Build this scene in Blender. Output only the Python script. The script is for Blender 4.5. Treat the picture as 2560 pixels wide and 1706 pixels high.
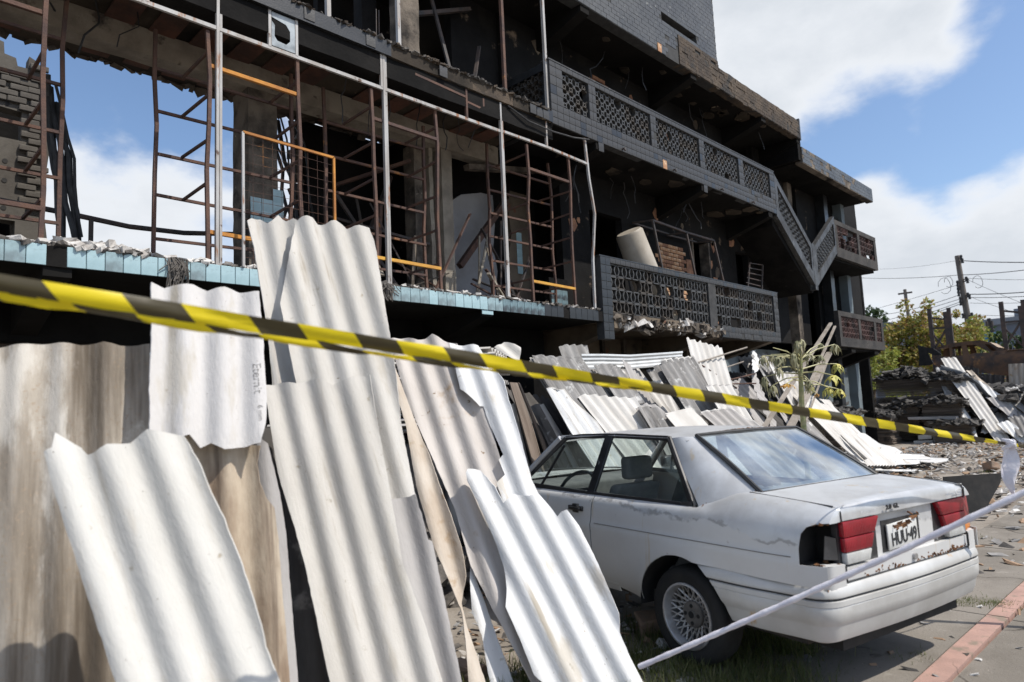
import bpy, bmesh, math, random
from mathutils import Vector, Matrix, Euler, noise as mnoise
from mathutils.geometry import delaunay_2d_cdt
R = math.radians
for o in list(bpy.data.objects): bpy.data.objects.remove(o)
scene = bpy.context.scene
COL = scene.collection
rng = random.Random(7)

# ------------------------------------------------------------------ camera
CAM_H = 1.6
_yaw, _pit, _rol = R(44.5), R(5.92), R(2.6)
FH = Vector((math.cos(_yaw), math.sin(_yaw), 0)); RH = Vector((math.sin(_yaw), -math.cos(_yaw), 0)); UP = Vector((0, 0, 1))
FW = FH*math.cos(_pit) + UP*math.sin(_pit); U0 = UP*math.cos(_pit) - FH*math.sin(_pit)
RR = RH*math.cos(_rol) - U0*math.sin(_rol); UU = U0*math.cos(_rol) + RH*math.sin(_rol)
CPOS = Vector((0, 0, CAM_H)); FPX = 1707.0
cam = bpy.data.cameras.new('camera'); camo = bpy.data.objects.new('camera', cam); COL.objects.link(camo)
m = Matrix.Identity(4)
for i in range(3): m[i][0] = RR[i]; m[i][1] = UU[i]; m[i][2] = -FW[i]; m[i][3] = CPOS[i]
camo.matrix_world = m
cam.sensor_width = 36; cam.lens = 24.0; cam.clip_start = 0.05; cam.clip_end = 6000
cam.dof.use_dof = True; cam.dof.focus_distance = 7.5; cam.dof.aperture_fstop = 2.1
scene.camera = camo
def ray(x, y): return FW + RR*((x-1280)/FPX) + UU*((853-y)/FPX)
def hY(x, y, Y): r = ray(x, y); return CPOS + r*(Y/r.y)
def hX(x, y, X): r = ray(x, y); return CPOS + r*(X/r.x)
def hZ(x, y, Z=0.0): r = ray(x, y); return CPOS + r*((Z-CAM_H)/r.z)
def dp(x, y, d): return CPOS + ray(x, y)*d
def hP(x, y, p, n): r = ray(x, y); return CPOS + r*((p-CPOS).dot(n)/r.dot(n))

# ------------------------------------------------------------------ light
SUN_EL = R(55); _sh = Vector((-0.40, 0.917, 0)).normalized()      # where shadows travel
sun = bpy.data.lights.new('sun', 'SUN'); suno = bpy.data.objects.new('sun', sun); COL.objects.link(suno)
sun.energy = 3.9; sun.angle = R(0.53); sun.color = (1.0, 0.95, 0.87)
sdir = Vector((_sh.x*math.cos(SUN_EL), _sh.y*math.cos(SUN_EL), -math.sin(SUN_EL)))
suno.rotation_euler = sdir.to_track_quat('-Z', 'Y').to_euler(); suno.location = (12, -25, 40)
scene.view_settings.view_transform = 'Standard'; scene.view_settings.look = 'None'
scene.view_settings.exposure = 0.25; scene.view_settings.gamma = 1.0
try: scene.view_settings.use_curve_mapping = False
except Exception: pass

w = bpy.data.worlds.new('World'); scene.world = w; w.use_nodes = True
nt = w.node_tree; nt.nodes.clear(); L = nt.links
def N(t, **k):
    n = nt.nodes.new(t)
    for a, v in k.items(): setattr(n, a, v)
    return n
out = N('ShaderNodeOutputWorld'); bg = N('ShaderNodeBackground'); bg.inputs['Strength'].default_value = 0.125
sky = N('ShaderNodeTexSky'); sky.sky_type = 'NISHITA'; sky.sun_disc = False; sky.sun_elevation = SUN_EL
sky.sun_rotation = math.atan2(-_sh.x, -_sh.y); sky.air_density = 1.0; sky.dust_density = 1.2; sky.ozone_density = 2.2
tc = N('ShaderNodeTexCoord')
def wmath(op, a, b=None, clamp=False):
    n = N('ShaderNodeMath', operation=op); n.use_clamp = clamp
    for i, v in enumerate((a, b)):
        if v is None: continue
        if isinstance(v, (int, float)): n.inputs[i].default_value = v
        else: L.new(v, n.inputs[i])
    return n.outputs[0]
# cloud field: noise on the direction, flattened towards the horizon, plus broad cloud banks
mp = N('ShaderNodeMapping'); mp.inputs['Scale'].default_value = (1, 1, 1.9); L.new(tc.outputs['Generated'], mp.inputs['Vector'])
n1 = N('ShaderNodeTexNoise'); n1.inputs['Scale'].default_value = 3.1; n1.inputs['Detail'].default_value = 9; n1.inputs['Roughness'].default_value = 0.56; n1.inputs['Distortion'].default_value = 0.25
L.new(mp.outputs[0], n1.inputs['Vector'])
n2 = N('ShaderNodeTexNoise'); n2.inputs['Scale'].default_value = 11.0; n2.inputs['Detail'].default_value = 8; n2.inputs['Roughness'].default_value = 0.6
L.new(mp.outputs[0], n2.inputs['Vector'])
field = wmath('ADD', wmath('MULTIPLY', n1.outputs[0], 1.15), wmath('MULTIPLY', n2.outputs[0], 0.46))
BANKS = [  # (pixel in the photograph's frame -> sky direction, angular radius deg, weight)
    (2150, 90, 14, 0.26), (1880, 40, 10, 0.16), (2330, 190, 7, .12), (2250, 720, 13, 0.13), (2500, 420, 4, 0.16), (2480, 620, 8, 0.14), (2150, 590, 6, .2), (260, 500, 9, 0.24), (470, 610, 8, 0.18), (880, 40, 10, 0.36), (700, 420, 7, .14), (2700, 760, 16, .1), (230, 210, 3.5, .12),
    (2500, 300, 5.5, -0.30), (2300, 330, 6, -0.34), (2120, 310, 5, -0.26), (2040, 390, 4, -.2), (2430, 470, 4, -.12), (330, 200, 7, -0.36), (540, 260, 7, -0.26), (2540, 20, 4.5, -0.34)]
for px, py, rad, wt in BANKS:
    d = ray(px, py).normalized()
    dn = N('ShaderNodeVectorMath', operation='DOT_PRODUCT'); L.new(tc.outputs['Generated'], dn.inputs[0]); dn.inputs[1].default_value = d
    mr = N('ShaderNodeMapRange'); mr.interpolation_type = 'SMOOTHSTEP'
    mr.inputs['From Min'].default_value = math.cos(R(rad)); mr.inputs['From Max'].default_value = 1.0
    mr.inputs['To Min'].default_value = 0; mr.inputs['To Max'].default_value = wt; L.new(dn.outputs['Value'], mr.inputs['Value'])
    field = wmath('ADD', field, mr.outputs[0])
cov = N('ShaderNodeMapRange'); cov.interpolation_type = 'SMOOTHSTEP'
cov.inputs['From Min'].default_value = 0.68; cov.inputs['From Max'].default_value = 1.08; L.new(field, cov.inputs['Value'])
cshade = N('ShaderNodeMapRange'); cshade.inputs['From Min'].default_value = 0.95; cshade.inputs['From Max'].default_value = 1.3
L.new(field, cshade.inputs['Value'])
ccol = N('ShaderNodeMix', data_type='RGBA'); ccol.inputs['A'].default_value = (6.1, 6.3, 6.6, 1); ccol.inputs['B'].default_value = (4.7, 5.0, 5.4, 1)
L.new(cshade.outputs[0], ccol.inputs['Factor'])
skb = N('ShaderNodeMix', data_type='RGBA'); skb.blend_type = 'MULTIPLY'; skb.inputs['Factor'].default_value = 1.0; skb.inputs['B'].default_value = (1.08, 1.12, 1.16, 1); L.new(sky.outputs[0], skb.inputs['A'])
mx = N('ShaderNodeMix', data_type='RGBA'); L.new(cov.outputs[0], mx.inputs['Factor']); L.new(skb.outputs['Result'], mx.inputs['A']); L.new(ccol.outputs['Result'], mx.inputs['B'])
L.new(mx.outputs['Result'], bg.inputs['Color']); L.new(bg.outputs[0], out.inputs['Surface'])

# ------------------------------------------------------------------ materials
MATS = {}
def mat(name, c1, c2=None, scale=6.0, rough=0.8, bump=0.0, bscale=40.0, metal=0.0, spots=(), stretch=(1, 1, 1), spec=0.5, coords='Object', contrast=(0.35, 0.65), rough2=None, detail=6):
    """two-tone noise material; spots = [(colour, noise scale, threshold, softness, stretch)] laid over it"""
    if name in MATS: return MATS[name]
    mt = bpy.data.materials.new(name); mt.use_nodes = True; t = mt.node_tree; l = t.links; b = t.nodes['Principled BSDF']
    def nn(ty): return t.nodes.new(ty)
    co = nn('ShaderNodeTexCoord').outputs[coords]
    def noi(sc, st, det=6, ro=0.6, off=0.0):
        mpn = nn('ShaderNodeMapping'); mpn.inputs['Scale'].default_value = st; mpn.inputs['Location'].default_value = (off, off*.7, off*1.3); l.new(co, mpn.inputs[0])
        x = nn('ShaderNodeTexNoise'); x.inputs['Scale'].default_value = sc; x.inputs['Detail'].default_value = det; x.inputs['Roughness'].default_value = ro; l.new(mpn.outputs[0], x.inputs['Vector']); return x.outputs[0]
    def ramp(v, a, bb):
        r_ = nn('ShaderNodeMapRange'); r_.interpolation_type = 'SMOOTHSTEP'; r_.inputs['From Min'].default_value = a; r_.inputs['From Max'].default_value = bb; l.new(v, r_.inputs['Value']); return r_.outputs[0]
    c1 = (*c1, 1); col = None
    if c2 is not None:
        f = ramp(noi(scale, stretch, detail), *contrast)
        mxn = nn('ShaderNodeMix'); mxn.data_type = 'RGBA'; mxn.inputs['A'].default_value = c1; mxn.inputs['B'].default_value = (*c2, 1); l.new(f, mxn.inputs['Factor']); col = mxn.outputs['Result']
        if rough2 is not None:
            mr_ = nn('ShaderNodeMapRange'); mr_.inputs['To Min'].default_value = rough; mr_.inputs['To Max'].default_value = rough2; l.new(f, mr_.inputs['Value']); l.new(mr_.outputs[0], b.inputs['Roughness'])
    for i, sp in enumerate(spots):
        cc, sc, th, so = sp[:4]; st = sp[4] if len(sp) > 4 else (1, 1, 1)
        f = ramp(noi(sc, st, 8, 0.62, 3.7*(i+1)), th, th+so)
        mxn = nn('ShaderNodeMix'); mxn.data_type = 'RGBA'; mxn.inputs['B'].default_value = (*cc, 1); l.new(f, mxn.inputs['Factor'])
        if col is None: mxn.inputs['A'].default_value = c1
        else: l.new(col, mxn.inputs['A'])
        col = mxn.outputs['Result']
    if col is None: b.inputs['Base Color'].default_value = c1
    else: l.new(col, b.inputs['Base Color'])
    if rough2 is None: b.inputs['Roughness'].default_value = rough
    b.inputs['Metallic'].default_value = metal; b.inputs['Specular IOR Level'].default_value = spec
    if bump:
        bn = nn('ShaderNodeBump'); bn.inputs['Strength'].default_value = bump; bn.inputs['Distance'].default_value = 0.02
        l.new(noi(bscale, stretch, 8, 0.65, 11.0), bn.inputs['Height']); l.new(bn.outputs[0], b.inputs['Normal'])
    MATS[name] = mt; return mt

# ------------------------------------------------------------------ mesh helpers
class MB:
    def __init__(s): s.v = []; s.f = []; s.mi = []; s.cur = 0
    def add(s, vs, fs):
        o = len(s.v); s.v += [tuple(p) for p in vs]; s.f += [tuple(i+o for i in f) for f in fs]; s.mi += [s.cur]*len(fs); return s
    def box(s, x0, x1, y0, y1, z0, z1):
        vs = [(x, y, z) for z in (z0, z1) for y in (y0, y1) for x in (x0, x1)]
        return s.add(vs, [(0, 2, 3, 1), (4, 5, 7, 6), (0, 1, 5, 4), (2, 6, 7, 3), (0, 4, 6, 2), (1, 3, 7, 5)])
    def hexa(s, p):  # 8 points: bottom 4 ccw, top 4 ccw
        return s.add(p, [(3, 2, 1, 0), (4, 5, 6, 7), (0, 1, 5, 4), (1, 2, 6, 5), (2, 3, 7, 6), (3, 0, 4, 7)])
    def bar(s, a, b, w_=0.03, h=None, up=(0, 0, 1)):
        a = Vector(a); b = Vector(b); h = h or w_; d = (b-a)
        if d.length < 1e-6: return s
        d.normalize(); u = Vector(up)
        if abs(d.dot(u)) > 0.95: u = Vector((0, 1, 0))
        sd = d.cross(u).normalized(); u = sd.cross(d).normalized()
        c = [(-1, -1), (1, -1), (1, 1), (-1, 1)]
        return s.hexa([a+sd*(i*w_/2)+u*(j*h/2) for i, j in c] + [b+sd*(i*w_/2)+u*(j*h/2) for i, j in c])
    def tube(s, pts, r, n=6, cap=True):
        pts = [Vector(p) for p in pts]; k = len(pts); rs = r if isinstance(r, (list, tuple)) else [r]*k
        o = len(s.v); u = None
        for i, p in enumerate(pts):
            d = (pts[min(i+1, k-1)] - pts[max(i-1, 0)]).normalized()
            if u is None:
                u = Vector((0, 0, 1)) if abs(d.z) < 0.9 else Vector((1, 0, 0))
            sd = d.cross(u).normalized(); u = sd.cross(d).normalized()
            for j in range(n):
                a = 2*math.pi*j/n; s.v.append(tuple(p + sd*(math.cos(a)*rs[i]) + u*(math.sin(a)*rs[i])))
        for i in range(k-1):
            for j in range(n):
                s.f.append((o+i*n+j, o+i*n+(j+1) % n, o+(i+1)*n+(j+1) % n, o+(i+1)*n+j)); s.mi.append(s.cur)
        if cap:
            s.f.append(tuple(o+j for j in reversed(range(n)))); s.f.append(tuple(o+(k-1)*n+j for j in range(n))); s.mi += [s.cur]*2
        return s
    def prism(s, poly, axis, a0, a1):
        """2D polygon extruded along axis ('x': poly=(y,z); 'y': poly=(x,z); 'z': poly=(x,y))"""
        n = len(poly)
        def P(p, a): return {'x': (a, p[0], p[1]), 'y': (p[0], a, p[1]), 'z': (p[0], p[1], a)}[axis]
        vs = [P(p, a0) for p in poly] + [P(p, a1) for p in poly]
        fs = [tuple(range(n))[::-1], tuple(range(n, 2*n))] + [(i, (i+1) % n, n+(i+1) % n, n+i) for i in range(n)]
        return s.add(vs, fs)
    def grid(s, rows):
        o = len(s.v); nr = len(rows); nc = len(rows[0])
        for r_ in rows: s.v += [tuple(p) for p in r_]
        for i in range(nr-1):
            for j in range(nc-1):
                s.f.append((o+i*nc+j, o+i*nc+j+1, o+(i+1)*nc+j+1, o+(i+1)*nc+j)); s.mi.append(s.cur)
        return s
    def mesh(s, name, mats, smooth=None, fix=True):
        me = bpy.data.meshes.new(name); me.from_pydata(s.v, [], s.f)
        for mt in (mats if isinstance(mats, (list, tuple)) else [mats]): me.materials.append(mt)
        if any(s.mi): me.polygons.foreach_set('material_index', s.mi)
        if fix:
            bm = bmesh.new(); bm.from_mesh(me); bmesh.ops.recalc_face_normals(bm, faces=bm.faces); bm.to_mesh(me); bm.free()
        if smooth is not None:
            me.shade_smooth(); me.set_sharp_from_angle(angle=R(smooth))
        me.update(); return me
    def build(s, name, mats, parent=None, smooth=None, fix=True):
        """vertices are in world space; if the parent chain has an Empty with a plain offset, subtract it"""
        off = Vector((0, 0, 0)); p = parent
        while p is not None: off += p.location; p = p.parent
        if off.length > 0: s.v = [(a-off.x, b-off.y, c-off.z) for a, b, c in s.v]
        return link(name, s.mesh(name, mats, smooth, fix), parent)
def link(name, me, parent=None, loc=None, rot=None):
    o = bpy.data.objects.new(name, me); COL.objects.link(o)
    if parent is not None: o.parent = parent
    if loc is not None: o.location = loc
    if rot is not None: o.rotation_euler = rot
    return o
def tag(o, label=None, cat=None, group=None, kind=None):
    if label: o['label'] = label
    if cat: o['category'] = cat
    if group: o['group'] = group
    if kind: o['kind'] = kind
    return o
def empty(name, loc, label, cat, group=None, rz=0):
    o = bpy.data.objects.new(name, None); COL.objects.link(o); o.location = loc; o.rotation_euler = (0, 0, rz); o.empty_display_size = .2
    return tag(o, label, cat, group)
def bevel(me, wd, seg=1, ang=30):
    bm = bmesh.new(); bm.from_mesh(me)
    ed = [e for e in bm.edges if len(e.link_faces) == 2 and e.calc_face_angle(0) > R(ang)]
    bmesh.ops.bevel(bm, geom=ed, offset=wd, segments=seg, affect='EDGES', profile=0.5, clamp_overlap=True); bm.to_mesh(me); bm.free(); return me
def rough_mesh(me, amp, sc=3.0, seed=0):
    for v in me.vertices:
        p = v.co*sc + Vector((seed*3.1, seed, 0)); d = mnoise.noise_vector(p); v.co += d*amp
    return me
def chunk(mb, c, sx, sy, sz, rg, jit=0.35):
    """an irregular broken block"""
    c = Vector(c); e = Euler((rg.uniform(-.5, .5), rg.uniform(-.5, .5), rg.uniform(0, 6.3))).to_matrix()
    k = [(-1, -1, -1), (1, -1, -1), (1, 1, -1), (-1, 1, -1), (-1, -1, 1), (1, -1, 1), (1, 1, 1), (-1, 1, 1)]
    mb.hexa([c + e @ Vector((a*sx*(1+rg.uniform(-jit, jit)), b*sy*(1+rg.uniform(-jit, jit)), d*sz*(1+rg.uniform(-jit, jit)))) for a, b, d in k])

# ================================================================== THE SETTING
M_dirt = mat('dirt', (0.1900, 0.1600, 0.1300), (0.3000, 0.2650, 0.2250), 1.3, 0.95, 0.6, 18, spots=[((0.11, 0.095, 0.075), 2.2, 0.58, 0.12), ((0.5, 0.48, 0.45), 26, 0.66, 0.06), ((0.08, 0.07, 0.06), 40, 0.66, 0.05)])
M_conc = mat('pavement_concrete', (0.2250, 0.2000, 0.1700), (0.1650, 0.1450, 0.1200), 1.8, 0.93, 0.35, 60, spots=[((0.33, 0.30, 0.26), 5, 0.60, 0.15), ((0.09, 0.075, 0.06), 45, 0.63, 0.06), ((0.42, 0.38, 0.33), 60, 0.66, 0.05), ((0.13, 0.11, 0.09), 0.9, 0.62, 0.12)])
def add_cracks(m_, sc, wd, colr, dist=.25):
    t = m_.node_tree; l = t.links; b = t.nodes['Principled BSDF']; nn = t.nodes.new
    co = nn('ShaderNodeTexCoord'); nz = nn('ShaderNodeTexNoise'); nz.inputs['Scale'].default_value = 2.2; nz.inputs['Detail'].default_value = 6; l.new(co.outputs['Object'], nz.inputs['Vector'])
    mv = nn('ShaderNodeMix'); mv.data_type = 'RGBA'; mv.blend_type = 'LINEAR_LIGHT'; mv.inputs['Factor'].default_value = dist; l.new(co.outputs['Object'], mv.inputs['A']); l.new(nz.outputs['Color'], mv.inputs['B'])
    vo = nn('ShaderNodeTexVoronoi'); vo.feature = 'DISTANCE_TO_EDGE'; vo.inputs['Scale'].default_value = sc; l.new(mv.outputs['Result'], vo.inputs['Vector'])
    mr_ = nn('ShaderNodeMapRange'); mr_.inputs['From Min'].default_value = wd; mr_.inputs['From Max'].default_value = wd*.3; l.new(vo.outputs['Distance'], mr_.inputs['Value'])
    n3 = nn('ShaderNodeTexNoise'); n3.inputs['Scale'].default_value = .9; l.new(co.outputs['Object'], n3.inputs['Vector']); r3 = nn('ShaderNodeMapRange'); r3.inputs['From Min'].default_value = .46; r3.inputs['From Max'].default_value = .56; l.new(n3.outputs[0], r3.inputs['Value'])
    ml = nn('ShaderNodeMath'); ml.operation = 'MULTIPLY'; l.new(mr_.outputs[0], ml.inputs[0]); l.new(r3.outputs[0], ml.inputs[1])
    mx_ = nn('ShaderNodeMix'); mx_.data_type = 'RGBA'; mx_.inputs['B'].default_value = (*colr, 1); l.new(ml.outputs[0], mx_.inputs['Factor']); l.new(b.inputs['Base Color'].links[0].from_socket, mx_.inputs['A']); l.new(mx_.outputs['Result'], b.inputs['Base Color'])
add_cracks(M_conc, 1.1, .018, (.07, .058, .045))
M_pink = mat('pink_kerb_paint', (0.4300, 0.2650, 0.2150), (0.3500, 0.2200, 0.1800), 5, 0.85, 0.25, 70, spots=[((0.24, 0.185, 0.14), 5, 0.56, 0.10), ((0.14, 0.11, 0.09), 30, 0.66, 0.05)])
add_cracks(M_pink, 2.0, .014, (.12, .085, .065))
g = MB()
# ground sheet, finer near the lot
xs = [-900, -200, -60, -20] + [-8 + i*0.8 for i in range(56)] + [44, 70, 120, 260, 900, 3000]
ys = [-900, -200, -60, -25] + [-10 + i*0.8 for i in range(40)] + [28, 45, 80, 180, 500, 3000]
def gz(x, y):
    if not (-2 < x < 32 and -3 < y < 20): return 0.0
    a = mnoise.noise(Vector((x*.5, y*.5, 0)))*.025 + mnoise.noise(Vector((x*1.7, y*1.7, 3)))*.012
    return a - 0.02
g.grid([[(x, y, gz(x, y)) for x in xs] for y in ys])
gr = g.build('ground', M_dirt, None, 60, False); tag(gr, kind='structure')
# the car fitter's frame (needed for the pavement edge too)
CO = Vector((4.60, 2.17, 0)); CA = R(77.2)
CX = Vector((math.cos(CA), math.sin(CA), 0)); CY = Vector((-math.sin(CA), math.cos(CA), 0))
# concrete pavement: from the rear of the car towards the street, in slabs with open joints
pv = tag(bpy.data.objects.new('pavement', None), kind='structure'); COL.objects.link(pv)
k0 = hZ(2560, 1509); k1 = hZ(2365, 1706); k2 = hZ(2275, 1706)                   # pink kerb line on the ground
kd = (k0-k1); kd.z = 0; kd.normalize(); kn = Vector((-kd.y, kd.x, 0))
if kn.dot(CX) < 0: kn = -kn                               # towards the lot
KW = abs((k2-k1).dot(kn))*.8
def slab(a0, a1, b0, b1, top, name, mt, par, jit=0.0):
    """block along kd (a) and kn (b) measured from k1"""
    b_ = MB(); n = 8
    rows = []
    for j in range(3):
        rows.append([])
        for i in range(n+1):
            a = a0+(a1-a0)*i/n; b = b0+(b1-b0)*j/2
            p = k1 + kd*a + kn*b; rows[-1].append((p.x, p.y, top + mnoise.noise(Vector((a*.8, b*.8, 5)))*.006*jit))
    b_.grid(rows)
    loop = [rows[0][i] for i in range(n+1)] + [rows[1][n]] + [rows[2][i] for i in range(n, -1, -1)] + [rows[1][0]]
    o = len(b_.v); b_.v += [(p[0], p[1], -0.15) for p in loop]; t0 = len(b_.v); b_.v += loop
    for i in range(len(loop)):
        j = (i+1) % len(loop); b_.f.append((t0+i, t0+j, o+j, o+i)); b_.mi.append(0)
    return b_.build(name, mt, par, 40)
for i, (a0, a1) in enumerate([(-14, -6.8), (-6.78, -1.9), (-1.88, 1.42), (1.435, 3.9), (3.92, 7.2), (7.22, 11), (11.02, 22)]):
    slab(a0, a1, KW+.012, 1.33 if i < 4 else 0.95, 0.014, 'paving_slab', M_conc, pv, 1)
    slab(a0, a1, -0.01, KW, 0.019, 'kerb_stone', M_pink, pv, 1)
    slab(a0, a1, -3.5, -0.03, 0.006, 'paving_slab', M_conc, pv, 1)

# ================================================================== THE BURNT BUILDING
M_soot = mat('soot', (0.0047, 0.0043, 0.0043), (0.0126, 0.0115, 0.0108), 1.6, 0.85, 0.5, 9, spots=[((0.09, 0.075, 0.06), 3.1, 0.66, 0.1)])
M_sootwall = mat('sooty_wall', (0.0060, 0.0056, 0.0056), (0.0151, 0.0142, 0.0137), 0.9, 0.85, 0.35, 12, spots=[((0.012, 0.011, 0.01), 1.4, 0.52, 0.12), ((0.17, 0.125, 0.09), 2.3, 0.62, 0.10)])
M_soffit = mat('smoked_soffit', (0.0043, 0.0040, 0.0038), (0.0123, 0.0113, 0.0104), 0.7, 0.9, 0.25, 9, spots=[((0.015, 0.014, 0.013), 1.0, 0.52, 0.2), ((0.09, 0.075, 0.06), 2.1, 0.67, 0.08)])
M_slabedge = mat('scorched_concrete', (0.2057, 0.1730, 0.1402), (0.0561, 0.0486, 0.0429), 2.2, 0.92, 0.7, 22, spots=[((0.02, 0.018, 0.017), 1.6, 0.55, 0.12), ((0.38, 0.33, 0.27), 7, 0.66, 0.08)])
M_sootedge = mat('soot_black_concrete', (0.05, 0.045, 0.041), (0.022, 0.02, 0.019), 2.2, 0.92, 0.6, 22, spots=[((0.13, 0.11, 0.09), 6, 0.64, 0.08)])
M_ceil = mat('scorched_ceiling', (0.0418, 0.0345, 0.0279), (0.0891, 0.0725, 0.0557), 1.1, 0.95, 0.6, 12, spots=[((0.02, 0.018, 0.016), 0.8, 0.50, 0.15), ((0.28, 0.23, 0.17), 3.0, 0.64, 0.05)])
M_clay = mat('clay_filler', (0.1400, 0.0630, 0.0420), (0.0700, 0.0392, 0.0308), 4, 0.95, 0.5, 20)
M_beam = mat('bare_concrete', (0.3297, 0.2930, 0.2383), (0.2014, 0.1739, 0.1420), 2.5, 0.93, 0.5, 25, spots=[((0.03, 0.027, 0.025), 1.3, 0.60, 0.10), ((0.10, 0.08, 0.065), 5, 0.6, 0.1)])
M_blue = mat('light_blue_glaze', (0.4000, 0.5500, 0.5850), (0.3000, 0.4300, 0.4600), 3.0, 0.28, 0.04, 12, spots=[((0.16, 0.20, 0.21), 5, 0.60, 0.16, (1, 1, 2.2)), ((0.03, 0.03, 0.03), 9, 0.70, 0.06)])
M_blue2 = mat('grimy_blue_glaze', (0.33, 0.46, 0.49), (0.17, 0.22, 0.235), 4.5, 0.4, 0.06, 14, spots=[((0.06, 0.06, 0.06), 7, 0.62, 0.08, (1, 1, 2.5)), ((0.50, 0.62, 0.64), 11, 0.64, 0.05)])
M_bluesoot = mat('sooted_blue_glaze', (0.20, 0.30, 0.33), (0.045, 0.05, 0.055), 4.0, 0.35, 0.05, 12, spots=[((0.45, 0.62, 0.66), 7, 0.62, 0.06)])
M_btile = mat('smoked_tile', (0.0562, 0.0547, 0.0533), (0.0245, 0.0238, 0.0238), 2.4, 0.42, 0.14, 50, rough2=0.62, spots=[((0.15, 0.152, 0.153), 9, 0.56, 0.16, (2.2, 2.2, .3)), ((0.012, 0.012, 0.012), 2.6, 0.58, 0.10), ((0.02, 0.02, 0.022), 1.2, 0.60, 0.14)])
M_btile2 = mat('smoked_tile_dark', (0.0280, 0.0290, 0.0310), (0.0160, 0.0170, 0.0180), 3, 0.36, 0.10, 50)
M_ttile = mat('grey_mosaic_tile', (0.0861, 0.0861, 0.0829), (0.0542, 0.0548, 0.0542), 1.1, 0.45, 0.12, 60, spots=[((0.05, 0.052, 0.052), 1.6, 0.56, 0.16), ((0.26, 0.26, 0.24), 8, 0.62, 0.1)])
M_groutd = mat('dark_grout', (0.03, 0.031, 0.032), (0.05, 0.05, 0.05), 8, 0.9)
M_block = mat('smoked_breeze_block', (0.0770, 0.0756, 0.0728), (0.0420, 0.0406, 0.0392), 3, 0.5, 0.2, 30, spots=[((0.24, 0.235, 0.225), 6, 0.60, 0.1)])
M_block2 = mat('burnt_breeze_block', (0.0350, 0.0308, 0.0280), (0.0700, 0.0595, 0.0490), 3, 0.7, 0.3, 30)
M_block3 = mat('pinkish_breeze_block', (0.1080, 0.0576, 0.0504), (0.0216, 0.0144, 0.0130), 2.5, 0.8, 0.3, 30)
M_peel = mat('peeled_fascia', (0.0862, 0.0619, 0.0413), (0.0413, 0.0300, 0.0217), 3.2, 0.9, 0.8, 26, spots=[((0.025, 0.022, 0.02), 2.6, 0.54, 0.08), ((0.20, 0.155, 0.11), 9, 0.64, 0.06)])
M_brick = mat('burnt_brick', (0.34, 0.175, 0.095), (0.19, 0.09, 0.055), 5, 0.92, 0.5, 40, spots=[((0.03, 0.025, 0.022), 2.2, 0.58, 0.1)])
M_brickl = mat('sunlit_orange_brick', (0.52, 0.30, 0.16), (0.38, 0.20, 0.11), 6, 0.92, 0.5, 40, spots=[((0.62, 0.50, 0.36), 4, 0.62, 0.1)])  # brighter copy of the brick, sunlight put into its colour
M_mortar = mat('burnt_mortar', (0.13, 0.105, 0.085), (0.06, 0.05, 0.042), 4, 0.95, 0.4, 40)
M_white = mat('flaking_white_plaster', (0.2970, 0.2970, 0.3069), (0.2277, 0.2227, 0.2277), 1.6, 0.85, 0.3, 14, spots=[((0.20, 0.09, 0.06), 1.7, 0.66, 0.04), ((0.08, 0.075, 0.07), 3.5, 0.68, 0.06), ((0.30, 0.28, 0.28), 0.9, 0.56, 0.2)])
M_paleblue = mat('pale_blue_wall', (0.1500, 0.1850, 0.2000), (0.1200, 0.1400, 0.1500), 1.4, 0.8, 0.2, 14, spots=[((0.06, 0.055, 0.05), 1.2, 0.58, 0.12), ((0.26, 0.12, 0.07), 1.8, 0.70, 0.03)])
M_cream = mat('smoked_cream_plaster', (0.1620, 0.1268, 0.0892), (0.0918, 0.0702, 0.0514), 1.6, 0.9, 0.4, 12, spots=[((0.04, 0.034, 0.03), 1.3, 0.57, 0.12), ((0.16, 0.065, 0.04), 2.4, 0.63, 0.04)])
M_pwhite = mat('white_painted_steel', (0.4250, 0.4165, 0.4080), (0.3060, 0.2805, 0.2550), 5, 0.5, 0.2, 40, stretch=(1, 1, .25), spots=[((0.26, 0.12, 0.055), 3.5, 0.55, 0.10, (3, 3, .6)), ((0.10, 0.055, 0.035), 7, 0.60, 0.08)])
M_rust = mat('brown_rust', (0.0700, 0.0420, 0.0360), (0.1250, 0.0660, 0.0450), 5, 0.85, 0.4, 60, spots=[((0.40, 0.17, 0.045), 2.0, 0.62, 0.08), ((0.05, 0.03, 0.028), 4, 0.6, 0.1)])
M_orange = mat('orange_rust', (0.55, 0.24, 0.045), (0.34, 0.14, 0.04), 4, 0.85, 0.3, 60, spots=[((0.18, 0.085, 0.05), 3, 0.60, 0.1)])
M_yelbar = mat('scorched_yellow_bar', (0.66, 0.36, 0.05), (0.48, 0.23, 0.04), 4, 0.7, 0.2, 60)
M_darksteel = mat('burnt_steel', (0.04, 0.037, 0.037), (0.085, 0.06, 0.05), 5, 0.7, 0.3, 50)
M_debrisl = mat('pale_rubble', (0.62, 0.60, 0.57), (0.36, 0.33, 0.30), 7, 0.92, 0.4, 40)
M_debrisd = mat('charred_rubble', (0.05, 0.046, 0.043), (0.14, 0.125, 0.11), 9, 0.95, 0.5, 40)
M_cable = mat('black_cable', (0.018, 0.018, 0.02), (0.04, 0.04, 0.042), 8, 0.6)

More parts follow.
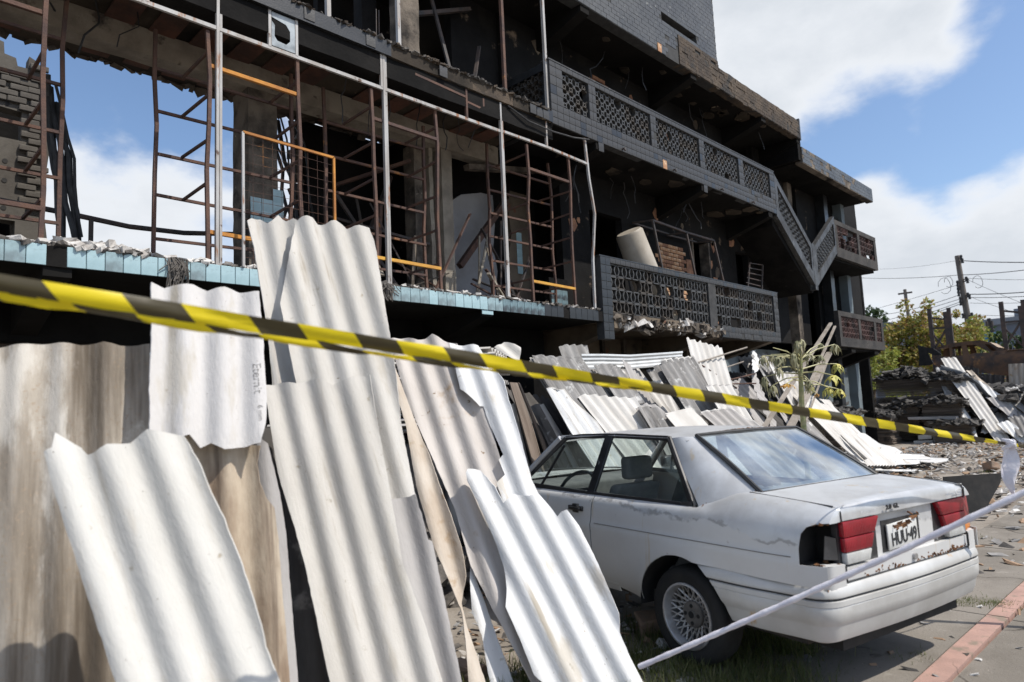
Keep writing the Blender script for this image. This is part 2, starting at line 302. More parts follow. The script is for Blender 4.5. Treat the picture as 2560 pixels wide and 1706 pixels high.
for n_ in ('soot', 'sooty_wall', 'smoked_soffit', 'scorched_ceiling', 'scorched_concrete'): MATS[n_].node_tree.nodes['Principled BSDF'].inputs['Specular IOR Level'].default_value = .15
B = empty('burnt_building', (8, 8, 0), 'gutted three storey building blackened by fire with breeze block balconies', 'building')
TS = 0.1375
def bpart(name, mb, mt, parent=B, smooth=None): return mb.build(name, mt, parent, smooth)
def bbox(name, x0, x1, y0, y1, z0, z1, mt, parent=B, rough=0, div=0.35, seed=1):
    mb = MB(); mb.box(x0, x1, y0, y1, z0, z1); o = mb.build(name, mt, parent)
    if rough:
        bm = bmesh.new(); bm.from_mesh(o.data)
        for ax, (lo, hi) in enumerate(((x0, x1), (y0, y1), (z0, z1))):
            n = int((hi-lo)/div)
            for i in range(1, n):
                c = lo+(hi-lo)*i/n; pc = Vector((0, 0, 0)); pc[ax] = c-(8, 8, 0)[ax]; nn_ = Vector((0, 0, 0)); nn_[ax] = 1
                bmesh.ops.bisect_plane(bm, geom=bm.verts[:]+bm.edges[:]+bm.faces[:], plane_co=pc, plane_no=nn_)
        bm.to_mesh(o.data); bm.free(); rough_mesh(o.data, rough, 4.3, seed)
    return o
def tile_mesh(wd, ht, th=0.008, bv=0.004):
    mb = MB(); mb.box(-wd/2, wd/2, -th, 0, -ht/2, ht/2); me = mb.mesh('tile', M_blue); return bevel(me, bv)
def tile_obj(me, name, x, z, Y, parent, mt=None, tilt=0):
    o = link(name, me, parent, (x-8, Y-8, z))
    if tilt: o.rotation_euler = (rng.gauss(0, tilt), rng.gauss(0, tilt), rng.gauss(0, tilt))
    if mt is not None: o.material_slots[0].link = 'OBJECT'; o.material_slots[0].material = mt
    return o
YF = 6.34
# ---- first floor slab with the light blue edge tiles
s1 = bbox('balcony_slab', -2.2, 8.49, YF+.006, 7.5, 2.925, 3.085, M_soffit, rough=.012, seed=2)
tme = tile_mesh(TS-.004, .168)
x = -1.6; i = 0
while x < 8.4:
    if rng.random() < .025: x += TS; continue
    if 2.17 < x < 2.24 or 4.36 < x < 4.56: x += TS; continue
    mt = (M_blue if rng.random() < .62 else M_blue2) if x < 6.3 else (M_bluesoot if x < 7.1 else M_btile2)
    tile_obj(tme, 'edge_tile', x, 3.008, YF, s1, mt, .006); x += TS
bbox('floor', -2.2, 8.49, 7.5, 8.9, 2.93, 3.08, M_soffit)
# a burnt tuft hanging over the edge at the tile gaps
for cx, ln, wd in ((2.2, .34, .07), (4.46, .20, .09)):
    mb = MB()
    for i in range(70):
        a = Vector((cx+rng.gauss(0, wd*.6), YF-.01+rng.gauss(0, .012), 3.1)); k = rng.uniform(.3, 1)
        mb.tube([a+Vector((0, .05, .02)), a, a+Vector((rng.gauss(0, .03), rng.gauss(-.02, .01), -ln*k*.5)), a+Vector((rng.gauss(0, .03), rng.gauss(-.02, .02), -ln*k))], .006, 3)
    tag(mb.build('charred_cloth', M_debrisd, B), kind='stuff')
# rubble along the slab edge
for mt, n, z0 in ((M_debrisd, 420, 3.09), (M_debrisl, 330, 3.10)):
    mb = MB()
    for i in range(n):
        x = rng.uniform(-1.8, 8.4); s = rng.uniform(.008, .034)*(1.3 if x < 2 else 1)
        if mt is M_debrisl and 6.8 < x < 8.4 and rng.random() < .6: continue
        chunk(mb, (x, YF+abs(rng.gauss(.03, .07))+.01, z0+rng.random()*.02), s*1.5, s, s*.5, rng)
    tag(mb.build('rubble', mt, B), kind='stuff')
# ash heap with a white torn sack seen against the sky
mb = MB()
for i in range(26):
    chunk(mb, (1.35+rng.gauss(.25, .2), YF+.12+rng.random()*.1, 3.12+rng.random()*.05), .07, .05, .03, rng, .5)
tag(mb.build('rubble', M_debrisl, B), kind='stuff')
# ground floor: beam, wall, bracket under the slab
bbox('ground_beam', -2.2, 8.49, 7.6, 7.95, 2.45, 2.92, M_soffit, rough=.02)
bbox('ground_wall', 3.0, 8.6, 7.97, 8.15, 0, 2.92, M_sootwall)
bbox('ground_wall', 8.6, 15.4, 7.97, 8.15, 0, 2.95, M_cream)
bbox('ground_wall', 15.4, 24.2, 7.97, 8.15, 0, 2.95, M_paleblue)
bbox('ground_wall', -2.2, 3.0, 9.6, 9.75, 0, 2.92, M_soot)
def bracket(x0, x1, ztop, name='bracket', mt=M_soffit, ya=YF+.02, yb=7.6, d0=.08, d1=.42):
    mb = MB(); mb.prism([(ya, ztop), (ya, ztop-d0), (yb, ztop-d1), (yb, ztop)], 'x', x0, x1); return mb.build(name, mt, B)
bracket(5.94, 6.13, 2.924)
tile_obj(tile_mesh(.2, .055), 'edge_tile', 6.035, 2.893, YF+.012, s1, M_blue)
bracket(1.2, 1.4, 2.924); bracket(-1.6, -1.4, 2.924)
# iron scroll grille in the ground floor opening at the left, rubble behind it
GR = MB()
for i in range(26):
    for j in range(4):
        c = Vector((-1.8+i*.19+(j % 2)*.095, 7.8, 1.75+j*.19)); pts = []
        for a in range(13): pts.append(c+Vector((math.cos(a*math.pi/6)*.095, 0, math.sin(a*math.pi/6)*.095)))
        GR.tube(pts, .009, 5, False)
GR.bar((-2, 7.8, 2.43), (3.2, 7.8, 2.43), .03); GR.bar((-2, 7.8, 1.6), (3.2, 7.8, 1.6), .03)
GR.build('scroll_grille', M_darksteel, B)
mb = MB()
for i in range(240):
    chunk(mb, (rng.uniform(-2, 3), rng.uniform(8.4, 9.4), rng.uniform(.1, 2.25)), rng.uniform(.04, .2), rng.uniform(.04, .12), rng.uniform(.02, .07), rng)
tag(mb.build('rubble', M_debrisl, B), kind='stuff')
# ---- second floor slab (upper terrace) and its burnt fascia
s2 = bbox('terrace_slab', -2.5, 7.55, YF+.012, 8.6, 5.88, 6.03, M_ceil, rough=.02, seed=5)
mb = MB(); xx = -2.5
while xx < 7.5:
    wd = rng.uniform(.25, .8); 
    if 4.1 < xx < 6.9: d = rng.uniform(.01, .04); mt_i = 1
    else: d = 0.0; mt_i = 0 if rng.random() < .75 else 1
    mb.cur = mt_i; mb.box(xx, min(xx+wd, 7.54), YF-.004+d, YF+.05, 5.875+rng.uniform(0, .02)*(mt_i), 6.045-rng.uniform(0, .045)*mt_i); xx += wd
mb.build('fascia', [M_btile2, M_peel], s2)
for x, z in ((3.55, 5.99), (4.33, 5.98), (5.42, 5.97), (7.1, 5.97), (7.24, 5.965), (7.38, 5.96)):
    tile_obj(tile_mesh(TS-.006, .14), 'fascia_tile', x, z-.02, YF-.005, s2, M_btile, .01)
for mt, n in ((M_debrisd, 240), (M_peel, 130)):
    mb = MB()
    for i in range(n):
        x = rng.uniform(2.6, 7.5); s = rng.uniform(.008, .03)
        chunk(mb, (x, YF+abs(rng.gauss(.0, .05))-.005, 6.045+rng.random()*.01), s*1.6, s, s*.45, rng)
    tag(mb.build('rubble', mt, s2), kind='stuff')
# terrace underside: clay filler panels between joists, cross beam
for i in range(24):
    x = -2.3+i*.42
    if x > 7.3: break
    if rng.random() < .85: bbox('filler_panel', x, x+.27, 6.75, 8.45, 5.858, 5.876, M_clay, rough=.006, seed=i)
bbox('ceiling_beam', -2.5, 7.55, 7.55, 7.8, 5.58, 5.87, M_beam, rough=.015, seed=9)
bbox('front_beam', -2.5, 7.55, 6.38, 6.62, 5.62, 5.872, M_soot, rough=.012, seed=11)
# ragged back edge of the terrace slab against the sky
mb = MB()
for i in range(90): chunk(mb, (-1+i*.095, 8.58+rng.random()*.05, 5.9+rng.random()*.05), .07, rng.uniform(.02, .08), .05, rng)
tag(mb.build('broken_slab_edge', M_slabedge, B), kind='stuff')
# ---- columns on the first floor
def column(x0, x1, y0, y1, z0, z1, mt, name='column', seed=1): return bbox(name, x0, x1, y0, y1, z0, z1, mt, rough=.014, div=.18, seed=seed)
c1 = column(3.42, 3.78, 7.56, 7.98, 3.08, 5.6, M_slabedge, seed=3)
for i in range(3):
    for j in range(5):
        if (i, j) in ((0, 0), (0, 1), (1, 0), (0, 4), (1, 4)): continue
        tile_obj(tme, 'wall_tile', 3.50+i*TS, 3.72+j*.145, 7.545, c1, M_blue, .01)
column(6.40, 6.60, 7.6, 7.95, 3.08, 5.88, M_beam, seed=4); column(6.0, 6.14, 7.75, 8.0, 3.08, 5.6, M_slabedge, seed=6)
column(6.24, 6.31, 7.7, 7.9, 3.08, 5.6, M_beam, seed=8)
# rear wall pieces of the first floor: broken edge against the sky, then soot black rooms
mb = MB()
edge = [(4.7, 3.08), (4.66, 3.4), (4.74, 3.7), (4.63, 4.0), (4.70, 4.35), (4.62, 4.6), (4.75, 4.9), (4.68, 5.3), (4.6, 5.87)]
mb.prism(edge+[(6.2, 5.87), (6.2, 3.08)], 'y', 8.6, 8.8); mb.build('rear_wall', M_soot, B)
bbox('rear_wall', 6.2, 6.85, 8.2, 8.4, 3.08, 5.87, M_soot); 
bbox('rear_wall', 5.35, 7.2, 9.6, 9.7, 3.0, 5.9, M_soot); bbox('rear_wall', 6.2, 6.3, 8.4, 9.6, 3.0, 5.87, M_soot)
mb = MB()
for i in range(40):   # crumbling wall edge
    z = rng.uniform(3.1, 5.8); chunk(mb, (4.62+rng.gauss(.06, .05), 8.66+rng.random()*.1, z), .06, .05, .05, rng, .5)
tag(mb.build('broken_wall_edge', M_slabedge, B), kind='stuff')
# white plaster wall (flaking) and its brown gap
mb = MB(); mb.prism([(6.85, 3.08), (6.85, 4.75), (7.0, 5.0), (7.3, 5.2), (7.75, 5.32), (8.02, 5.33), (8.04, 4.8), (7.98, 4.4), (8.06, 4.0), (7.99, 3.6), (8.03, 3.08)], 'y', 8.19, 8.3); mb.build('plaster_wall', M_white, B)
mb = MB(); mb.prism([(8.36, 3.08), (8.42, 3.7), (8.33, 4.2), (8.44, 4.7), (8.38, 5.2), (8.45, 5.5), (8.9, 5.5), (8.9, 3.08)], 'y', 8.19, 8.3); mb.build('plaster_wall', M_cream, B)
bbox('rear_wall', 6.85, 9.2, 8.301, 8.42, 3.08, 5.87, M_soot)
bpart('diagonal_prop', MB().bar((6.95, 7.9, 3.9), (8.1, 7.95, 5.2), .09, .09), M_rust)
for i in range(5): tile_obj(tme, 'wall_tile', 8.62, 4.1+i*.145, 8.185, B, M_blue, .004)
for i in range(3):
    for j in range(2): tile_obj(tme, 'wall_tile', 8.35+i*TS, 3.33+j*.145, 7.2, B, M_bluesoot, .004)
bbox('low_wall', 8.25, 8.72, 7.205, 7.3, 3.08, 3.75, M_soot)
# fallen beams and struts in the dark room
for a, b, wd, mt in (((4.9, 7.9, 3.2), (5.9, 8.2, 5.2), .07, M_darksteel), ((5.9, 7.8, 3.15), (4.9, 8.1, 4.7), .06, M_darksteel), ((5.2, 7.6, 3.3), (5.5, 7.9, 4.6), .05, M_rust), ((4.8, 8.2, 4.4), (6.2, 7.7, 4.1), .05, M_darksteel), ((6.7, 7.0, 3.6), (7.6, 7.4, 3.12), .05, M_beam), ((5.0, 8.3, 4.9), (5.9, 7.7, 5.3), .06, M_rust), ((6.9, 7.6, 5.4), (8.6, 7.7, 5.75), .12, M_slabedge)):
    bpart('fallen_beam', MB().bar(a, b, wd, wd*.7), mt)
# bundle of burnt cables by the broken wall, and at the left building
mb = MB()
for i in range(9):
    x0 = 4.15+rng.uniform(-.15, .25); p = [Vector((x0, 8.5+rng.uniform(-.2, .2), 5.7))]
    for k in range(7): p.append(p[-1]+Vector((rng.gauss(.01, .10), rng.gauss(0, .05), -rng.uniform(.25, .42))))
    mb.tube(p, rng.uniform(.012, .03), 5)
mb.build('burnt_cables', M_cable, B)
mb = MB()
for i in range(7):
    x0 = 1.55+rng.uniform(-.08, .06); p = [Vector((x0, 7.9+rng.uniform(-.1, .1), 4.9+rng.uniform(-.3, .3)))]
    for k in range(6): p.append(p[-1]+Vector((rng.uniform(.0, .07), rng.gauss(0, .03), -rng.uniform(.22, .34))))
    mb.tube(p, rng.uniform(.015, .032), 5)
mb.build('burnt_cables', M_cable, B)
# sagging hand rail at the rear
rl = bpart('hand_rail', MB().tube([(-.5, 8.4, 4.02), (1.0, 8.4, 3.99), (1.75, 8.4, 3.95), (2.4, 8.4, 3.90), (3.0, 8.4, 3.92), (3.6, 8.4, 4.0)], .03, 8), M_darksteel, B, 40)
for x in (-.3, 2.02, 3.3): bpart('rail_post', MB().bar((x, 8.4, 3.05), (x, 8.4, 3.95), .04), M_darksteel, rl)

# ---- white steel mullions and transom on the facade
wf = bpart('mullion_frame', MB().bar((-2.5, YF+.05, 5.46), (6.5, YF+.05, 5.46), .03, .038), M_pwhite)
def post(pts, wd, mt, parent, name='mullion'):
    mb = MB()
    for a, b in zip(pts[:-1], pts[1:]): mb.bar(a, b, wd, wd)
    return mb.build(name, mt, parent)
for x in (-1.3, .63, 2.6, 4.545, 6.48):
    mb = MB(); mb.bar((x-.022, YF+.05, 3.085), (x-.012, YF+.05, 5.875), .028, .04); mb.bar((x+.016, YF+.055, 3.085), (x+.020, YF+.055, 5.875), .024, .028); mb.build('mullion', M_pwhite, wf)
post([(8.36, YF+.05, 3.085), (8.38, YF+.05, 3.9), (8.47, YF+.03, 4.65), (8.40, YF+.05, 5.2), (8.34, YF+.05, 5.86)], .034, M_pwhite, wf)
post([(6.5, YF+.05, 5.47), (7.4, YF+.04, 5.47), (8.4, YF+.05, 5.44)], .034, M_pwhite, wf, 'transom')
for x in (-.4, .1, 1.5, 1.95, 3.12, 3.42, 4.50, 5.84, 7.42): bpart('transom_bar', MB().bar((x, YF+.05, 5.47), (x, YF+.05, 5.87), .03, .035), M_pwhite if x < 5 or x > 7 else M_rust, wf)
bpart('transom_bar', MB().bar((5.0, YF+.05, 5.80), (5.84, YF+.05, 5.76), .03), M_rust, wf); bpart('transom_bar', MB().bar((5.86, YF+.05, 5.70), (6.15, YF+.05, 5.68), .028).bar((6.15, YF+.05, 5.68), (6.15, YF+.05, 5.84), .028), M_rust, wf)
mb = MB(); mb.box(3.14, 3.40, YF+.035, YF+.06, 5.49, 5.86); o = mb.build('broken_pane', mat('sooted_glass', (0.42, 0.46, 0.48), (0.20, 0.22, 0.23), 5, 0.25), wf)
o.data = MB().prism([(3.14, 5.49), (3.40, 5.49), (3.40, 5.86), (3.14, 5.86), (3.14, 5.80), (3.2, 5.79), (3.30, 5.77), (3.345, 5.71), (3.345, 5.60), (3.30, 5.55), (3.2, 5.56), (3.17, 5.6), (3.175, 5.72), (3.14, 5.76)], 'y', YF+.035-8, YF+.045-8).mesh('broken_pane', MATS['sooted_glass'])
for v in o.data.vertices: v.co.x -= 8
# bent flashing hanging below the slab on the right
bpart('loose_cable', MB().tube([(6.6, YF+.02, 5.86), (7.0, YF, 5.74), (7.5, YF-.01, 5.72), (8.0, YF, 5.76), (8.4, YF, 5.83)], .012, 5), M_cable)

# ---- rusty box frames standing in each bay
def box_frame(xf0, xf1, xb0, xb1, yf, yb, zr, mt_rung, mt_top, mt_bot, seed):
    rg = random.Random(seed)
    def jj(): return rg.gauss(0, .008)
    def bent(x, y, z1):
        mb = MB(); p = [Vector((x, y, 3.09))]; n_ = 5
        for q in range(1, n_+1): p.append(Vector((x+rg.gauss(0, .012), y+rg.gauss(0, .012), 3.09+(z1-3.09)*q/n_)))
        for a, b in zip(p[:-1], p[1:]): mb.bar(a, b, .034)
        return mb
    f = bpart('rusty_frame', bent(xf1, yf, 5.47), M_rust)
    bpart('post', bent(xf0, yf, 5.42), M_rust, f)
    for xb in (xb0, xb1): bpart('post', bent(xb, yb, 5.6+jj()*4), M_rust, f)
    for z in zr:
        bpart('rung', MB().bar((xb0, yb, z+jj()), (xb1, yb, z+jj()), .028), mt_rung, f)
        for xf in (xf0, xf1):
          if rg.random() < .93: bpart('tie', MB().bar((xf, yf, z+jj()+.01), (xf-.01+jj(), yb, z+jj()), .024), mt_rung, f)
    bpart('rail', MB().bar((xf0, yf, 5.07), (xf1, yf, 5.06), .036), mt_top, f)
    bpart('rail', MB().bar((xf0, yf, 3.42), (xf1, yf, 3.40), .036), mt_bot, f)
    return f
ZR = (3.46, 3.89, 4.32, 4.76, 5.2)
box_frame(.25, 1.19, 0.0, 1.44, 6.42, 7.05, ZR, M_rust, M_rust, M_rust, 1)
box_frame(2.51, 3.45, 2.23, 3.69, 6.42, 7.05, ZR, M_rust, M_orange, M_orange, 2)
box_frame(4.39, 5.33, 4.14, 5.62, 6.42, 7.05, ZR, M_rust, M_rust, M_yelbar, 3)
box_frame(7.0, 7.93, 6.82, 8.2, 6.42, 7.05, (3.45, 3.82, 4.18, 4.54, 4.90, 5.27), M_rust, M_rust, M_yelbar, 4)
# mesh gate leaf with an orange frame
gA = hY(607, 330, 6.32); gB = hY(834, 395, 6.32)
gx0, gx1 = gA.x, gB.x
gf = bpart('mesh_panel', MB().bar((gx0, 6.32, 3.1), (gx0, 6.32, gA.z), .024), M_pwhite)
bpart('frame_bar', MB().bar((gx1, 6.32, 3.1), (gx1, 6.32, gB.z), .024), M_orange, gf); bpart('frame_bar', MB().bar((gx0, 6.32, gA.z), (gx1, 6.32, gB.z), .024), M_orange, gf)
mb = MB()
for i in range(1, 10): x = gx0+(gx1-gx0)*i/10; mb.tube([(x, 6.32, 3.1), (x+rng.gauss(0, .005), 6.32, gA.z+(gB.z-gA.z)*i/10)], .0020, 4, False)
for i in range(1, 14): z = 3.1+i*.095; mb.tube([(gx0, 6.32, z), ((gx0+gx1)/2, 6.315, z+rng.gauss(0, .004)), (gx1, 6.32, z)], .0020, 4, False)
tag(mb.build('wire_mesh', M_rust, gf), kind='stuff')

# ---- upper balcony parapet with breeze blocks
def arc_block(p, depth, wall=.017, bulge=.27, seg=4, hbar=False):
    """open screen block of pitch p: four walls bowed inwards between its corners"""
    mb = MB(); h = p/2
    cs = [(-h, -h), (h, -h), (h, h), (-h, h)]
    for k in range(4):
        a = Vector(cs[k]); b = Vector(cs[(k+1) % 4]); mid = (a+b)/2; nin = (-mid).normalized()
        bl = p*bulge*(0.0 if (hbar and k in (0, 2)) else 1)
        rows = []
        for i in range(seg+1):
            t = i/seg; c = a+(b-a)*t + nin*(bl*math.sin(math.pi*t)); rows.append((c, nin))
        for i in range(seg):
            (c0, n0), (c1_, _) = rows[i], rows[i+1]; o0 = n0*wall
            P = lambda c, y: (c.x, y, c.y)
            mb.add([P(c0, 0), P(c1_, 0), P(c1_+o0, 0), P(c0+o0, 0), P(c0, depth), P(c1_, depth), P(c1_+o0, depth), P(c0+o0, depth)], [(0, 1, 2, 3), (3, 2, 6, 7), (1, 0, 4, 5)])
    return mb.mesh('breeze_block', M_block, None, True)
bk = arc_block(.145, .075)
bk2 = arc_block(.2, .09, .02, .26, 4, True)
PZ0, PZ1 = 5.86, 6.86
up = bbox('balcony_floor', 7.52, 15.35, YF+.03, 7.4, 5.86, 6.0, M_soffit, rough=.01, seed=21)
par = MB()
panels = [(7.81, 8.46), (8.64, 10.23), (10.41, 11.94), (12.13, 13.59), (13.8, 15.12)]
pz0, pz1 = 6.19, 6.775
PY0, PY1 = YF+.006, YF+.13
par.box(7.52, 15.35, PY0, PY1, PZ0, pz0); par.box(7.52, 15.35, PY0, PY1, pz1, PZ1)
ex = [7.52] + [v for p in panels for v in p] + [15.35]
for a, b in zip(ex[0::2], ex[1::2]): par.box(a, b, PY0, PY1, pz0, pz1)
parapet = par.build('parapet', M_groutd, B)
for a, b in panels:
    n = max(1, round((b-a)/.145)); px_ = (b-a)/n
    for i in range(n):
        for j in range(4):
            if rng.random() < .025: continue
            o = link('breeze_block', bk, parapet, (a+px_*(i+.5)-8, YF+.035-8, pz0+.146*(j+.5))); o.scale = (px_/.145, 1, 146/145)
            if rng.random() < .3: o.material_slots[0].link = 'OBJECT'; o.material_slots[0].material = M_block2
def tile_rect(x0, x1, z0, z1, Y, parent, mt, th=.007):
    n = max(1, math.ceil((x1-x0)/TS-.3)); mzn = max(1, math.ceil((z1-z0)/TS-.35)); wd = (x1-x0)/n; ht = (z1-z0)/mzn
    me = tile_mesh(wd-.004, ht-.004, th, .003)
    for i in range(n):
        for j in range(mzn):
            if rng.random() < .03: continue
            tile_obj(me, 'tile', x0+wd*(i+.5), z0+ht*(j+.5), Y, parent, mt if rng.random() < .9 else M_btile2, .005)
tile_rect(7.52, 15.35, PZ0, pz0, PY0-.0005, parapet, M_btile)
for a, b in zip(ex[0::2], ex[1::2]): tile_rect(a, b, pz0, pz1, PY0-.0005, parapet, M_btile)
n = 57; me = tile_mesh((15.35-7.52)/n-.004, PZ1-pz1-.004, .007, .003)
for i in range(n): tile_obj(me, 'coping_tile', 7.52+(15.35-7.52)*(i+.5)/n, (PZ1+pz1)/2, PY0-.0005, parapet, M_btile, .004)
tile_obj(tme, 'bare_patch', 10.62, 5.94, PY0-.002, parapet, M_brickl)
bbox('coping', 7.5, 15.37, YF-.008, YF+.15, PZ1+.001, PZ1+.022, M_btile, parapet)
for x in (9.3, 10.9, 12.7, 14.1): bpart('drain_spout', MB().tube([(x, YF+.02, 5.90), (x, YF-.05, 5.90), (x, YF-.055, 5.86)], .018, 6), M_darksteel, parapet)
# left return of the parapet
bbox('parapet_return', 7.52, 7.63, YF+.14, 8.4, PZ0, 6.30, M_btile2); bbox('parapet_return', 7.52, 7.63, YF+.14, 8.4, 6.74, PZ1, M_btile2)
mb = MB()
for i in range(13):
    for j in range(3):
        o = len(mb.v)
        for v in bk.vertices: mb.v.append((7.53+v.co.y, YF+.22+.145*(i+.5)+v.co.x, 6.30+.147*(j+.5)+v.co.z))
        for p in bk.polygons: mb.f.append(tuple(o+q for q in p.vertices)); mb.mi.append(0)
tag(mb.build('breeze_blocks', M_block2, B), kind='stuff')
# brackets under the balcony and under the eaves
for x in (8.6, 11.95, 14.95): bracket(x, x+.2, 5.858, d0=.12, d1=.45, yb=7.45)
for x, z in ((8.67, 5.80), (12.04, 5.80)): tile_obj(tme, 'tile', x+.05, z, YF+.012, parapet, M_btile, .02)

# ---- slanted stair parapets (the V) and the far balconies
def slanted(xa, za, xb, zb, dep_, y0, y1, name):
    """parapet band whose top edge runs (xa,za)->(xb,zb); dep_ = its height"""
    fr = .16; mb = MB()
    def quad(t0, t1, u0, u1):   # t along, u = fraction of depth
        P = lambda t, u: (xa+(xb-xa)*t, za+(zb-za)*t - dep_*u)
        mb.prism([P(t0, u0), P(t0, u1), P(t1, u1), P(t1, u0)], 'y', y0, y1)
    quad(0, 1, 0, fr); quad(0, 1, 1-fr*1.6, 1); quad(0, .07, fr, 1-fr*1.6); quad(.95, 1, fr, 1-fr*1.6)
    o = mb.build(name, M_btile, B)
    bl = MB(); n = int(math.hypot(xb-xa, zb-za)/.17)
    for i in range(n):
        for j in range(4):
            t = .07+.88*(i+.5)/n; u = fr+(1-fr*2.6)*(j+.5)/4
            cx, cz = xa+(xb-xa)*t, za+(zb-za)*t-dep_*u; sx = abs(xb-xa)*.88/n/.145; sh = (zb-za)/(xb-xa); sz = dep_*(1-fr*2.6)/4/.145
            q = len(bl.v)
            for v in bk.vertices: bl.v.append((cx+v.co.x*sx, y0+.03+v.co.y, cz+v.co.z*sz+v.co.x*sx*sh))
            for p in bk.polygons: bl.f.append(tuple(q+k for k in p.vertices)); bl.mi.append(0)
    tag(bl.build('breeze_blocks', M_block, o), kind='stuff')
    return o
slanted(15.36, 6.84, 17.30, 5.42, 1.02, YF+.0, YF+.12, 'stair_parapet')
slanted(17.46, 5.40, 19.05, 6.46, 1.02, YF+.0, YF+.12, 'stair_parapet')
bbox('newel', 17.30, 17.46, YF-.005, YF+.14, 4.28, 5.46, M_btile)
# stair flights behind the slanted parapets
mb = MB(); mb.prism([(15.36, 5.9), (17.40, 4.42), (19.05, 5.5), (19.05, 5.25), (17.40, 4.22), (15.36, 5.62)], 'y', YF+.125, 7.6); mb.build('stair_flight', M_soot, B)
def simple_parapet(xa, xb, z0, z1, splits, mtf, mtb, gaps=0.0, name='parapet', y0=YF):
    mb = MB(); f0 = z0+(z1-z0)*.26; f1 = z1-.13
    mb.box(xa, xb, y0, y0+.12, z0, f0); mb.box(xa, xb, y0, y0+.12, f1, z1)
    for s in splits: mb.box(s-.09, s+.09, y0+.001, y0+.119, f0, f1)
    o = mb.build(name, mtf, B); rough_mesh(o.data, .012, 3, 2)
    bl = MB(); n = int((xb-xa)/.2)
    for i in range(n):
        for j in range(4):
            if rng.random() < gaps: continue
            cx = xa+(xb-xa)*(i+.5)/n; cz = f0+(f1-f0)*(j+.5)/4; q = len(bl.v)
            for v in bk2.vertices: bl.v.append((cx+v.co.x, y0+.02+v.co.y, cz+v.co.z*(f1-f0)/.8))
            for p in bk2.polygons: bl.f.append(tuple(q+k for k in p.vertices)); bl.mi.append(0)
    tag(bl.build('breeze_blocks', mtb, o), kind='stuff'); return o
simple_parapet(19.05, 22.45, 5.36, 6.38, (19.14, 20.9, 22.36), M_sootedge, M_block3, .22)
bbox('balcony_floor', 18.9, 22.45, YF+.13, 8.2, 5.30, 5.44, M_soot)
simple_parapet(18.7, 22.35, 2.92, 3.86, (18.79, 20.3, 21.6, 22.26), M_sootedge, M_block3, .06)
bbox('balcony_floor', 18.7, 22.35, YF+.13, 8.2, 2.86, 2.99, M_soot)
bracket(19.5, 19.8, 2.86, d1=.5); bracket(21.4, 21.7, 2.86, d1=.5)

# ---- lower balcony
lb = bbox('balcony_floor', 8.5, 15.0, YF+.03, 7.98, 2.95, 3.08, M_cream, rough=.02, seed=31)
mb = MB(); mb.box(8.5, 8.76, YF+.005, YF+.14, 2.66, 3.97); mb.box(8.76, 14.98, YF+.005, YF+.13, 3.885, 3.97)
mb.box(11.88, 12.16, YF+.004, YF+.131, 3.06, 3.885); mb.box(14.76, 14.98, YF+.004, YF+.131, 2.86, 3.885); mb.box(12.3, 14.76, YF+.006, YF+.13, 2.86, 3.08)
lp = mb.build('lower_parapet', M_groutd, B)
mb = MB(); mb.box(8.76, 12.3, YF+.03, YF+.14, 2.9, 3.09); o = mb.build('broken_rail', M_slabedge, lp)
for (a, b), nn_ in (((8.76, 11.88), 15), ((12.16, 14.76), 13)):
    wd = (b-a)/nn_
    for i in range(nn_):
        for j in range(4):
            if rng.random() < .06: continue
            o = link('screen_block', bk2, lp, (a+wd*(i+.5)-8, YF+.03-8, 3.09+.2*(j+.5)-.003)); o.scale = (wd/.2, 1, .995)
            o.material_slots[0].link = 'OBJECT'; o.material_slots[0].material = rng.choice((M_block, M_block, M_block2))
tile_rect(8.5, 8.76, 2.66, 3.97, YF+.004, lp, M_btile2); tile_rect(8.76, 14.98, 3.885, 3.97, YF+.004, lp, M_btile); tile_rect(12.3, 14.98, 2.86, 3.08, YF+.004, lp, M_btile); tile_rect(14.76, 14.98, 3.08, 3.885, YF+.0035, lp, M_btile)
bbox('coping', 8.48, 15.0, YF-.004, YF+.15, 3.971, 3.99, M_btile2, lp)
for mt, n in ((M_slabedge, 120), (M_debrisl, 40)):
    mb = MB()
    for i in range(n): s = rng.uniform(.015, .06); chunk(mb, (rng.uniform(8.76, 12.4), YF+.03+rng.random()*.08, 2.98+rng.gauss(0, .05)), s*1.8, s*.7, s*.7, rng, .5)
    tag(mb.build('rubble', mt, lp), kind='stuff')
for x in (8.8, 11.95, 14.4): bracket(x, x+.24, 2.95, mt=M_cream, d0=.1, d1=.5, yb=7.96)
# timber and concrete ribs under it
for x in (9.6, 10.5, 11.2, 12.9, 13.6): bbox('rib', x, x+.09, 7.90, 7.968, 1.6, 2.95, M_slabedge)
bbox('rib', 8.6, 15, 7.88, 7.965, 2.35, 2.45, M_slabedge)
# first floor rear wall of the balcony: doors, burnt brick, tiles
W1 = 7.42
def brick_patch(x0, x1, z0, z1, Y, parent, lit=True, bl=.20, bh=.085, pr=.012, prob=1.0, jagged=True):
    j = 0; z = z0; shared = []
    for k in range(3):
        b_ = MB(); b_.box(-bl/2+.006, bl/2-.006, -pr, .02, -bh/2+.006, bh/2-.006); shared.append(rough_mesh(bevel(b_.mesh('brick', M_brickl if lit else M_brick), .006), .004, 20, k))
    while z+bh <= z1+.001:
        x = x0 - (bl/2 if j % 2 else 0)
        while x < x1:
            if x >= x0-.01+(rng.uniform(0, .12) if jagged else 0) and x+bl <= x1+.02 and rng.random() < prob:
                o = link('brick', rng.choice(shared), parent, (x+bl/2-8, Y-8-rng.random()*.006, z+bh/2), (0, 0, 0))
                if rng.random() < .25: o.material_slots[0].link = 'OBJECT'; o.material_slots[0].material = M_brick
            x += bl
        z += bh; j += 1
mb = MB()
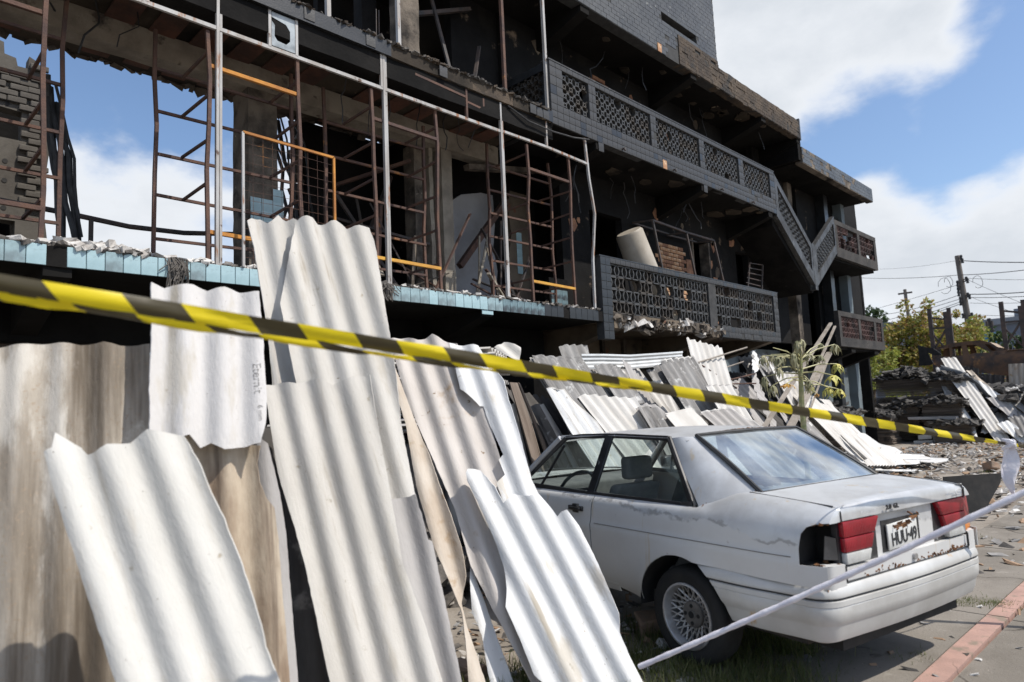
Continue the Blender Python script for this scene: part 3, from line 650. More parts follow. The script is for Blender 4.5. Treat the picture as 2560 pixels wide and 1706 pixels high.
for a, b in ((8.9, 9.7), (10.7, 13.3), (14.0, 15.35), (16.0, 18.2), (18.9, 19.6), (20.4, 24.2)): mb.box(a, b, W1, W1+.15, 3.08, 5.86)
for a, b in ((9.7, 10.7), (13.3, 14.0), (15.35, 16.0), (18.2, 18.9), (19.6, 20.4)): mb.box(a, b, W1, W1+.15, 5.2, 5.86)
rw = mb.build('rear_wall', M_sootwall, B)
bbox('rear_wall', 8.9, 24.2, 9.3, 9.4, 3.0, 5.9, M_soot)
bbox('plaster_patch', 13.0, 13.28, W1-.02, W1+.01, 3.08, 4.7, M_brick, rw)
brick_patch(11.8, 13.0, 3.4, 4.98, W1, rw); brick_patch(14.05, 14.5, 3.08, 4.5, W1, rw, False)
bbox('door_jamb', 13.26, 13.32, W1-.03, W1+.2, 3.08, 5.2, M_cream, rw); bbox('door_jamb', 13.98, 14.04, W1-.03, W1+.2, 3.08, 5.2, M_slabedge, rw)
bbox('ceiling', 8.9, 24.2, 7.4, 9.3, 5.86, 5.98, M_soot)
# ---- second storey above: walls, columns, soffit, roof fascia, tower
W2 = 7.36
mb = MB()
for a, b in ((7.6, 9.2), (10.2, 11.2), (11.9, 13.9), (14.5, 15.35), (16.6, 18.4), (19.2, 24.2)): mb.box(a, b, W2, W2+.15, 6.0, 8.12)
for a, b in ((9.2, 10.2), (11.2, 11.9), (13.9, 14.5), (18.4, 19.2)): mb.box(a, b, W2, W2+.15, 7.7, 8.12)
mb.box(15.35, 16.6, W2, W2+.15, 6.0, 7.45)
uw = mb.build('upper_wall', M_sootwall, B)
brick_patch(9.75, 10.5, 6.9, 7.9, W2, uw, False, prob=.8); brick_patch(12.2, 13.8, 6.6, 7.7, W2, uw, False, prob=.75)
bbox('rear_wall', 7.6, 14.9, 9.3, 9.4, 6.0, 8.14, M_soot); bbox('rear_wall', 17.3, 24.2, 9.3, 9.4, 6.0, 8.14, M_soot)
bbox('floor', 7.55, 24.2, 7.41, 9.3, 5.99, 6.05, M_soot)
rf = bbox('roof_slab', 4.75, 17.2, YF+.02, 9.4, 8.15, 8.35, M_soffit, rough=.02, seed=41)
bbox('roof_slab', 17.2, 22.55, YF+.02, 9.4, 7.56, 7.72, M_soffit, rough=.015, seed=42)
bbox('roof_step', 17.05, 17.25, YF+.03, 9.4, 7.58, 8.16, M_soot)
for x in (8.4, 11.85, 15.0, 17.0): bracket(x, x+.22, 8.152, d0=.14, d1=.42, yb=7.4)
# tiled fascia and tower face: real tiles, too many to be parts
def tile_field(x0, x1, z0, z1, Y, holes=(), name='facing_tiles', mt=M_ttile, skip=.01, par_=B, wd=TS*1.12, ht=TS*.62):
    mb = MB(); j = 0; z = z0
    while z+ht <= z1+.001:
        x = x0 - (wd/2 if j % 2 else 0)
        while x+wd <= x1+wd/2:
            xa, xb = max(x, x0), min(x+wd, x1)
            ok = not any(a < (xa+xb)/2 < b and c < z+ht/2 < d for a, b, c, d in holes)
            if ok and xb-xa > .02 and rng.random() > skip:
                d = rng.uniform(.005, .009); mb.box(xa+.003, xb-.003, Y-d, Y+.01, z+.003, z+ht-.003)
            x += wd
        z += ht; j += 1
    return tag(mb.build(name, mt, par_), kind='stuff')
mb = MB()
slit = (10.86, 12.15, 8.78, 8.98)
mb.box(4.75, 12.98, YF, YF+.2, 8.12, slit[2]); mb.box(4.75, slit[0], YF, YF+.2, slit[2], slit[3]); mb.box(slit[1], 12.98, YF, YF+.2, slit[2], slit[3]); mb.box(4.75, 12.98, YF, YF+.2, slit[3], 11.2)
tw = mb.build('tower_wall', M_groutd, B)
mb = MB(); mb.box(12.83, 12.98, YF+.201, 7.8, 8.35, 11.2); mb.box(6.0, 6.2, YF+.201, 8.6, 8.35, 11.2); mb.build('tower_wall', M_sootwall, B)
tile_field(8.0, 12.98, 8.13, 11.2, YF, [(slit[0]-.02, slit[1]+.02, slit[2]-.01, slit[3]+.02), (11.35, 12.98, 8.1, 8.72), (10.95, 11.5, 8.1, 8.35)], par_=tw)
# peeled fascia to the right of the tower: rough plaster with remains of block courses
def peeled(x0, x1, z0, z1, name='peeled_fascia'):
    mb = MB(); n = int((x1-x0)/.07); rows = []
    for j in range(8):
        rows.append([])
        for i in range(n+1):
            x = x0+(x1-x0)*i/n; t = j/7; z = z0+(z1-z0)*t
            if j == 0: z += mnoise.noise(Vector((x*5, 0, 1)))*.05
            if j == 7: z += mnoise.noise(Vector((x*3, 2, 1)))*.015
            rows[-1].append((x, YF-.01+mnoise.noise(Vector((x*6, z*9, 4)))*.010, z))
    mb.grid(rows); mb.grid([[(p[0], YF+.15, p[2]) for p in rows[0]], rows[0]]); mb.grid([rows[-1], [(p[0], YF+.15, p[2]) for p in rows[-1]]])
    return mb.build(name, M_peel, B, 50)
pf = peeled(11.4, 17.18, 8.12, 8.60)
tile_field(13.0, 17.15, 8.13, 8.58, YF-.013, name='block_courses', mt=M_peel, skip=.16, par_=pf, wd=.21, ht=.075)
tile_field(11.4, 13.0, 8.13, 8.75, YF-.013, name='block_courses', mt=M_peel, skip=.12, par_=pf, wd=.21, ht=.075)
bbox('fascia_end', 17.14, 17.2, YF-.02, YF+.2, 8.10, 8.66, M_btile)
mb = MB(); mb.box(17.2, 22.6, YF, YF+.18, 7.52, 7.94); f2 = mb.build('eave_fascia', M_slabedge, B); tile_field(17.2, 22.6, 7.54, 7.94, YF, name='facing_tiles', mt=M_ttile, skip=.22, par_=f2, wd=.2, ht=.1)
tile_obj(tme, 'broken_patch', 10.7, 8.2, YF-.01, tw, M_brickl)
# ---- the open upper storey left of the balcony
for x, mt in ((4.78, M_pwhite), (6.6, M_rust), (7.50, M_pwhite)): bpart('mullion', MB().bar((x, YF+.06, 6.04), (x, YF+.06, 8.2), .045), mt)
bpart('mullion', MB().bar((3.84, YF+.1, 6.04), (3.84, YF+.1, 8.6), .05), M_pwhite)
column(5.2, 5.5, 6.9, 7.15, 6.03, 8.2, M_slabedge, seed=51); column(4.86, 5.1, 7.3, 7.5, 6.03, 8.2, M_soot, seed=52)
bbox('upper_wall', 4.9, 6.6, 8.5, 8.62, 6.0, 8.2, M_soot); bbox('upper_wall', 6.6, 7.6, 7.5, 7.65, 6.0, 8.2, M_sootwall)
for a, b, wd in (((5.6, 7.2, 7.2), (6.9, 7.4, 7.9), .09), ((6.2, 7.0, 6.2), (6.0, 7.3, 7.9), .05), ((6.5, 7.0, 6.1), (6.9, 7.2, 7.2), .05), ((5.7, 7.4, 6.3), (6.8, 7.3, 6.6), .05)):
    bpart('fallen_beam', MB().bar(a, b, wd, wd*.6), M_darksteel)
for x in (4.62, 4.66): bpart('rebar', MB().tube([(x, YF+.3, 6.0), (x+.01, YF+.3, 6.62)], .007, 5), M_darksteel)
mb = MB()
for i in range(30): chunk(mb, (4.72+rng.gauss(0, .1), YF+.35+rng.random()*.2, 6.06+rng.random()*.14), .06, .05, .04, rng, .5)
tag(mb.build('rubble', M_debrisd, B), kind='stuff')
# end wall and columns at the far right of the building
for x, y, mt in ((16.2, 7.9, M_soot), (18.5, 7.4, M_slabedge), (20.6, 7.2, M_btile2), (22.0, 7.2, M_paleblue), (24.0, 7.9, M_soot)): column(x, x+.28, y-.1, y+.15, 0, 7.6, mt, seed=int(x*3))
bbox('end_wall', 24.2, 24.35, 7.4, 14, 0, 7.6, M_soot)

# ---- hanging wires, fallen laths, room debris
for i in range(34):
    x = rng.uniform(4.2, 14.5) if i > 8 else rng.uniform(-.5, 4); top_z, y = (5.84, rng.uniform(6.7, 7.35)) if rng.random() < .7 else (8.1, rng.uniform(6.7, 7.3))
    if top_z > 6 and x < 7.7: x = rng.uniform(7.8, 16)
    p = [Vector((x, y, top_z))]
    for k in range(rng.randint(3, 6)): p.append(p[-1]+Vector((rng.gauss(0, .06), rng.gauss(0, .03), -rng.uniform(.06, .2))))
    bpart('hanging_wire', MB().tube(p, rng.uniform(.005, .011), 4), M_cable)
for i in range(26):
    x = rng.uniform(4.7, 8.7); a = Vector((x, rng.uniform(7.0, 8.0), rng.uniform(3.1, 3.4))); b = a+Vector((rng.gauss(0, .5), rng.uniform(-.3, .4), rng.uniform(.2, 1.3)))
    bpart('fallen_lath', MB().bar(a, b, rng.uniform(.02, .05), .02), rng.choice((M_darksteel, M_rust, M_slabedge, M_beam)))
for mt, n in ((M_debrisd, 420), (M_slabedge, 160), (M_debrisl, 60)):
    mb = MB()
    for i in range(n):
        x = rng.uniform(4.3, 8.6); y = rng.uniform(6.9, 8.3); s_ = rng.uniform(.02, .09); chunk(mb, (x, y, 3.1+rng.random()*.25*(y-6.7)), s_*1.6, s_, s_*.5, rng, .5)
    tag(mb.build('room_debris', mt, B), kind='stuff')
# plaster still clinging to the soffits and walls in thin flakes
for mt, zc, n in ((M_ceil, 5.853, 14), (M_ceil, 8.145, 16)):
    for i in range(n):
        x = rng.uniform(7.8 if zc < 6 else 9.0, 16.5); y = rng.uniform(6.5, 7.3); k = rng.randint(5, 8); r_ = rng.uniform(.05, .22); ph = rng.random()*6
        if zc < 6 and x > 15: continue
        bpart('plaster_flake', MB().prism([(x+r_*rng.uniform(.5, 1.1)*1.5*math.cos(ph+2*math.pi*q/k), y+r_*rng.uniform(.5, 1)*math.sin(ph+2*math.pi*q/k)) for q in range(k)], 'z', zc-.012, zc+.02), mt)
for i in range(34):
    up_ = rng.random() < .5; x = rng.uniform(7.8, 15.2); z = rng.uniform(6.95, 8.0) if up_ else rng.uniform(4.05, 5.7); k = rng.randint(5, 8); r_ = rng.uniform(.04, .16); ph = rng.random()*6; Yw = W2 if up_ else W1
    if not up_ and (x < 9 or 9.6 < x < 10.8 or 13.2 < x < 14.1): continue
    bpart('plaster_flake', MB().prism([(x+r_*rng.uniform(.5, 1.1)*math.cos(ph+2*math.pi*q/k), z+r_*rng.uniform(.6, 1.3)*math.sin(ph+2*math.pi*q/k)) for q in range(k)], 'y', Yw-.008, Yw+.02), rng.choice((M_brick, M_peel, M_cream)))

# ================================================================== SHAPED PATCHES
def in_poly(p, poly):
    x, y = p; c = False; n = len(poly); j = n-1
    for i in range(n):
        xi, yi = poly[i]; xj, yj = poly[j]
        if (yi > y) != (yj > y) and x < (xj-xi)*(y-yi)/(yj-yi)+xi: c = not c
        j = i
    return c
def resample(poly, du, dv):
    out_ = []; n = len(poly)
    for i in range(n):
        a, b = poly[i], poly[(i+1) % n]; k = max(1, int(max(abs(b[0]-a[0])/du, abs(b[1]-a[1])/dv)))
        for q in range(k): out_.append((a[0]+(b[0]-a[0])*q/k, a[1]+(b[1]-a[1])*q/k))
    return out_
def edge_dist(p, poly, du, dv):
    d = 9e9; n = len(poly)
    for i in range(n):
        a = (poly[i][0]/du, poly[i][1]/dv); b = (poly[(i+1) % n][0]/du, poly[(i+1) % n][1]/dv); q = (p[0]/du, p[1]/dv)
        ex_, ey = b[0]-a[0], b[1]-a[1]; l2 = ex_*ex_+ey*ey
        t = 0 if l2 < 1e-12 else max(0, min(1, ((q[0]-a[0])*ex_+(q[1]-a[1])*ey)/l2))
        d = min(d, math.hypot(q[0]-a[0]-ex_*t, q[1]-a[1]-ey*t))
    return d
def cdt_patch(outer, holes=(), du=.04, dv=.04, ugrid=None):
    """clean triangulation of a 2D outline with holes; returns points and faces"""
    loops = [resample(outer, du, dv)] + [resample(h, du, dv) for h in holes]
    pts = []; edges = []
    for lp_ in loops:
        o = len(pts); pts += lp_; edges += [(o+i, o+(i+1) % len(lp_)) for i in range(len(lp_))]
    us = [p[0] for p in outer]; vs = [p[1] for p in outer]
    u0, u1, v0, v1 = min(us), max(us), min(vs), max(vs)
    ul = ugrid or [u0+(i+.5)*du for i in range(int((u1-u0)/du)+1)]
    nv = int((v1-v0)/dv)+1
    for u in ul:
        for j in range(nv):
            p = (u, v0+(j+.5)*(v1-v0)/nv)
            if not in_poly(p, outer) or any(in_poly(p, h) for h in holes): continue
            if min(edge_dist(p, lq, du, dv) for lq in [outer]+list(holes)) < .45: continue
            pts.append(p)
    sc = du/dv
    r = delaunay_2d_cdt([Vector((p[0], p[1]*sc)) for p in pts], edges, [], 0, 1e-7)
    V = [(v.x, v.y/sc) for v in r[0]]
    F = []
    for f in r[2]:
        cx = sum(V[i][0] for i in f)/3; cy = sum(V[i][1] for i in f)/3
        if in_poly((cx, cy), outer) and not any(in_poly((cx, cy), h) for h in holes): F.append(tuple(f))
    return V, F
def thicken(bm, t):
    """give an open surface a real thickness: a second skin along the vertex normals and walls round the rim"""
    bm.normal_update(); vs = bm.verts[:]; fs = bm.faces[:]; be = [e for e in bm.edges if len(e.link_faces) == 1]
    nv = {v: bm.verts.new(v.co-v.normal*t) for v in vs}
    for f in fs:
        try: bm.faces.new([nv[v] for v in reversed(f.verts)])
        except ValueError: pass
    for e in be:
        a, b = e.verts
        try: bm.faces.new((a, b, nv[b], nv[a]))
        except ValueError: pass
    bmesh.ops.recalc_face_normals(bm, faces=bm.faces)
def patch_mesh(V, F, mp_, name, mt, thick=0, smooth=35, inward=None):
    P = [mp_(u, v) for u, v in V]
    me = bpy.data.meshes.new(name); me.from_pydata([tuple(p) for p in P], [], F); me.materials.append(mt)
    bm = bmesh.new(); bm.from_mesh(me); bmesh.ops.recalc_face_normals(bm, faces=bm.faces)
    if thick: thicken(bm, thick)
    bm.to_mesh(me); bm.free()
    if smooth: me.shade_smooth(); me.set_sharp_from_angle(angle=R(smooth))
    return me

# ================================================================== THE SILVER SALOON
def paint_material():
    mt = bpy.data.materials.new('silver_paint'); mt.use_nodes = True; t = mt.node_tree; l = t.links; b = t.nodes['Principled BSDF']
    nn = t.nodes.new; co = nn('ShaderNodeTexCoord').outputs['Object']
    def noi(sc, det, off, st=(1, 1, 1)):
        m_ = nn('ShaderNodeMapping'); m_.inputs['Location'].default_value = (off, off, off); m_.inputs['Scale'].default_value = st; l.new(co, m_.inputs[0])
        x = nn('ShaderNodeTexNoise'); x.inputs['Scale'].default_value = sc; x.inputs['Detail'].default_value = det; x.inputs['Roughness'].default_value = .62; l.new(m_.outputs[0], x.inputs['Vector']); return x.outputs[0]
    def rmp(v, a, c): r_ = nn('ShaderNodeMapRange'); r_.interpolation_type = 'SMOOTHSTEP'; r_.inputs['From Min'].default_value = a; r_.inputs['From Max'].default_value = c; l.new(v, r_.inputs['Value']); return r_.outputs[0]
    def mix(f, a, c):
        m_ = nn('ShaderNodeMix'); m_.data_type = 'RGBA'; l.new(f, m_.inputs['Factor'])
        for k, v in (('A', a), ('B', c)):
            if isinstance(v, tuple): m_.inputs[k].default_value = (*v, 1)
            else: l.new(v, m_.inputs[k])
        return m_.outputs['Result']
    def mth(op, a, c):
        m_ = nn('ShaderNodeMath'); m_.operation = op
        for i, v in enumerate((a, c)):
            if isinstance(v, float): m_.inputs[i].default_value = v
            else: l.new(v, m_.inputs[i])
        return m_.outputs[0]
    sepn = nn('ShaderNodeSeparateXYZ'); l.new(co, sepn.inputs[0]); X, Z = sepn.outputs['X'], sepn.outputs['Z']
    # lacquer peels off below a wandering line on the flank: duller, dustier paint
    line = mth('ADD', mth('MULTIPLY', noi(2.3, 8, 2.0), .34), mth('MULTIPLY', X, .05))
    h = mth('SUBTRACT', Z, line)                       # > .72 : still lacquered
    peel = rmp(h, .735, .722)
    edge = mth('MULTIPLY', rmp(h, .712, .724), rmp(h, .745, .732))
    edge = mth('MULTIPLY', edge, rmp(noi(9, 5, 9.0), .45, .56))
    dust = rmp(noi(3.1, 9, 5.0), .38, .68)
    low = rmp(Z, .62, .32)
    c = mix(dust, (.58, .59, .60), (.44, .44, .44))
    c = mix(mth('MULTIPLY', peel, .75), c, (.61, .60, .58))
    c = mix(mth('MULTIPLY', edge, .6), c, (.22, .21, .20))
    c = mix(mth('MULTIPLY', low, .55), c, (.36, .33, .28))
    runs = mth('MULTIPLY', rmp(noi(7, 3, 1.0, (1.6, 1.6, .07)), .63, .72), .45)
    c = mix(runs, c, (.50, .36, .17))
    rust = rmp(noi(9, 9, 7.0), .685, .72)
    c = mix(rust, c, (.17, .075, .03))
    l.new(c, b.inputs['Base Color'])
    rr = nn('ShaderNodeMapRange'); rr.inputs['To Min'].default_value = .33; rr.inputs['To Max'].default_value = .62; l.new(peel, rr.inputs['Value']); l.new(rr.outputs[0], b.inputs['Roughness'])
    mm = nn('ShaderNodeMapRange'); mm.inputs['To Min'].default_value = .22; mm.inputs['To Max'].default_value = .0; l.new(mth('MAXIMUM', rust, low), mm.inputs['Value']); l.new(mm.outputs[0], b.inputs['Metallic'])
    bn = nn('ShaderNodeBump'); bn.inputs['Strength'].default_value = .12; bn.inputs['Distance'].default_value = .004; l.new(noi(3.0, 3, 4.0), bn.inputs['Height']); l.new(bn.outputs[0], b.inputs['Normal'])
    return mt
M_paint = paint_material()
M_bump = mat('silver_bumper', (0.5600, 0.5544, 0.5376), (0.4480, 0.4368, 0.4144), 2.2, .42, .04, 30, metal=.15, spots=[((.50, .33, .17), 3.2, .66, .07, (1.5, 1.5, .35)), ((.33, .30, .26), 9, .68, .05)])
M_rustp = mat('rusted_edge', (.26, .115, .04), (.10, .05, .028), 14, .9, .5, 60, spots=[((.5, .48, .45), 10, .6, .06)])
M_rubber = mat('black_rubber', (.018, .018, .019), (.035, .034, .033), 9, .55, .15, 40)
M_trim = mat('black_trim', (.014, .014, .016), (.03, .03, .032), 6, .3, spots=[((.30, .30, .30), 9, .66, .04)])
M_tyre = mat('tyre_rubber', (0.0121, 0.0116, 0.0110), (0.0248, 0.0231, 0.0209), 5, .85, .3, 60)
M_alloy = mat('dull_alloy', (.52, .52, .53), (.32, .30, .28), 7, .45, .1, 30, metal=.6)
M_alloyd = mat('dirty_alloy', (.20, .18, .16), (.11, .10, .09), 8, .7, .1, 30, metal=.2)
M_red = mat('red_lens', (.30, .012, .022), (.22, .010, .018), 6, .22, .06, 40)
M_lens = mat('clear_lens', (.62, .62, .60), (.48, .48, .46), 8, .2, .06, 60)
for _m in (M_red, M_lens):          # moulded ribs in the lenses
    t_ = _m.node_tree; co_ = t_.nodes.new('ShaderNodeTexCoord'); wv_ = t_.nodes.new('ShaderNodeTexWave'); wv_.bands_direction = 'Y'; wv_.inputs['Scale'].default_value = 22; t_.links.new(co_.outputs['Object'], wv_.inputs['Vector']); bn_ = t_.nodes.new('ShaderNodeBump'); bn_.inputs['Strength'].default_value = .5; bn_.inputs['Distance'].default_value = .004; t_.links.new(wv_.outputs['Fac'], bn_.inputs['Height']); t_.links.new(bn_.outputs[0], t_.nodes['Principled BSDF'].inputs['Normal'])
M_amber = mat('amber_lens', (.75, .25, .03), (.6, .2, .03), 6, .25)
M_black = mat('hollow_black', (.010, .010, .010), (.025, .022, .02), 7, .8)
M_under = mat('underbody', (.03, .027, .024), (.06, .05, .04), 6, .95, .3, 20)
M_seat = mat('grey_cloth_seat', (.15, .15, .15), (.20, .195, .19), 9, .95, .2, 80)
M_plate = mat('number_plate', (.66, .66, .64), (.56, .55, .52), 5, .5, spots=[((.10, .05, .03), 6, .66, .04), ((.40, .36, .30), 3, .62, .1)])
M_ink = mat('black_ink', (.02, .02, .022), rough=.5)
M_faint = mat('worn_badge', (.40, .41, .43), (.55, .56, .57), 20, .5)
M_faintw = mat('worn_white_badge', (.72, .73, .74), (.60, .61, .62), 30, .5)
M_paper = mat('old_paper', (.62, .60, .56), (.48, .45, .40), 5, .9)
def glass_material(name, tint, gl=.06, rough=.02, dirt=.25, dirt_glare_c=(.42, .42, .40)):  # dirt film; on the rear glass its colour also carries reflected brightness
    mt = bpy.data.materials.new(name); mt.use_nodes = True; t = mt.node_tree; l = t.links; t.nodes.clear(); nn = t.nodes.new
    o = nn('ShaderNodeOutputMaterial'); tr = nn('ShaderNodeBsdfTransparent'); tr.inputs[0].default_value = (*tint, 1)
    gs = nn('ShaderNodeBsdfGlossy'); gs.inputs['Roughness'].default_value = rough; fw_ = nn('ShaderNodeLayerWeight'); fw_.inputs['Blend'].default_value = .5; fr = nn('ShaderNodeMath'); fr.operation = 'POWER'; l.new(fw_.outputs['Facing'], fr.inputs[0]); fr.inputs[1].default_value = 3.2
    ad = nn('ShaderNodeMath'); ad.operation = 'MULTIPLY_ADD'; ad.inputs[1].default_value = .9; ad.inputs[2].default_value = gl; ad.use_clamp = True; l.new(fr.outputs[0], ad.inputs[0])
    m1 = nn('ShaderNodeMixShader'); l.new(ad.outputs[0], m1.inputs[0]); l.new(tr.outputs[0], m1.inputs[1]); l.new(gs.outputs[0], m1.inputs[2])
    df = nn('ShaderNodeBsdfDiffuse'); df.inputs[0].default_value = (*dirt_glare_c, 1); tcn = nn('ShaderNodeTexCoord'); nz = nn('ShaderNodeTexNoise'); nz.inputs['Scale'].default_value = 3.2; nz.inputs['Detail'].default_value = 7; l.new(tcn.outputs['Object'], nz.inputs['Vector'])
    mr_ = nn('ShaderNodeMapRange'); mr_.inputs['From Min'].default_value = .4; mr_.inputs['From Max'].default_value = .75; mr_.inputs['To Max'].default_value = dirt; l.new(nz.outputs[0], mr_.inputs['Value'])
    m2 = nn('ShaderNodeMixShader'); l.new(mr_.outputs[0], m2.inputs[0]); l.new(m1.outputs[0], m2.inputs[1]); l.new(df.outputs[0], m2.inputs[2]); l.new(m2.outputs[0], o.inputs[0]); return mt
M_glass = glass_material('car_glass', (.84, .90, .88), .05, .015, .10)
M_rglass = glass_material('rear_glass', (.66, .76, .78), .34, .03, .42, (.55, .61, .65))  # pale blue film paints the bright reflection in along with the dust

CAR = empty('silver_saloon', CO, 'derelict silver two door saloon with peeling lacquer, rust and a missing corner lamp', 'car', rz=CA)
def cpart(name, mb_or_me, mt=None, parent=None, smooth=35, bev=None):
    me = mb_or_me if isinstance(mb_or_me, bpy.types.Mesh) else mb_or_me.mesh(name, mt, None)
    if bev: bevel(me, bev[0], bev[1])
    if smooth: me.shade_smooth(); me.set_sharp_from_angle(angle=R(smooth))
    return link(name, me, parent or CAR)
def cr(tab, s):
    """Catmull-Rom through a table of (s, a, b)"""
    n = len(tab)
    if s <= tab[0][0]: return tab[0][1:]
    if s >= tab[-1][0]: return tab[-1][1:]
    for i in range(n-1):
        if tab[i][0] <= s <= tab[i+1][0]: break
    p0, p1, p2, p3 = tab[max(i-1, 0)], tab[i], tab[i+1], tab[min(i+2, n-1)]; t = (s-p1[0])/(p2[0]-p1[0]); o_ = []
    for k in range(1, len(p1)):
        m1 = (p2[k]-p0[k])/(p2[0]-p0[0])*(p2[0]-p1[0]); m2 = (p3[k]-p1[k])/(p3[0]-p1[0])*(p2[0]-p1[0])
        o_.append((2*t**3-3*t*t+1)*p1[k]+(t**3-2*t*t+t)*m1+(-2*t**3+3*t*t)*p2[k]+(t**3-t*t)*m2)
    return o_
SEC_LOW = [(0, .785, .30), (.10, .828, .40), (.25, .846, .55), (.40, .853, .70), (.47, .854, .772), (.482, .847, .783), (.49, .843, .792), (.58, .833, .88), (.63, .818, .93)]
SEC_REAR = SEC_LOW + [(.68, .790, .975), (.74, .745, 1.012), (.80, .69, 1.032), (.83, .66, 1.037)]
SEC_CAB = SEC_LOW[:-1] + [(.62, .822, .922), (.66, .806, .95), (.70, .785, .962), (.76, .765, .964), (.83, .745, .962)]
def sstep(a, b, x): t = max(0, min(1, (x-a)/(b-a))); return t*t*(3-2*t)
def flank(x, s, sgn=1):
    ya, za = cr(SEC_REAR, s); yb, zb = cr(SEC_CAB, s); k = sstep(-.42, -.12, x); y = ya+(yb-ya)*k; z = za+(zb-za)*k
    if x > 2.0: y2, z2_ = cr(SEC_REAR, s); k = sstep(2.0, 2.3, x); y += (y2-y)*k; z += (z2_-.10*max(0, s-.5)-z)*k; z -= .09*max(0, (x-2.2)/1.2)*s
    if x < -.55: y -= ((-.55-x)/.43)**2*.045
    if x < -.86: y -= ((-.86-x)/.12)**2*.022
    if x > 2.6: y -= ((x-2.6)/.85)**2*.10
    if x < -.12 and s > .66: z += .030*sstep(.66, .83, s)*max(0, min(1, (x+.95)/.5))
    # swollen wheel arch lips
    for cx in (0, 2.55):
        d = math.hypot(x-cx, z-.30)
        if .33 < d < .50 and z < .8: y += .012*max(0, 1-abs(d-.385)/.07)
    return Vector((x, y*sgn, z))
def circ(cx, cz, r, n=34, a0=0, a1=360): return [(cx+r*math.cos(R(a0+(a1-a0)*i/n)), cz-.30+r*math.sin(R(a0+(a1-a0)*i/n))) for i in range(n)]
def arch_poly(x0, x1, top, cx, r=.372, bottom=.03):
    """outline of a flank panel whose lower edge is notched by a wheel arch"""
    zc = 0.0; a = math.asin(bottom/r); n = 26
    arc = [(cx+r*math.cos(math.pi-a-(math.pi-2*a)*i/n), r*math.sin(math.pi-a-(math.pi-2*a)*i/n)) for i in range(n+1)]
    return arc, a
UG = None
for sgn, side in ((1, 'left'), (-1, 'right')):
    # quarter panel, from the tail to the door gap, with the lamp cavity cut out on the left
    arc, _ = arch_poly(0, 0, 0, 0.0)
    low = .02
    notch = [(-.975, .445), (-.845, .445), (-.838, .52), (-.85, .60), (-.875, .635), (-.915, .652), (-.975, .660)]
    arcq = [p for p in arc if not (p[0] < 0 and p[1] < .335)]
    outer = [(.840, low+.05), (.840, .83), (-.975, .83)] + notch[::-1] + [(-.975, .335)] + arcq + [(.60, low+.05)]
    V, F = cdt_patch(outer, [], .035, .03)
    cpart('quarter_panel', patch_mesh(V, F, lambda u, v: flank(u, v, sgn), 'quarter_panel', M_paint, .004))
    # door
    outer = [(.851, .10), (1.98, .10), (2.0, .5), (1.96, .83), (.851, .83)]
    V, F = cdt_patch(outer, [], .04, .03); dr = cpart('door', patch_mesh(V, F, lambda u, v: flank(u, v, sgn), 'door', M_paint, .004))
    V, F = cdt_patch([(.60, .035), (1.98, .03), (1.98, .093), (.60, .093)], [], .05, .03); cpart('sill', patch_mesh(V, F, lambda u, v: flank(u, v, sgn), 'sill', M_bump, .004))
    # front wing
    arc2 = [(p[0]+2.55, p[1]) for p in arc]
    outer = [(2.008, .05), (2.12, .05)] + arc2 + [(3.1, .05), (3.42, .06), (3.42, .80), (1.98, .83), (2.008, .5)]
    V, F = cdt_patch(outer, [], .05, .04); cpart('front_wing', patch_mesh(V, F, lambda u, v: flank(u, v, sgn), 'front_wing', M_paint, .004))
    # handle
    hb = MB(); hx, hz = 1.02, .865; y = .838*sgn
    hb.box(hx-.085, hx+.085, y-.012, y+.012, hz-.018, hz+.018); hb.box(hx-.07, hx+.055, y+.010*sgn, y+.032*sgn, hz-.010, hz+.012); hb.box(hx-.03, hx+.03, y-.01, y+.014, hz-.032, hz+.034)
    cpart('handle', hb, M_trim, dr, 30, (.006, 2))
    # thin grey line painting in the light and dark edge of the crease
    st = MB(); st.tube([flank(-.80+i*.08, .478, sgn)+Vector((0, .002*sgn, 0)) for i in range(21)], .0022, 5); cpart('crease_shade_line', st, M_alloyd)
# floor, sills, inner wheel boxes
ub = MB(); ub.box(-.78, 3.3, -.72, .72, .31, .38); cpart('floor_pan', ub, M_under)
for sx in (0, 2.55):
    for sgn in (1, -1):
        wb = MB(); n = 16; rows = [[], []]
        for i in range(n+1):
            a = math.pi*i/n; rows[0].append((sx+.374*math.cos(a), .838*sgn, .30+.374*math.sin(a))); rows[1].append((sx+.374*math.cos(a), .50*sgn, .30+.374*math.sin(a)))
        wb.grid(rows); wb.add([rows[1][i] for i in range(n+1)], [tuple(range(n+1))]); cpart('wheel_housing', wb, M_black)
ib = MB(); ib.box(-.90, -.42, -.60, .60, .28, .99); cpart('boot_liner', ib, M_black)
# trunk lid
lid = MB(); rows = []
for i in range(11):
    t = i/10; x = -.955+t*(.955-.43); rows.append([])
    for j in range(25):
        y = -.655+1.31*j/24; rows[-1].append((x-.012*(1-(y/.655)**2)*(1-t), y, 1.034+.034*t+.018*(1-(y/.655)**2)-.006*(1-t)**2))
edge = []
for k, (dx, z) in enumerate([(-.008, 1.027), (-.018, 1.012), (-.022, .99), (-.022, .958)]):
    edge.append([(rows[0][j][0]+dx, rows[0][j][1], z+.012*(1-(rows[0][j][1]/.655)**2)*(z > 1.0)) for j in range(25)])
lid.grid(edge[::-1]+rows)
boot = cpart('boot_lid', lid, M_paint)
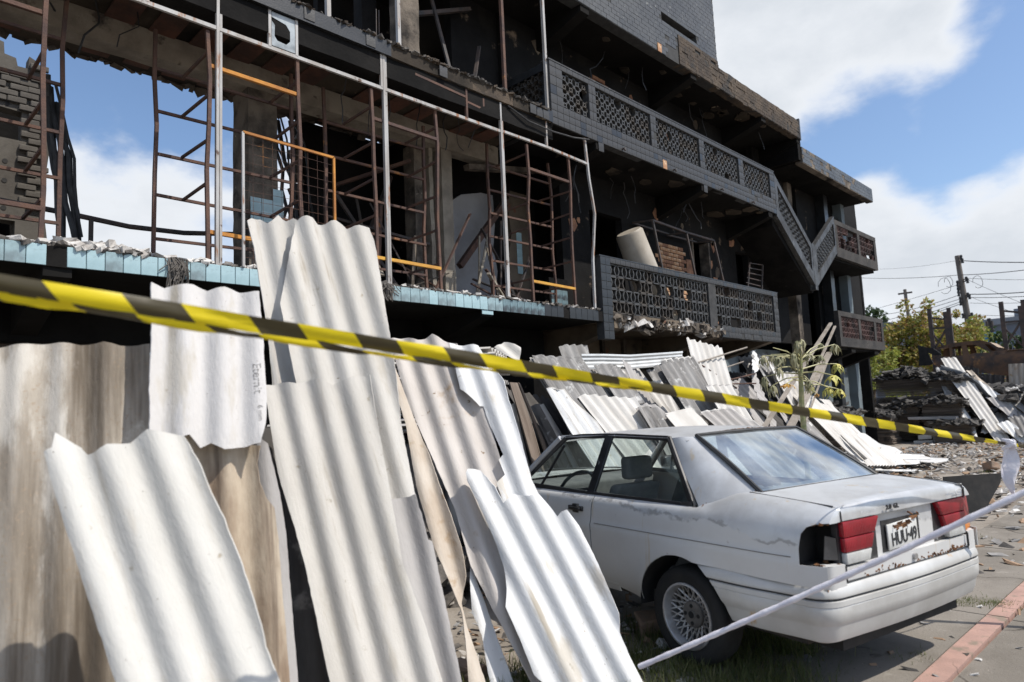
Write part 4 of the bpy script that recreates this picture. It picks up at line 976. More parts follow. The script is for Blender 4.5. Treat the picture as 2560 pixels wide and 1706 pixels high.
# rear face of the lid: recessed band between the lamps, lower lip
rf_ = MB(); RB = -.958
def rearx(y): return -.978-.012*(1-(y/.7)**2)
def rear_panel(y0, y1, z0, z1, dx=0, n=12):
    return [[(rearx(y0+(y1-y0)*i/n)+dx, y0+(y1-y0)*i/n, z) for i in range(n+1)] for z in (z0, (z0+z1)/2, z1)]
rf_.grid(rear_panel(-.36, .36, .72, .958, .030)); rf_.grid([[(rearx(y), y, .957) for y in (-.64, -.3, 0, .3, .64)], [(rearx(y)+.03, y, .957) for y in (-.64, -.3, 0, .3, .64)]])
rf_.grid(rear_panel(-.64, .64, .655, .722, 0)); rf_.grid([[(rearx(y), y, .722) for y in (-.64, -.3, 0, .3, .64)], [(rearx(y)+.03, y, .722) for y in (-.64, -.3, 0, .3, .64)]])
rf_.grid(rear_panel(-.36, .36, .66, .72, .03))
cpart('boot_face', rf_, M_paint, boot)
gp = MB()
for sgn in (1, -1):
    gp.tube([(-.43, .6575*sgn, 1.068), (-.70, .6575*sgn, 1.050), (-.95, .6575*sgn, 1.032)], .0042, 5); gp.tube([(-.985, .6525*sgn, 1.010), (-.986, .650*sgn, .955)], .0042, 5); gp.tube([(-.9845, .645*sgn, .735), (-.9845, .645*sgn, .655)], .005, 5)
gp.tube([(rearx(y)-.001, y, .653) for y in (.645, .4, .2, 0, -.2, -.4, -.645)], .0045, 5)
cpart('lid_gap', gp, M_rubber, boot)
# rusted lower seam of the lid and rust blisters
rs = MB(); 
for i in range(90):
    y = rng.uniform(-.62, .5); s = rng.uniform(.002, .007)*(1.5 if -.62 < y < -.2 else 1); chunk(rs, (rearx(y), y, .656+abs(rng.gauss(0, .010))), .0022, s, s*.7, rng, .4)
tag(cpart('rust_blisters', rs, M_rustp, boot, None), kind='stuff')
lw = MB(); lw.grid([[(rearx(y)+.014, y, z) for y in (-.78, -.5, 0, .5, .78)] for z in (.56, .66)]); cpart('rear_valance', lw, M_rustp)
for sgn in (1, -1):
    q = MB(); q.grid([[(-.984, .648*sgn, z), (-.982, .69*sgn, z), (-.978, .735*sgn, z), (-.968, .762*sgn, z), (-.945, .776*sgn, z)] for z in (.60, .67, .742)]); q.grid([[(-.984, .648*sgn, .742), (-.978, .735*sgn, .742), (-.945, .776*sgn, .742)], [(-.94, .648*sgn, .742), (-.93, .70*sgn, .742), (-.90, .74*sgn, .742)]]); cpart('tail_corner', q, M_paint, None, 50)
    up_ = [flank(-.975, .655+.175*i/7, sgn) for i in range(8)]; lo_ = [Vector((-.977-.006*(i < 4), (.655)*sgn, .957+.077*i/7)) for i in range(8)]
    cpart('tail_corner', MB().grid([up_, [a.lerp(b, .5)+Vector((-.006, 0, 0)) for a, b in zip(up_, lo_)], lo_]), M_paint, None, 50)
# lamps
def lamp(sgn, outer):
    y0 = .60 if outer else .635
    L_ = MB(); ytop_o, ytop_i, ybot_i = (.655 if not outer else .66), .31, .42
    def face(zz, ya, yb, dx=0): return [(rearx(ya)+dx, ya*sgn, zz), (rearx(yb)+dx, yb*sgn, zz)]
    def lens(ya0, yb0, z0, ya1, yb1, z1, mt, name, par_):
        m_ = MB(); d = .035; p = []
        for (ya, yb, z) in ((ya0, yb0, z0), (ya1, yb1, z1)):
            p.append([(rearx(ya)-.006, ya*sgn, z), (rearx(yb)-.006, yb*sgn, z), (rearx(yb)+d, yb*sgn, z), (rearx(ya)+d, ya*sgn, z)])
        m_.hexa(p[0]+p[1]); return cpart(name, m_, mt, par_, 35, (.006, 2))
    la = lens(.635, .365, .872, .64, .315, .952, M_red, 'tail_lamp', None)
    lens(.63, .40, .795, .635, .367, .869, M_red, 'lower_red_lens', la); lens(.63, .425, .735, .63, .402, .792, M_lens, 'reversing_lens', la)
    b_ = MB(); b_.box(-.958, -.93, min(.30*sgn, .66*sgn), max(.30*sgn, .66*sgn), .722, .957); cpart('lamp_bezel', b_, M_trim, la)
    return la
lamp(1, False); lr = lamp(-1, True)
# right corner lamp: red over amber, wrapping round the flank; left one is torn out
for z0, z1, mt, nm in ((.80, .945, M_red, 'corner_lens'), (.745, .797, M_amber, 'corner_lens')):
    m_ = MB(); m_.hexa([(-.982, -.64, z0), (-.935, -.805, z0), (-.85, -.80, z0), (-.94, -.64, z0), (-.982, -.64, z1), (-.935, -.79, z1), (-.86, -.79, z1), (-.94, -.64, z1)]); cpart(nm, m_, mt, lr, 35, (.008, 2))
cv = MB(); cv.box(-.955, -.80, .60, .77, .735, .95); o = cpart('lamp_cavity', cv, M_black)
bm = bmesh.new(); bm.from_mesh(o.data); bmesh.ops.delete(bm, geom=[f for f in bm.faces if f.calc_center_median().x < -.95 or f.calc_center_median().y > .76], context='FACES'); bm.to_mesh(o.data); bm.free()
fx_ = MB(); fx_.hexa([(-.955, .66, .76), (-.90, .70, .76), (-.89, .69, .76), (-.94, .65, .76), (-.955, .665, .87), (-.91, .69, .88), (-.90, .68, .88), (-.945, .655, .87)]); cpart('broken_reflector', fx_, M_alloyd)
tb = MB()
for i in range(16): chunk(tb, (-.965+rng.random()*.1, .655+rng.random()*.13, rng.choice((.74, .95))+rng.gauss(0, .004)), .009, .009, .003, rng, .6)
tag(cpart('torn_rim', tb, M_rustp, None, None), kind='stuff')
# plate, lock, rust holes, badges
pl = MB(); pl.box(-.978, -.966, -.095, .215, .752, .892); plate = cpart('number_plate', pl, M_plate, boot, 35, (.008, 2)); plate.rotation_euler = (R(-2.5), 0, 0); plate.location = (0, -.035, .004)
pk = MB(); pk.box(-.962, -.952, -.14, .25, .74, .91); cpart('plate_recess', pk, M_trim, boot)
rp = MB()
for y, z, s in ((.10, .885, .03), (.02, .882, .035), (-.10, .915, .03), (-.02, .925, .022), (.16, .875, .02), (-.06, .90, .04), (.06, .86, .03), (.12, .855, .02)): chunk(rp, (-.981, y, z), .003, s*.6, s*.22, rng, .5)
tag(cpart('rust_scabs', rp, M_rustp, boot, None), kind='stuff')
lk = MB(); lk.tube([(-.98, 0, .69), (-1.005, 0, .69)], [.020, .017], 14); cpart('boot_lock', lk, M_alloy, boot)
def text(body, size, loc, mt, parent, name, ext=.0008, squash=1.0, shear=0, rot=0.0, basis=None, world=False, bold=0.0):
    cu = bpy.data.curves.new('t', 'FONT'); cu.body = body; cu.size = size; cu.extrude = ext; cu.align_x = 'CENTER'; cu.align_y = 'CENTER'; cu.shear = shear; cu.resolution_u = 3; cu.offset = bold
    ob = bpy.data.objects.new('t', cu); COL.objects.link(ob); bpy.context.view_layer.update()
    me = bpy.data.meshes.new_from_object(ob.evaluated_get(bpy.context.evaluated_depsgraph_get())); bpy.data.objects.remove(ob)
    rgt, upv, nrm = basis or (Vector((0, -1, 0)), Vector((0, 0, 1)), Vector((-1, 0, 0)))
    c, s = math.cos(rot), math.sin(rot)
    for v in me.vertices:
        x, y = v.co.x*squash, v.co.y; x, y = x*c-y*s, x*s+y*c
        v.co = Vector(loc) + rgt*x + upv*y + nrm*v.co.z
    me.materials.clear(); me.materials.append(mt); return link(name, me, parent)
text('HUU·49', .098, (-.980, .055, .803), M_ink, plate, 'plate_lettering', squash=.80, bold=.0022)
m_ = MB(); m_.box(-.9795, -.978, -.02, .15, .862, .880); cpart('plate_band', m_, M_rustp, plate, None)
text('2.0', .034, (-1.0065, .235, .988), M_ink, boot, 'badge', .002, squash=1.25, bold=.0018); text('GL', .034, (-1.0085, .165, .988), M_ink, boot, 'badge', .002, squash=1.25, bold=.0018)
text('VERSAILLES', .026, (-1.0045, .43, .986), M_faint, boot, 'worn_badge', .0006, squash=1.15)
wm = MB()
for i in range(9): wm.box(-1.0050, -1.0042, -.40-i*.011, -.394-i*.011, .984+.002*(i % 2), .996-.003*(i % 3 == 0))
cpart('worn_strokes', wm, M_faintw, boot, None)
el = MB(); c0 = Vector((-1.0035, -.555, .992)); n = 26
el.tube([c0+Vector((.004*abs(math.cos(2*math.pi*i/n)), -.036*math.cos(2*math.pi*i/n), .018*math.sin(2*math.pi*i/n))) for i in range(n+1)], .0022, 5, False); ov = cpart('oval_badge', el, M_faintw, boot)
text('Ford', .026, (-1.0035, -.555, .992), M_faintw, ov, 'worn_lettering', .0005, shear=.25)
# bumper swept round the tail
BS = [(.658, -.055), (.657, -.02), (.650, .004), (.640, .018), (.615, .032), (.596, .037), (.588, .036), (.584, .027), (.574, .027), (.570, .035), (.545, .036), (.541, .032), (.537, .034), (.50, .033), (.47, .028), (.452, .016), (.44, .012), (.40, .004), (.362, -.012), (.352, -.035)]
def bpath(t, xs):
    """t 0..1 left arch -> left corner -> centre (1)"""
    if t < .45: k = t/.45; x = xs+(-.865-xs)*k; y = .836-.036*sstep(.3, 1, k)*1.0; return x, y, 0, 1
    if t < .60:
        k = (t-.45)/.15; a = k*math.pi/2; r = .095; x = -.865-r*math.sin(a)-.0*k; y = .80-r*(1-math.cos(a))*1.15; return x, y, -math.sin(a), math.cos(a)
    k = (t-.60)/.40; y = .691*(1-k); return -.960-.028*math.sin(k*math.pi/2), y, -1, 0
bp = MB(); rows = []
ts = [i/60*.45 for i in range(0, 61, 4)] + [.45+.15*i/8 for i in range(1, 9)] + [.60+.40*i/10 for i in range(1, 11)]
for z, d in BS:
    row = []
    dz = z-.30; xs = -math.sqrt(max(.0, .378**2-dz*dz)) - .0
    for t in ts:
        x, y, nx, ny = bpath(t, xs); row.append((x+nx*d, y+ny*d, z))
    rows.append(row + [(x, -y, z) for x, y, z in row[-2::-1]])
bp.grid(rows); bumper = cpart('rear_bumper', bp, M_bump, None, 28)
gl = MB(); z = .579
row = [bpath(t, -.25) for t in ts]; gl.tube([(x+nx*.0275, y+ny*.0275, z) for x, y, nx, ny in row]+[(x+nx*.0275, -(y+ny*.0275), z) for x, y, nx, ny in row[-2::-1]], .0042, 5); cpart('bumper_groove', gl, M_rubber, bumper)
# greenhouse
def gy(z): return .752-(z-.96)*.365
rows = []; NY = 22
for i in range(15):
    t = i/14; x = .085+t*(1.47-.085); zc = 1.398+.034*math.sin(math.pi*min(1, .12+t*.75))-.03*t*t; rows.append([])
    for j in range(NY+1):
        s = -1+2*j/NY; y = .600*s
        rows[-1].append((x-.03*(1-s*s)*(1-t)+.03*(1-s*s)*t, y, zc-.030*abs(s)**2.2-.022*abs(s)**9))
rows_roof = rows
roof = cpart('roof', MB().grid(rows), M_paint)
rre = [Vector(p) for p in rows[0]]; 
# rust scab along the rear edge of the roof
rb = MB()
for i in range(70):
    p = rng.choice(rre); p2_ = rng.choice(rre); q = p.lerp(p2_, rng.random()); k = min(rre, key=lambda r_: abs(r_.y-q.y)); chunk(rb, (k.x+abs(rng.gauss(0, .010)), q.y*.98, k.z+.001), rng.uniform(.002, .007), rng.uniform(.003, .010), .0014, rng, .5)
tag(cpart('rust_scabs', rb, M_rustp, roof, None), kind='stuff')
for sgn in (1, -1):
    P = lambda x, y, z: Vector((x, y*sgn, z))
    # C pillar: wide painted sail
    bl, br_, tr, tl = P(-.14, .775, .962), P(-.485, .600, 1.054), P(.066, .520, 1.380), P(.235, .606, 1.372)
    rows = []
    for i in range(9):
        t = i/8; a = br_.lerp(tr, t); b_ = bl.lerp(tl, t); row = []
        for j in range(9):
            k = j/8; p = a.lerp(b_, k); bulge = math.sin(math.pi*k)*.030; p = p+Vector((-bulge*.5, bulge*sgn, bulge*.25)); row.append(p)
        rows.append(row)
    cpart('c_pillar', MB().grid(rows), M_paint, None, 50)
    # window surround: black seals and pillars
    def sp(x, z, d=.0): return P(x, gy(z)+d, z)
    rub = MB()
    fr = [(-.06, .978), (.02, .966), (.5, .967), (.93, .967), (1.88, .985), (1.55, 1.25), (1.40, 1.366), (1.2, 1.383), (.8, 1.388), (.245, 1.373)]
    for a, b_ in zip(fr, fr[1:]+fr[:1]):
        wd = .036 if a not in ((.245, 1.373),) else .06
        rub.bar(sp(*a, .004), sp(*b_, .004), .020, wd, up=(0, 0, 1))
    rub.bar(sp(.935, .967, .006), sp(.86, 1.388, .006), .022, .085, up=(1, 0, 0)); 
    rub.bar(sp(1.60, .975, .004), sp(1.40, 1.31, .004), .016, .022, up=(1, 0, 0))
    surround = cpart('window_surround', rub, M_trim, None, 30, (.004, 1))
    ch = MB(); ch.tube([sp(-.095, .972, .012), sp(-.05, 1.03, .016), sp(.245, 1.385, .014)], .010, 6); ch.tube([sp(-.095, .972, .012), sp(-.085, .952, .016), sp(-.03, .948, .018)], .012, 6); cpart('chrome_strip', ch, M_alloyd, surround)
    g1 = MB(); g1.add([sp(-.05, .972), sp(.90, .967), sp(.835, 1.375), sp(.25, 1.365)], [(0, 1, 2, 3)]); cpart('quarter_window', g1, M_glass, None, None)
    g2 = MB(); g2.add([sp(.97, .967), sp(1.86, .985), sp(1.41, 1.36), sp(.90, 1.375)], [(0, 1, 2, 3)]); cpart('door_window', g2, M_glass, None, None)
    # A pillar and cant rail
    ap = MB(); ap.tube([sp(1.93, .985, .01), sp(1.62, 1.235, .02), sp(1.46, 1.365, .015)], [.03, .026, .026], 8); ap.tube([sp(1.46, 1.372, .0), sp(.9, 1.392, -.002), sp(.24, 1.376, -.002)], .018, 6); cpart('a_pillar', ap, M_paint)
    mr = MB(); mr.box(1.72, 1.80, min(.80*sgn, .97*sgn), max(.80*sgn, .97*sgn), 1.0, 1.11); cpart('door_mirror', mr, M_trim, None, 35, (.03, 3))
# rear window with its black seal
rwc = [(-.475, .61, 1.055), (-.475, -.61, 1.055), (.066, -.535, 1.385), (.066, .535, 1.385)]
rows = []
for i in range(9):
    t = i/8; rows.append([])
    for j in range(15):
        s = 1-2*j/14; hw = .605+(.530-.605)*t; zc = 1.058+(1.388-1.058)*t; rows[-1].append((-.475+.541*t-.05*(1-s*s)*(1-.4*t), hw*s, zc+.010*(1-s*s)+.012*math.sin(math.pi*t)))
rear_w = cpart('rear_window', MB().grid(rows), M_rglass)
se = MB(); lp_ = [rows[0][j] for j in range(15)] + [rows[i][14] for i in range(1, 9)] + [rows[8][j] for j in range(13, -1, -1)] + [rows[i][0] for i in range(7, -1, -1)]
se.tube(lp_, .015, 6, False); cpart('window_seal', se, M_rubber, rear_w)
# parcel shelf, seats, papers on the shelf, dash, wheel, windscreen, bonnet, nose
ps = MB(); ps.box(-.44, -.12, -.62, .62, .94, .965); cpart('parcel_shelf', ps, M_seat)
pc = MB()
for i in range(26): chunk(pc, (rng.uniform(-.40, -.06), rng.uniform(-.5, .55), .975+rng.random()*.05), rng.uniform(.03, .12), rng.uniform(.03, .09), rng.uniform(.004, .02), rng, .3)
tag(cpart('papers', pc, M_paper, None, None), kind='stuff')
def seat(x, y, w2, back_h):
    s_ = MB(); s_.hexa([(x, y-w2, .36), (x+.50, y-w2, .38), (x+.50, y+w2, .38), (x, y+w2, .36), (x, y-w2, .52), (x+.50, y-w2, .56), (x+.50, y+w2, .56), (x, y+w2, .52)])
    s_.hexa([(x-.02, y-w2, .50), (x+.12, y-w2, .50), (x+.12, y+w2, .50), (x-.02, y+w2, .50), (x-.24, y-w2*.9, back_h), (x-.13, y-w2*.9, back_h), (x-.13, y+w2*.9, back_h), (x-.24, y+w2*.9, back_h)])
    so = cpart('seat', s_, M_seat, None, 50, (.035, 3)); return so
seat(.18, 0, .62, .93)
for y in (.36, -.36):
    so = seat(1.05, y, .25, 1.02); h_ = MB(); h_.box(.80, .90, y-.13, y+.13, 1.05, 1.22); cpart('head_rest', h_, M_seat, so, 50, (.03, 3))
dk = MB(); dk.hexa([(1.85, -.70, .55), (2.1, -.70, .55), (2.1, .70, .55), (1.85, .70, .55), (1.78, -.72, .95), (2.1, -.72, .98), (2.1, .72, .98), (1.78, .72, .95)]); cpart('dashboard', dk, M_seat, None, 50, (.03, 2))
sw = MB(); c0 = Vector((1.62, .36, .90)); a_ = Vector((0, 1, 0)); b2 = Vector((-.45, 0, .89)).normalized()
sw.tube([c0+a_*(.19*math.cos(2*math.pi*i/20))+b2*(.19*math.sin(2*math.pi*i/20)) for i in range(21)], .014, 6, False); sw.bar(c0-a_*.18, c0+a_*.18, .02, .04); cpart('steering_wheel', sw, M_trim)
ws = MB(); ws.grid([[(2.06-.60*t-.0, s*(.70-.12*t), .985+.385*t+.01*(1-s*s)) for s in (-1, -.5, 0, .5, 1)] for t in (0, .33, .66, 1)]); cpart('windscreen', ws, M_glass)
hd = MB(); hd.grid([[(2.06+1.36*t, s*(.72-.03*t-.05*t*t), .985-.13*t*t+.02*(1-s*s)) for s in (-1, -.6, 0, .6, 1)] for t in (0, .25, .5, .75, 1)]); cpart('bonnet', hd, M_paint)
ns = MB(); ns.box(3.36, 3.40, -.70, .70, .45, .86); cpart('grille', ns, M_trim)
fb = MB(); fb.box(3.38, 3.50, -.78, .78, .36, .60); cpart('front_bumper', fb, M_bump, None, 35, (.03, 3))
for y in (.55, -.55): h_ = MB(); h_.box(3.39, 3.43, y-.16, y+.16, .66, .82); cpart('headlamp', h_, M_lens, None, 35, (.01, 2))
# wheels
def lathe(prof, n=40, axis_y=0):
    mb = MB(); k = len(prof); o = 0
    for i in range(n):
        a = 2*math.pi*i/n
        for (r_, y) in prof: mb.v.append((r_*math.cos(a), y, r_*math.sin(a)))
    for i in range(n):
        for j in range(k-1): mb.f.append((i*k+j, ((i+1) % n)*k+j, ((i+1) % n)*k+j+1, i*k+j+1)); mb.mi.append(0)
    return mb
def make_wheel(x, y, flip):
    s = -1 if flip else 1
    wo = bpy.data.objects.new('wheel', None); wo.empty_display_size = .1; COL.objects.link(wo); wo.parent = CAR; wo.location = (x, y, .30); wo.rotation_euler = (0, R(rng.uniform(0, 90)), math.pi if flip else 0)
    ty = lathe([(.195, -.085), (.235, -.098), (.275, -.095), (.292, -.075), (.298, -.04), (.299, 0), (.298, .04), (.292, .075), (.275, .095), (.235, .098), (.198, .088)], 44); cpart('tyre', ty, M_tyre, wo, 60)
    rm = lathe([(.199, .088), (.198, .097), (.186, .099), (.180, .088), (.174, .045), (.168, .02), (.165, -.08)], 44); cpart('rim', rm, M_alloy, wo, 40)
    hb = lathe([(.0, .050), (.026, .050), (.028, .040), (.060, .045), (.078, .038), (.084, .015), (.084, -.05)], 28); cpart('hub', hb, M_alloyd, wo, 40)
    spk = MB(); n = 20
    for i in range(n):
        for d in (-1.35, 1.35):
            a = 2*math.pi*i/n; b_ = 2*math.pi*(i+d)/n
            spk.bar((.080*math.cos(a), .020, .080*math.sin(a)), (.172*math.cos(b_), .045, .172*math.sin(b_)), .0062, .010)
    cpart('spokes', spk, M_alloy, wo, None)
    ho = MB()
    for i in range(4): a = math.pi/2*i+.5; c_ = Vector((.052*math.cos(a), .0455, .052*math.sin(a))); ho.tube([c_, c_+Vector((0, .003, 0))], .0125, 10)
    ho.tube([(0, .050, 0), (0, .0525, 0)], .022, 12); cpart('bolt_holes', ho, M_black, wo, None)
    dd = lathe([(.0, -.06), (.165, -.06)], 24); cpart('brake_disc', dd, M_black, wo, None)
for x in (0, 2.55):
    make_wheel(x, .715, False); make_wheel(x, -.715, True)

# ================================================================== CORRUGATED FIBRE CEMENT SHEETS
PITCH = .148
def fc_mat(name, c1, c2, scale=2.2, weave=.0, spots=(), ribs=.0):
    m_ = mat(name, c1, c2, scale, .86, .25, 55, stretch=(1, .35, 1), spots=spots, coords='Object')
    t = m_.node_tree; l = t.links; b = t.nodes['Principled BSDF']
    if weave or ribs:       # cloth imprint or fine cross ribs left by the forming felt
        co = t.nodes.new('ShaderNodeTexCoord'); wv = t.nodes.new('ShaderNodeTexWave'); wv.bands_direction = 'Y' if ribs else 'DIAGONAL'
        wv.inputs['Scale'].default_value = 110 if ribs else 150; wv.inputs['Distortion'].default_value = .5; wv.inputs['Detail'].default_value = 2; l.new(co.outputs['Object'], wv.inputs['Vector'])
        bn = t.nodes.new('ShaderNodeBump'); bn.inputs['Strength'].default_value = weave or ribs; bn.inputs['Distance'].default_value = .004; l.new(wv.outputs['Fac'], bn.inputs['Height'])
        old = b.inputs['Normal'].links[0].from_socket; l.new(old, bn.inputs['Normal']); l.new(bn.outputs[0], b.inputs['Normal'])
    return m_
SPK2 = ((.13, .10, .075), 70, .67, .05); LICH = ((.36, .32, .26), 13, .65, .08)
STAIN = ((.16, .12, .085), 1.1, .60, .16, (1, .3, 1)); SPECK = ((.20, .15, .10), 34, .70, .04); MOTT = ((.36, .25, .15), 5, .56, .14)
FC_weave = fc_mat('weathered_woven_sheet', (.47, .42, .355), (.26, .22, .175), 3.4, .14, [((.36, .29, .22), 62, .55, .1), ((.11, .085, .06), 2.2, .46, .20, (2.6, .14, 1)), ((.58, .54, .48), 3.0, .58, .10, (1.6, .4, 1)), ((.60, .55, .48), 3.2, .62, .14), SPECK])
FC_white = fc_mat('white_sheet', (.62, .60, .585), (.55, .53, .51), 1.6, 0, [((.50, .48, .46), 1.2, .62, .2, (1, .25, 1)), ((.40, .36, .30), 3.5, .56, .16, (2.5, .2, 1)), ((.52, .485, .43), 5, .55, .14, (1.5, .4, 1)), SPK2, LICH])
FC_cream = fc_mat('cream_white_sheet', (.60, .585, .55), (.50, .485, .45), 1.6, 0, [((.45, .40, .31), 1.3, .62, .2, (1, .22, 1)), ((.40, .36, .30), 3.5, .56, .16, (2.5, .2, 1)), ((.52, .485, .43), 5, .55, .14, (1.5, .4, 1)), SPK2, LICH])
FC_beige = fc_mat('beige_ribbed_sheet', (.565, .54, .50), (.46, .435, .395), 1.8, 0, [((.38, .33, .265), 1.3, .60, .2, (1, .25, 1)), SPECK, ((.30, .25, .19), 3.2, .55, .15, (2.5, .2, 1)), ((.46, .425, .37), 5, .55, .14, (1.5, .4, 1)), LICH], .28)
FC_brown = fc_mat('brown_stained_sheet', (.50, .42, .32), (.24, .17, .115), 4.0, 0, [((.10, .07, .05), 2.4, .50, .14, (3.0, .12, 1)), ((.62, .57, .50), 2.2, .62, .1, (2, .2, 1))])
FC_grey = fc_mat('grey_sheet', (.42, .40, .385), (.33, .31, .295), 2.0, 0, [SPECK])
FC_mott = fc_mat('lichen_mottled_sheet', (.56, .50, .43), (.42, .34, .26), 4.5, 0, [MOTT, SPECK])
FC_pink = fc_mat('pinkish_grey_sheet', (.57, .53, .495), (.46, .42, .385), 2.0, 0, [((.36, .26, .165), 2.2, .60, .10), ((.20, .14, .09), 16, .66, .05)])
FC_bright = fc_mat('bright_white_sheet', (.70, .70, .695), (.60, .60, .595), 1.5, 0, [((.52, .53, .55), 2.4, .64, .14, (1, .3, 1)), ((.40, .36, .30), 3.5, .56, .16, (2.5, .2, 1)), ((.52, .485, .43), 5, .55, .14, (1.5, .4, 1)), SPK2, LICH])
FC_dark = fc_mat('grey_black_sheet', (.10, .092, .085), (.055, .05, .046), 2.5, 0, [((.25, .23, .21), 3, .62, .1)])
FC_lich = fc_mat('lichen_grey_sheet', (.30, .29, .28), (.17, .16, .15), 3.0, 0, [((.58, .57, .55), 6, .58, .1), ((.07, .065, .06), 2.2, .60, .1, (2, .3, 1))])
FC_pale = fc_mat('pale_dusty_sheet', (.62, .60, .57), (.48, .455, .42), 2.4, 0, [((.28, .25, .22), 2.0, .60, .12, (2, .25, 1))])
FC_char = fc_mat('charred_sheet', (.10, .085, .075), (.045, .04, .037), 4, 0, [((.28, .25, .22), 5, .62, .08)])
M_print = mat('faded_print', (.36, .35, .345), (.58, .565, .55), 30, .8)

def plane(px, d, yaw, lean, off=0.0):
    """leaning plane through the point at depth d behind pixel px; yaw turns it about z, lean tips its top away"""
    p = dp(px[0], px[1], d); y_ = R(yaw); u = Vector((math.cos(y_), -math.sin(y_), 0)); h = Vector((math.sin(y_), math.cos(y_), 0))
    v = h*math.sin(R(lean)) + UP*math.cos(R(lean)); n = u.cross(v).normalized()
    if n.dot(CPOS-p) < 0: n = -n
    return p+n*off, n
def sheet(poly, pl, ridge, mt, label, group=None, ground=(), amp=.019, thick=.006, per=9, rows=.07, phase=0.0, curl=0.0, name='corrugated_sheet', off=0.0, shift=None, flat=False):
    """corrugated sheet with the given outline, lying in a plane of the scene; ridge = two pixels along a corrugation"""
    p0, n = pl; p0 = p0+n*off
    W_ = [hP(x, y, p0, n) for x, y in poly]
    v = (hP(*ridge[0], p0, n)-hP(*ridge[1], p0, n)).normalized(); u = v.cross(n).normalized()
    k = len(W_)
    for i in ground:           # run this corner on down the slope until it meets the ground
        if W_[i].z > .012: W_[i] = W_[i] - v*((W_[i].z-.012)/v.z)
    uv = [((w_-p0).dot(u), (w_-p0).dot(v)) for w_ in W_]
    u0 = min(a for a, _ in uv); u1 = max(a for a, _ in uv); v0 = min(b for _, b in uv); v1 = max(b for _, b in uv)
    if not flat and per >= 8:       # splintered, not knife-cut, edges
        uv = resample(uv, .028, .028); ph_ = 7.3*len(label)
        uv = [(a+.003*mnoise.noise(Vector((a*40, b*40, ph_))), b+.006*mnoise.noise(Vector((a*35, b*35, ph_+5)))) for a, b in uv]
    st = PITCH/per
    ug = [u0+st*(i+.5) for i in range(int((u1-u0)/st)+1)]
    V, F = cdt_patch(uv, [], st, rows, ug)
    cu, cv = (u0+u1)/2, v0
    def mpf(a, b):
        z = 0 if flat else amp*math.sin(2*math.pi*(a-u0)/PITCH+phase)
        z += curl*((b-v0)/(v1-v0))**2 + .004*mnoise.noise(Vector((a*3, b*2, phase)))
        return Vector((a-cu, b-cv, z))
    me = patch_mesh(V, F, mpf, name, mt, thick, 50)
    o = link(name, me)
    M3 = Matrix((u, v, n)).transposed().to_4x4(); M3.translation = p0+u*cu+v*cv+(shift or Vector((0, 0, 0))); o.matrix_world = M3
    tag(o, label, 'roofing sheet', group); o['w'] = 0.0; del o['w']
    return o
def zz(ox, oy, k, pts): return [(ox+x*k, oy+y*k) for x, y in pts]
G_near = 'sheets leaning beside the car'
# ---- left group
PLF = plane((200, 1200), 2.72, 18, 10)
sheet([(-330, 872), (-160, 862), (0, 867), (60, 862), (120, 858), (200, 862), (260, 858), (320, 864), (374, 862), (375, 1000), (368, 1706), (-330, 1706)], PLF, ((300, 900), (300, 1700)), FC_weave, 'brown weathered sheet with a woven imprint standing behind the torn white one', ground=(10, 11), phase=.5)
sheet([(372, 1090), (500, 1085), (650, 1118), (646, 1130), (641, 1160), (648, 1205), (665, 1245), (686, 1272), (697, 1350), (704, 1450), (712, 1530), (733, 1706), (372, 1706)], PLF, ((560, 1120), (585, 1700)), FC_brown, 'narrow sheet streaked dark brown below the printed white sheet', ground=(11, 12), off=.05, phase=1.2)
F2 = sheet([(376, 709), (410, 718), (450, 713), (480, 712), (520, 728), (560, 722), (600, 730), (646, 733), (655, 850), (664, 1000), (662, 1060), (650, 1110), (615, 1116), (560, 1125), (530, 1110), (500, 1118), (470, 1088), (445, 1098), (420, 1082), (372, 1078), (372, 960), (377, 850)], PLF, ((520, 740), (522, 1080)), FC_white, 'white sheet with faded maker lettering down its right edge', off=.115, phase=2.2)
sheet(zz(0, 1000, .4503, [(255, 292), (275, 282), (300, 272), (310, 190), (345, 212), (400, 245), (440, 262), (480, 305), (530, 292), (600, 258), (660, 248), (720, 240), (760, 205), (830, 172), (880, 182), (950, 192), (1020, 190), (1050, 245), (1120, 370), (1180, 520), (1250, 665), (1300, 790), (1350, 920), (1440, 1200), (1480, 1370), (1550, 1568), (650, 1568), (480, 1040), (300, 480)]), plane((300, 1350), 2.28, 26, 15), ((200, 1200), (300, 1500)), FC_cream, 'cream white sheet with a jagged broken top leaning on the brown ones', ground=(25, 26), phase=.2)
# dark sheet added behind to stand for the shade in the gap; grey offcut
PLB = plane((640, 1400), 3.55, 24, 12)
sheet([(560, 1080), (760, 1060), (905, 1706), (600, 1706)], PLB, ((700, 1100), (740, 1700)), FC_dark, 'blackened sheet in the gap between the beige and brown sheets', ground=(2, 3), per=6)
sheet([(640, 1090), (668, 1110), (700, 1230), (716, 1330), (745, 1706), (690, 1706)], PLF, ((660, 1120), (700, 1600)), FC_grey, 'grey offcut curling out beside the brown streaked sheet', ground=(4, 5), off=-.12, per=8)
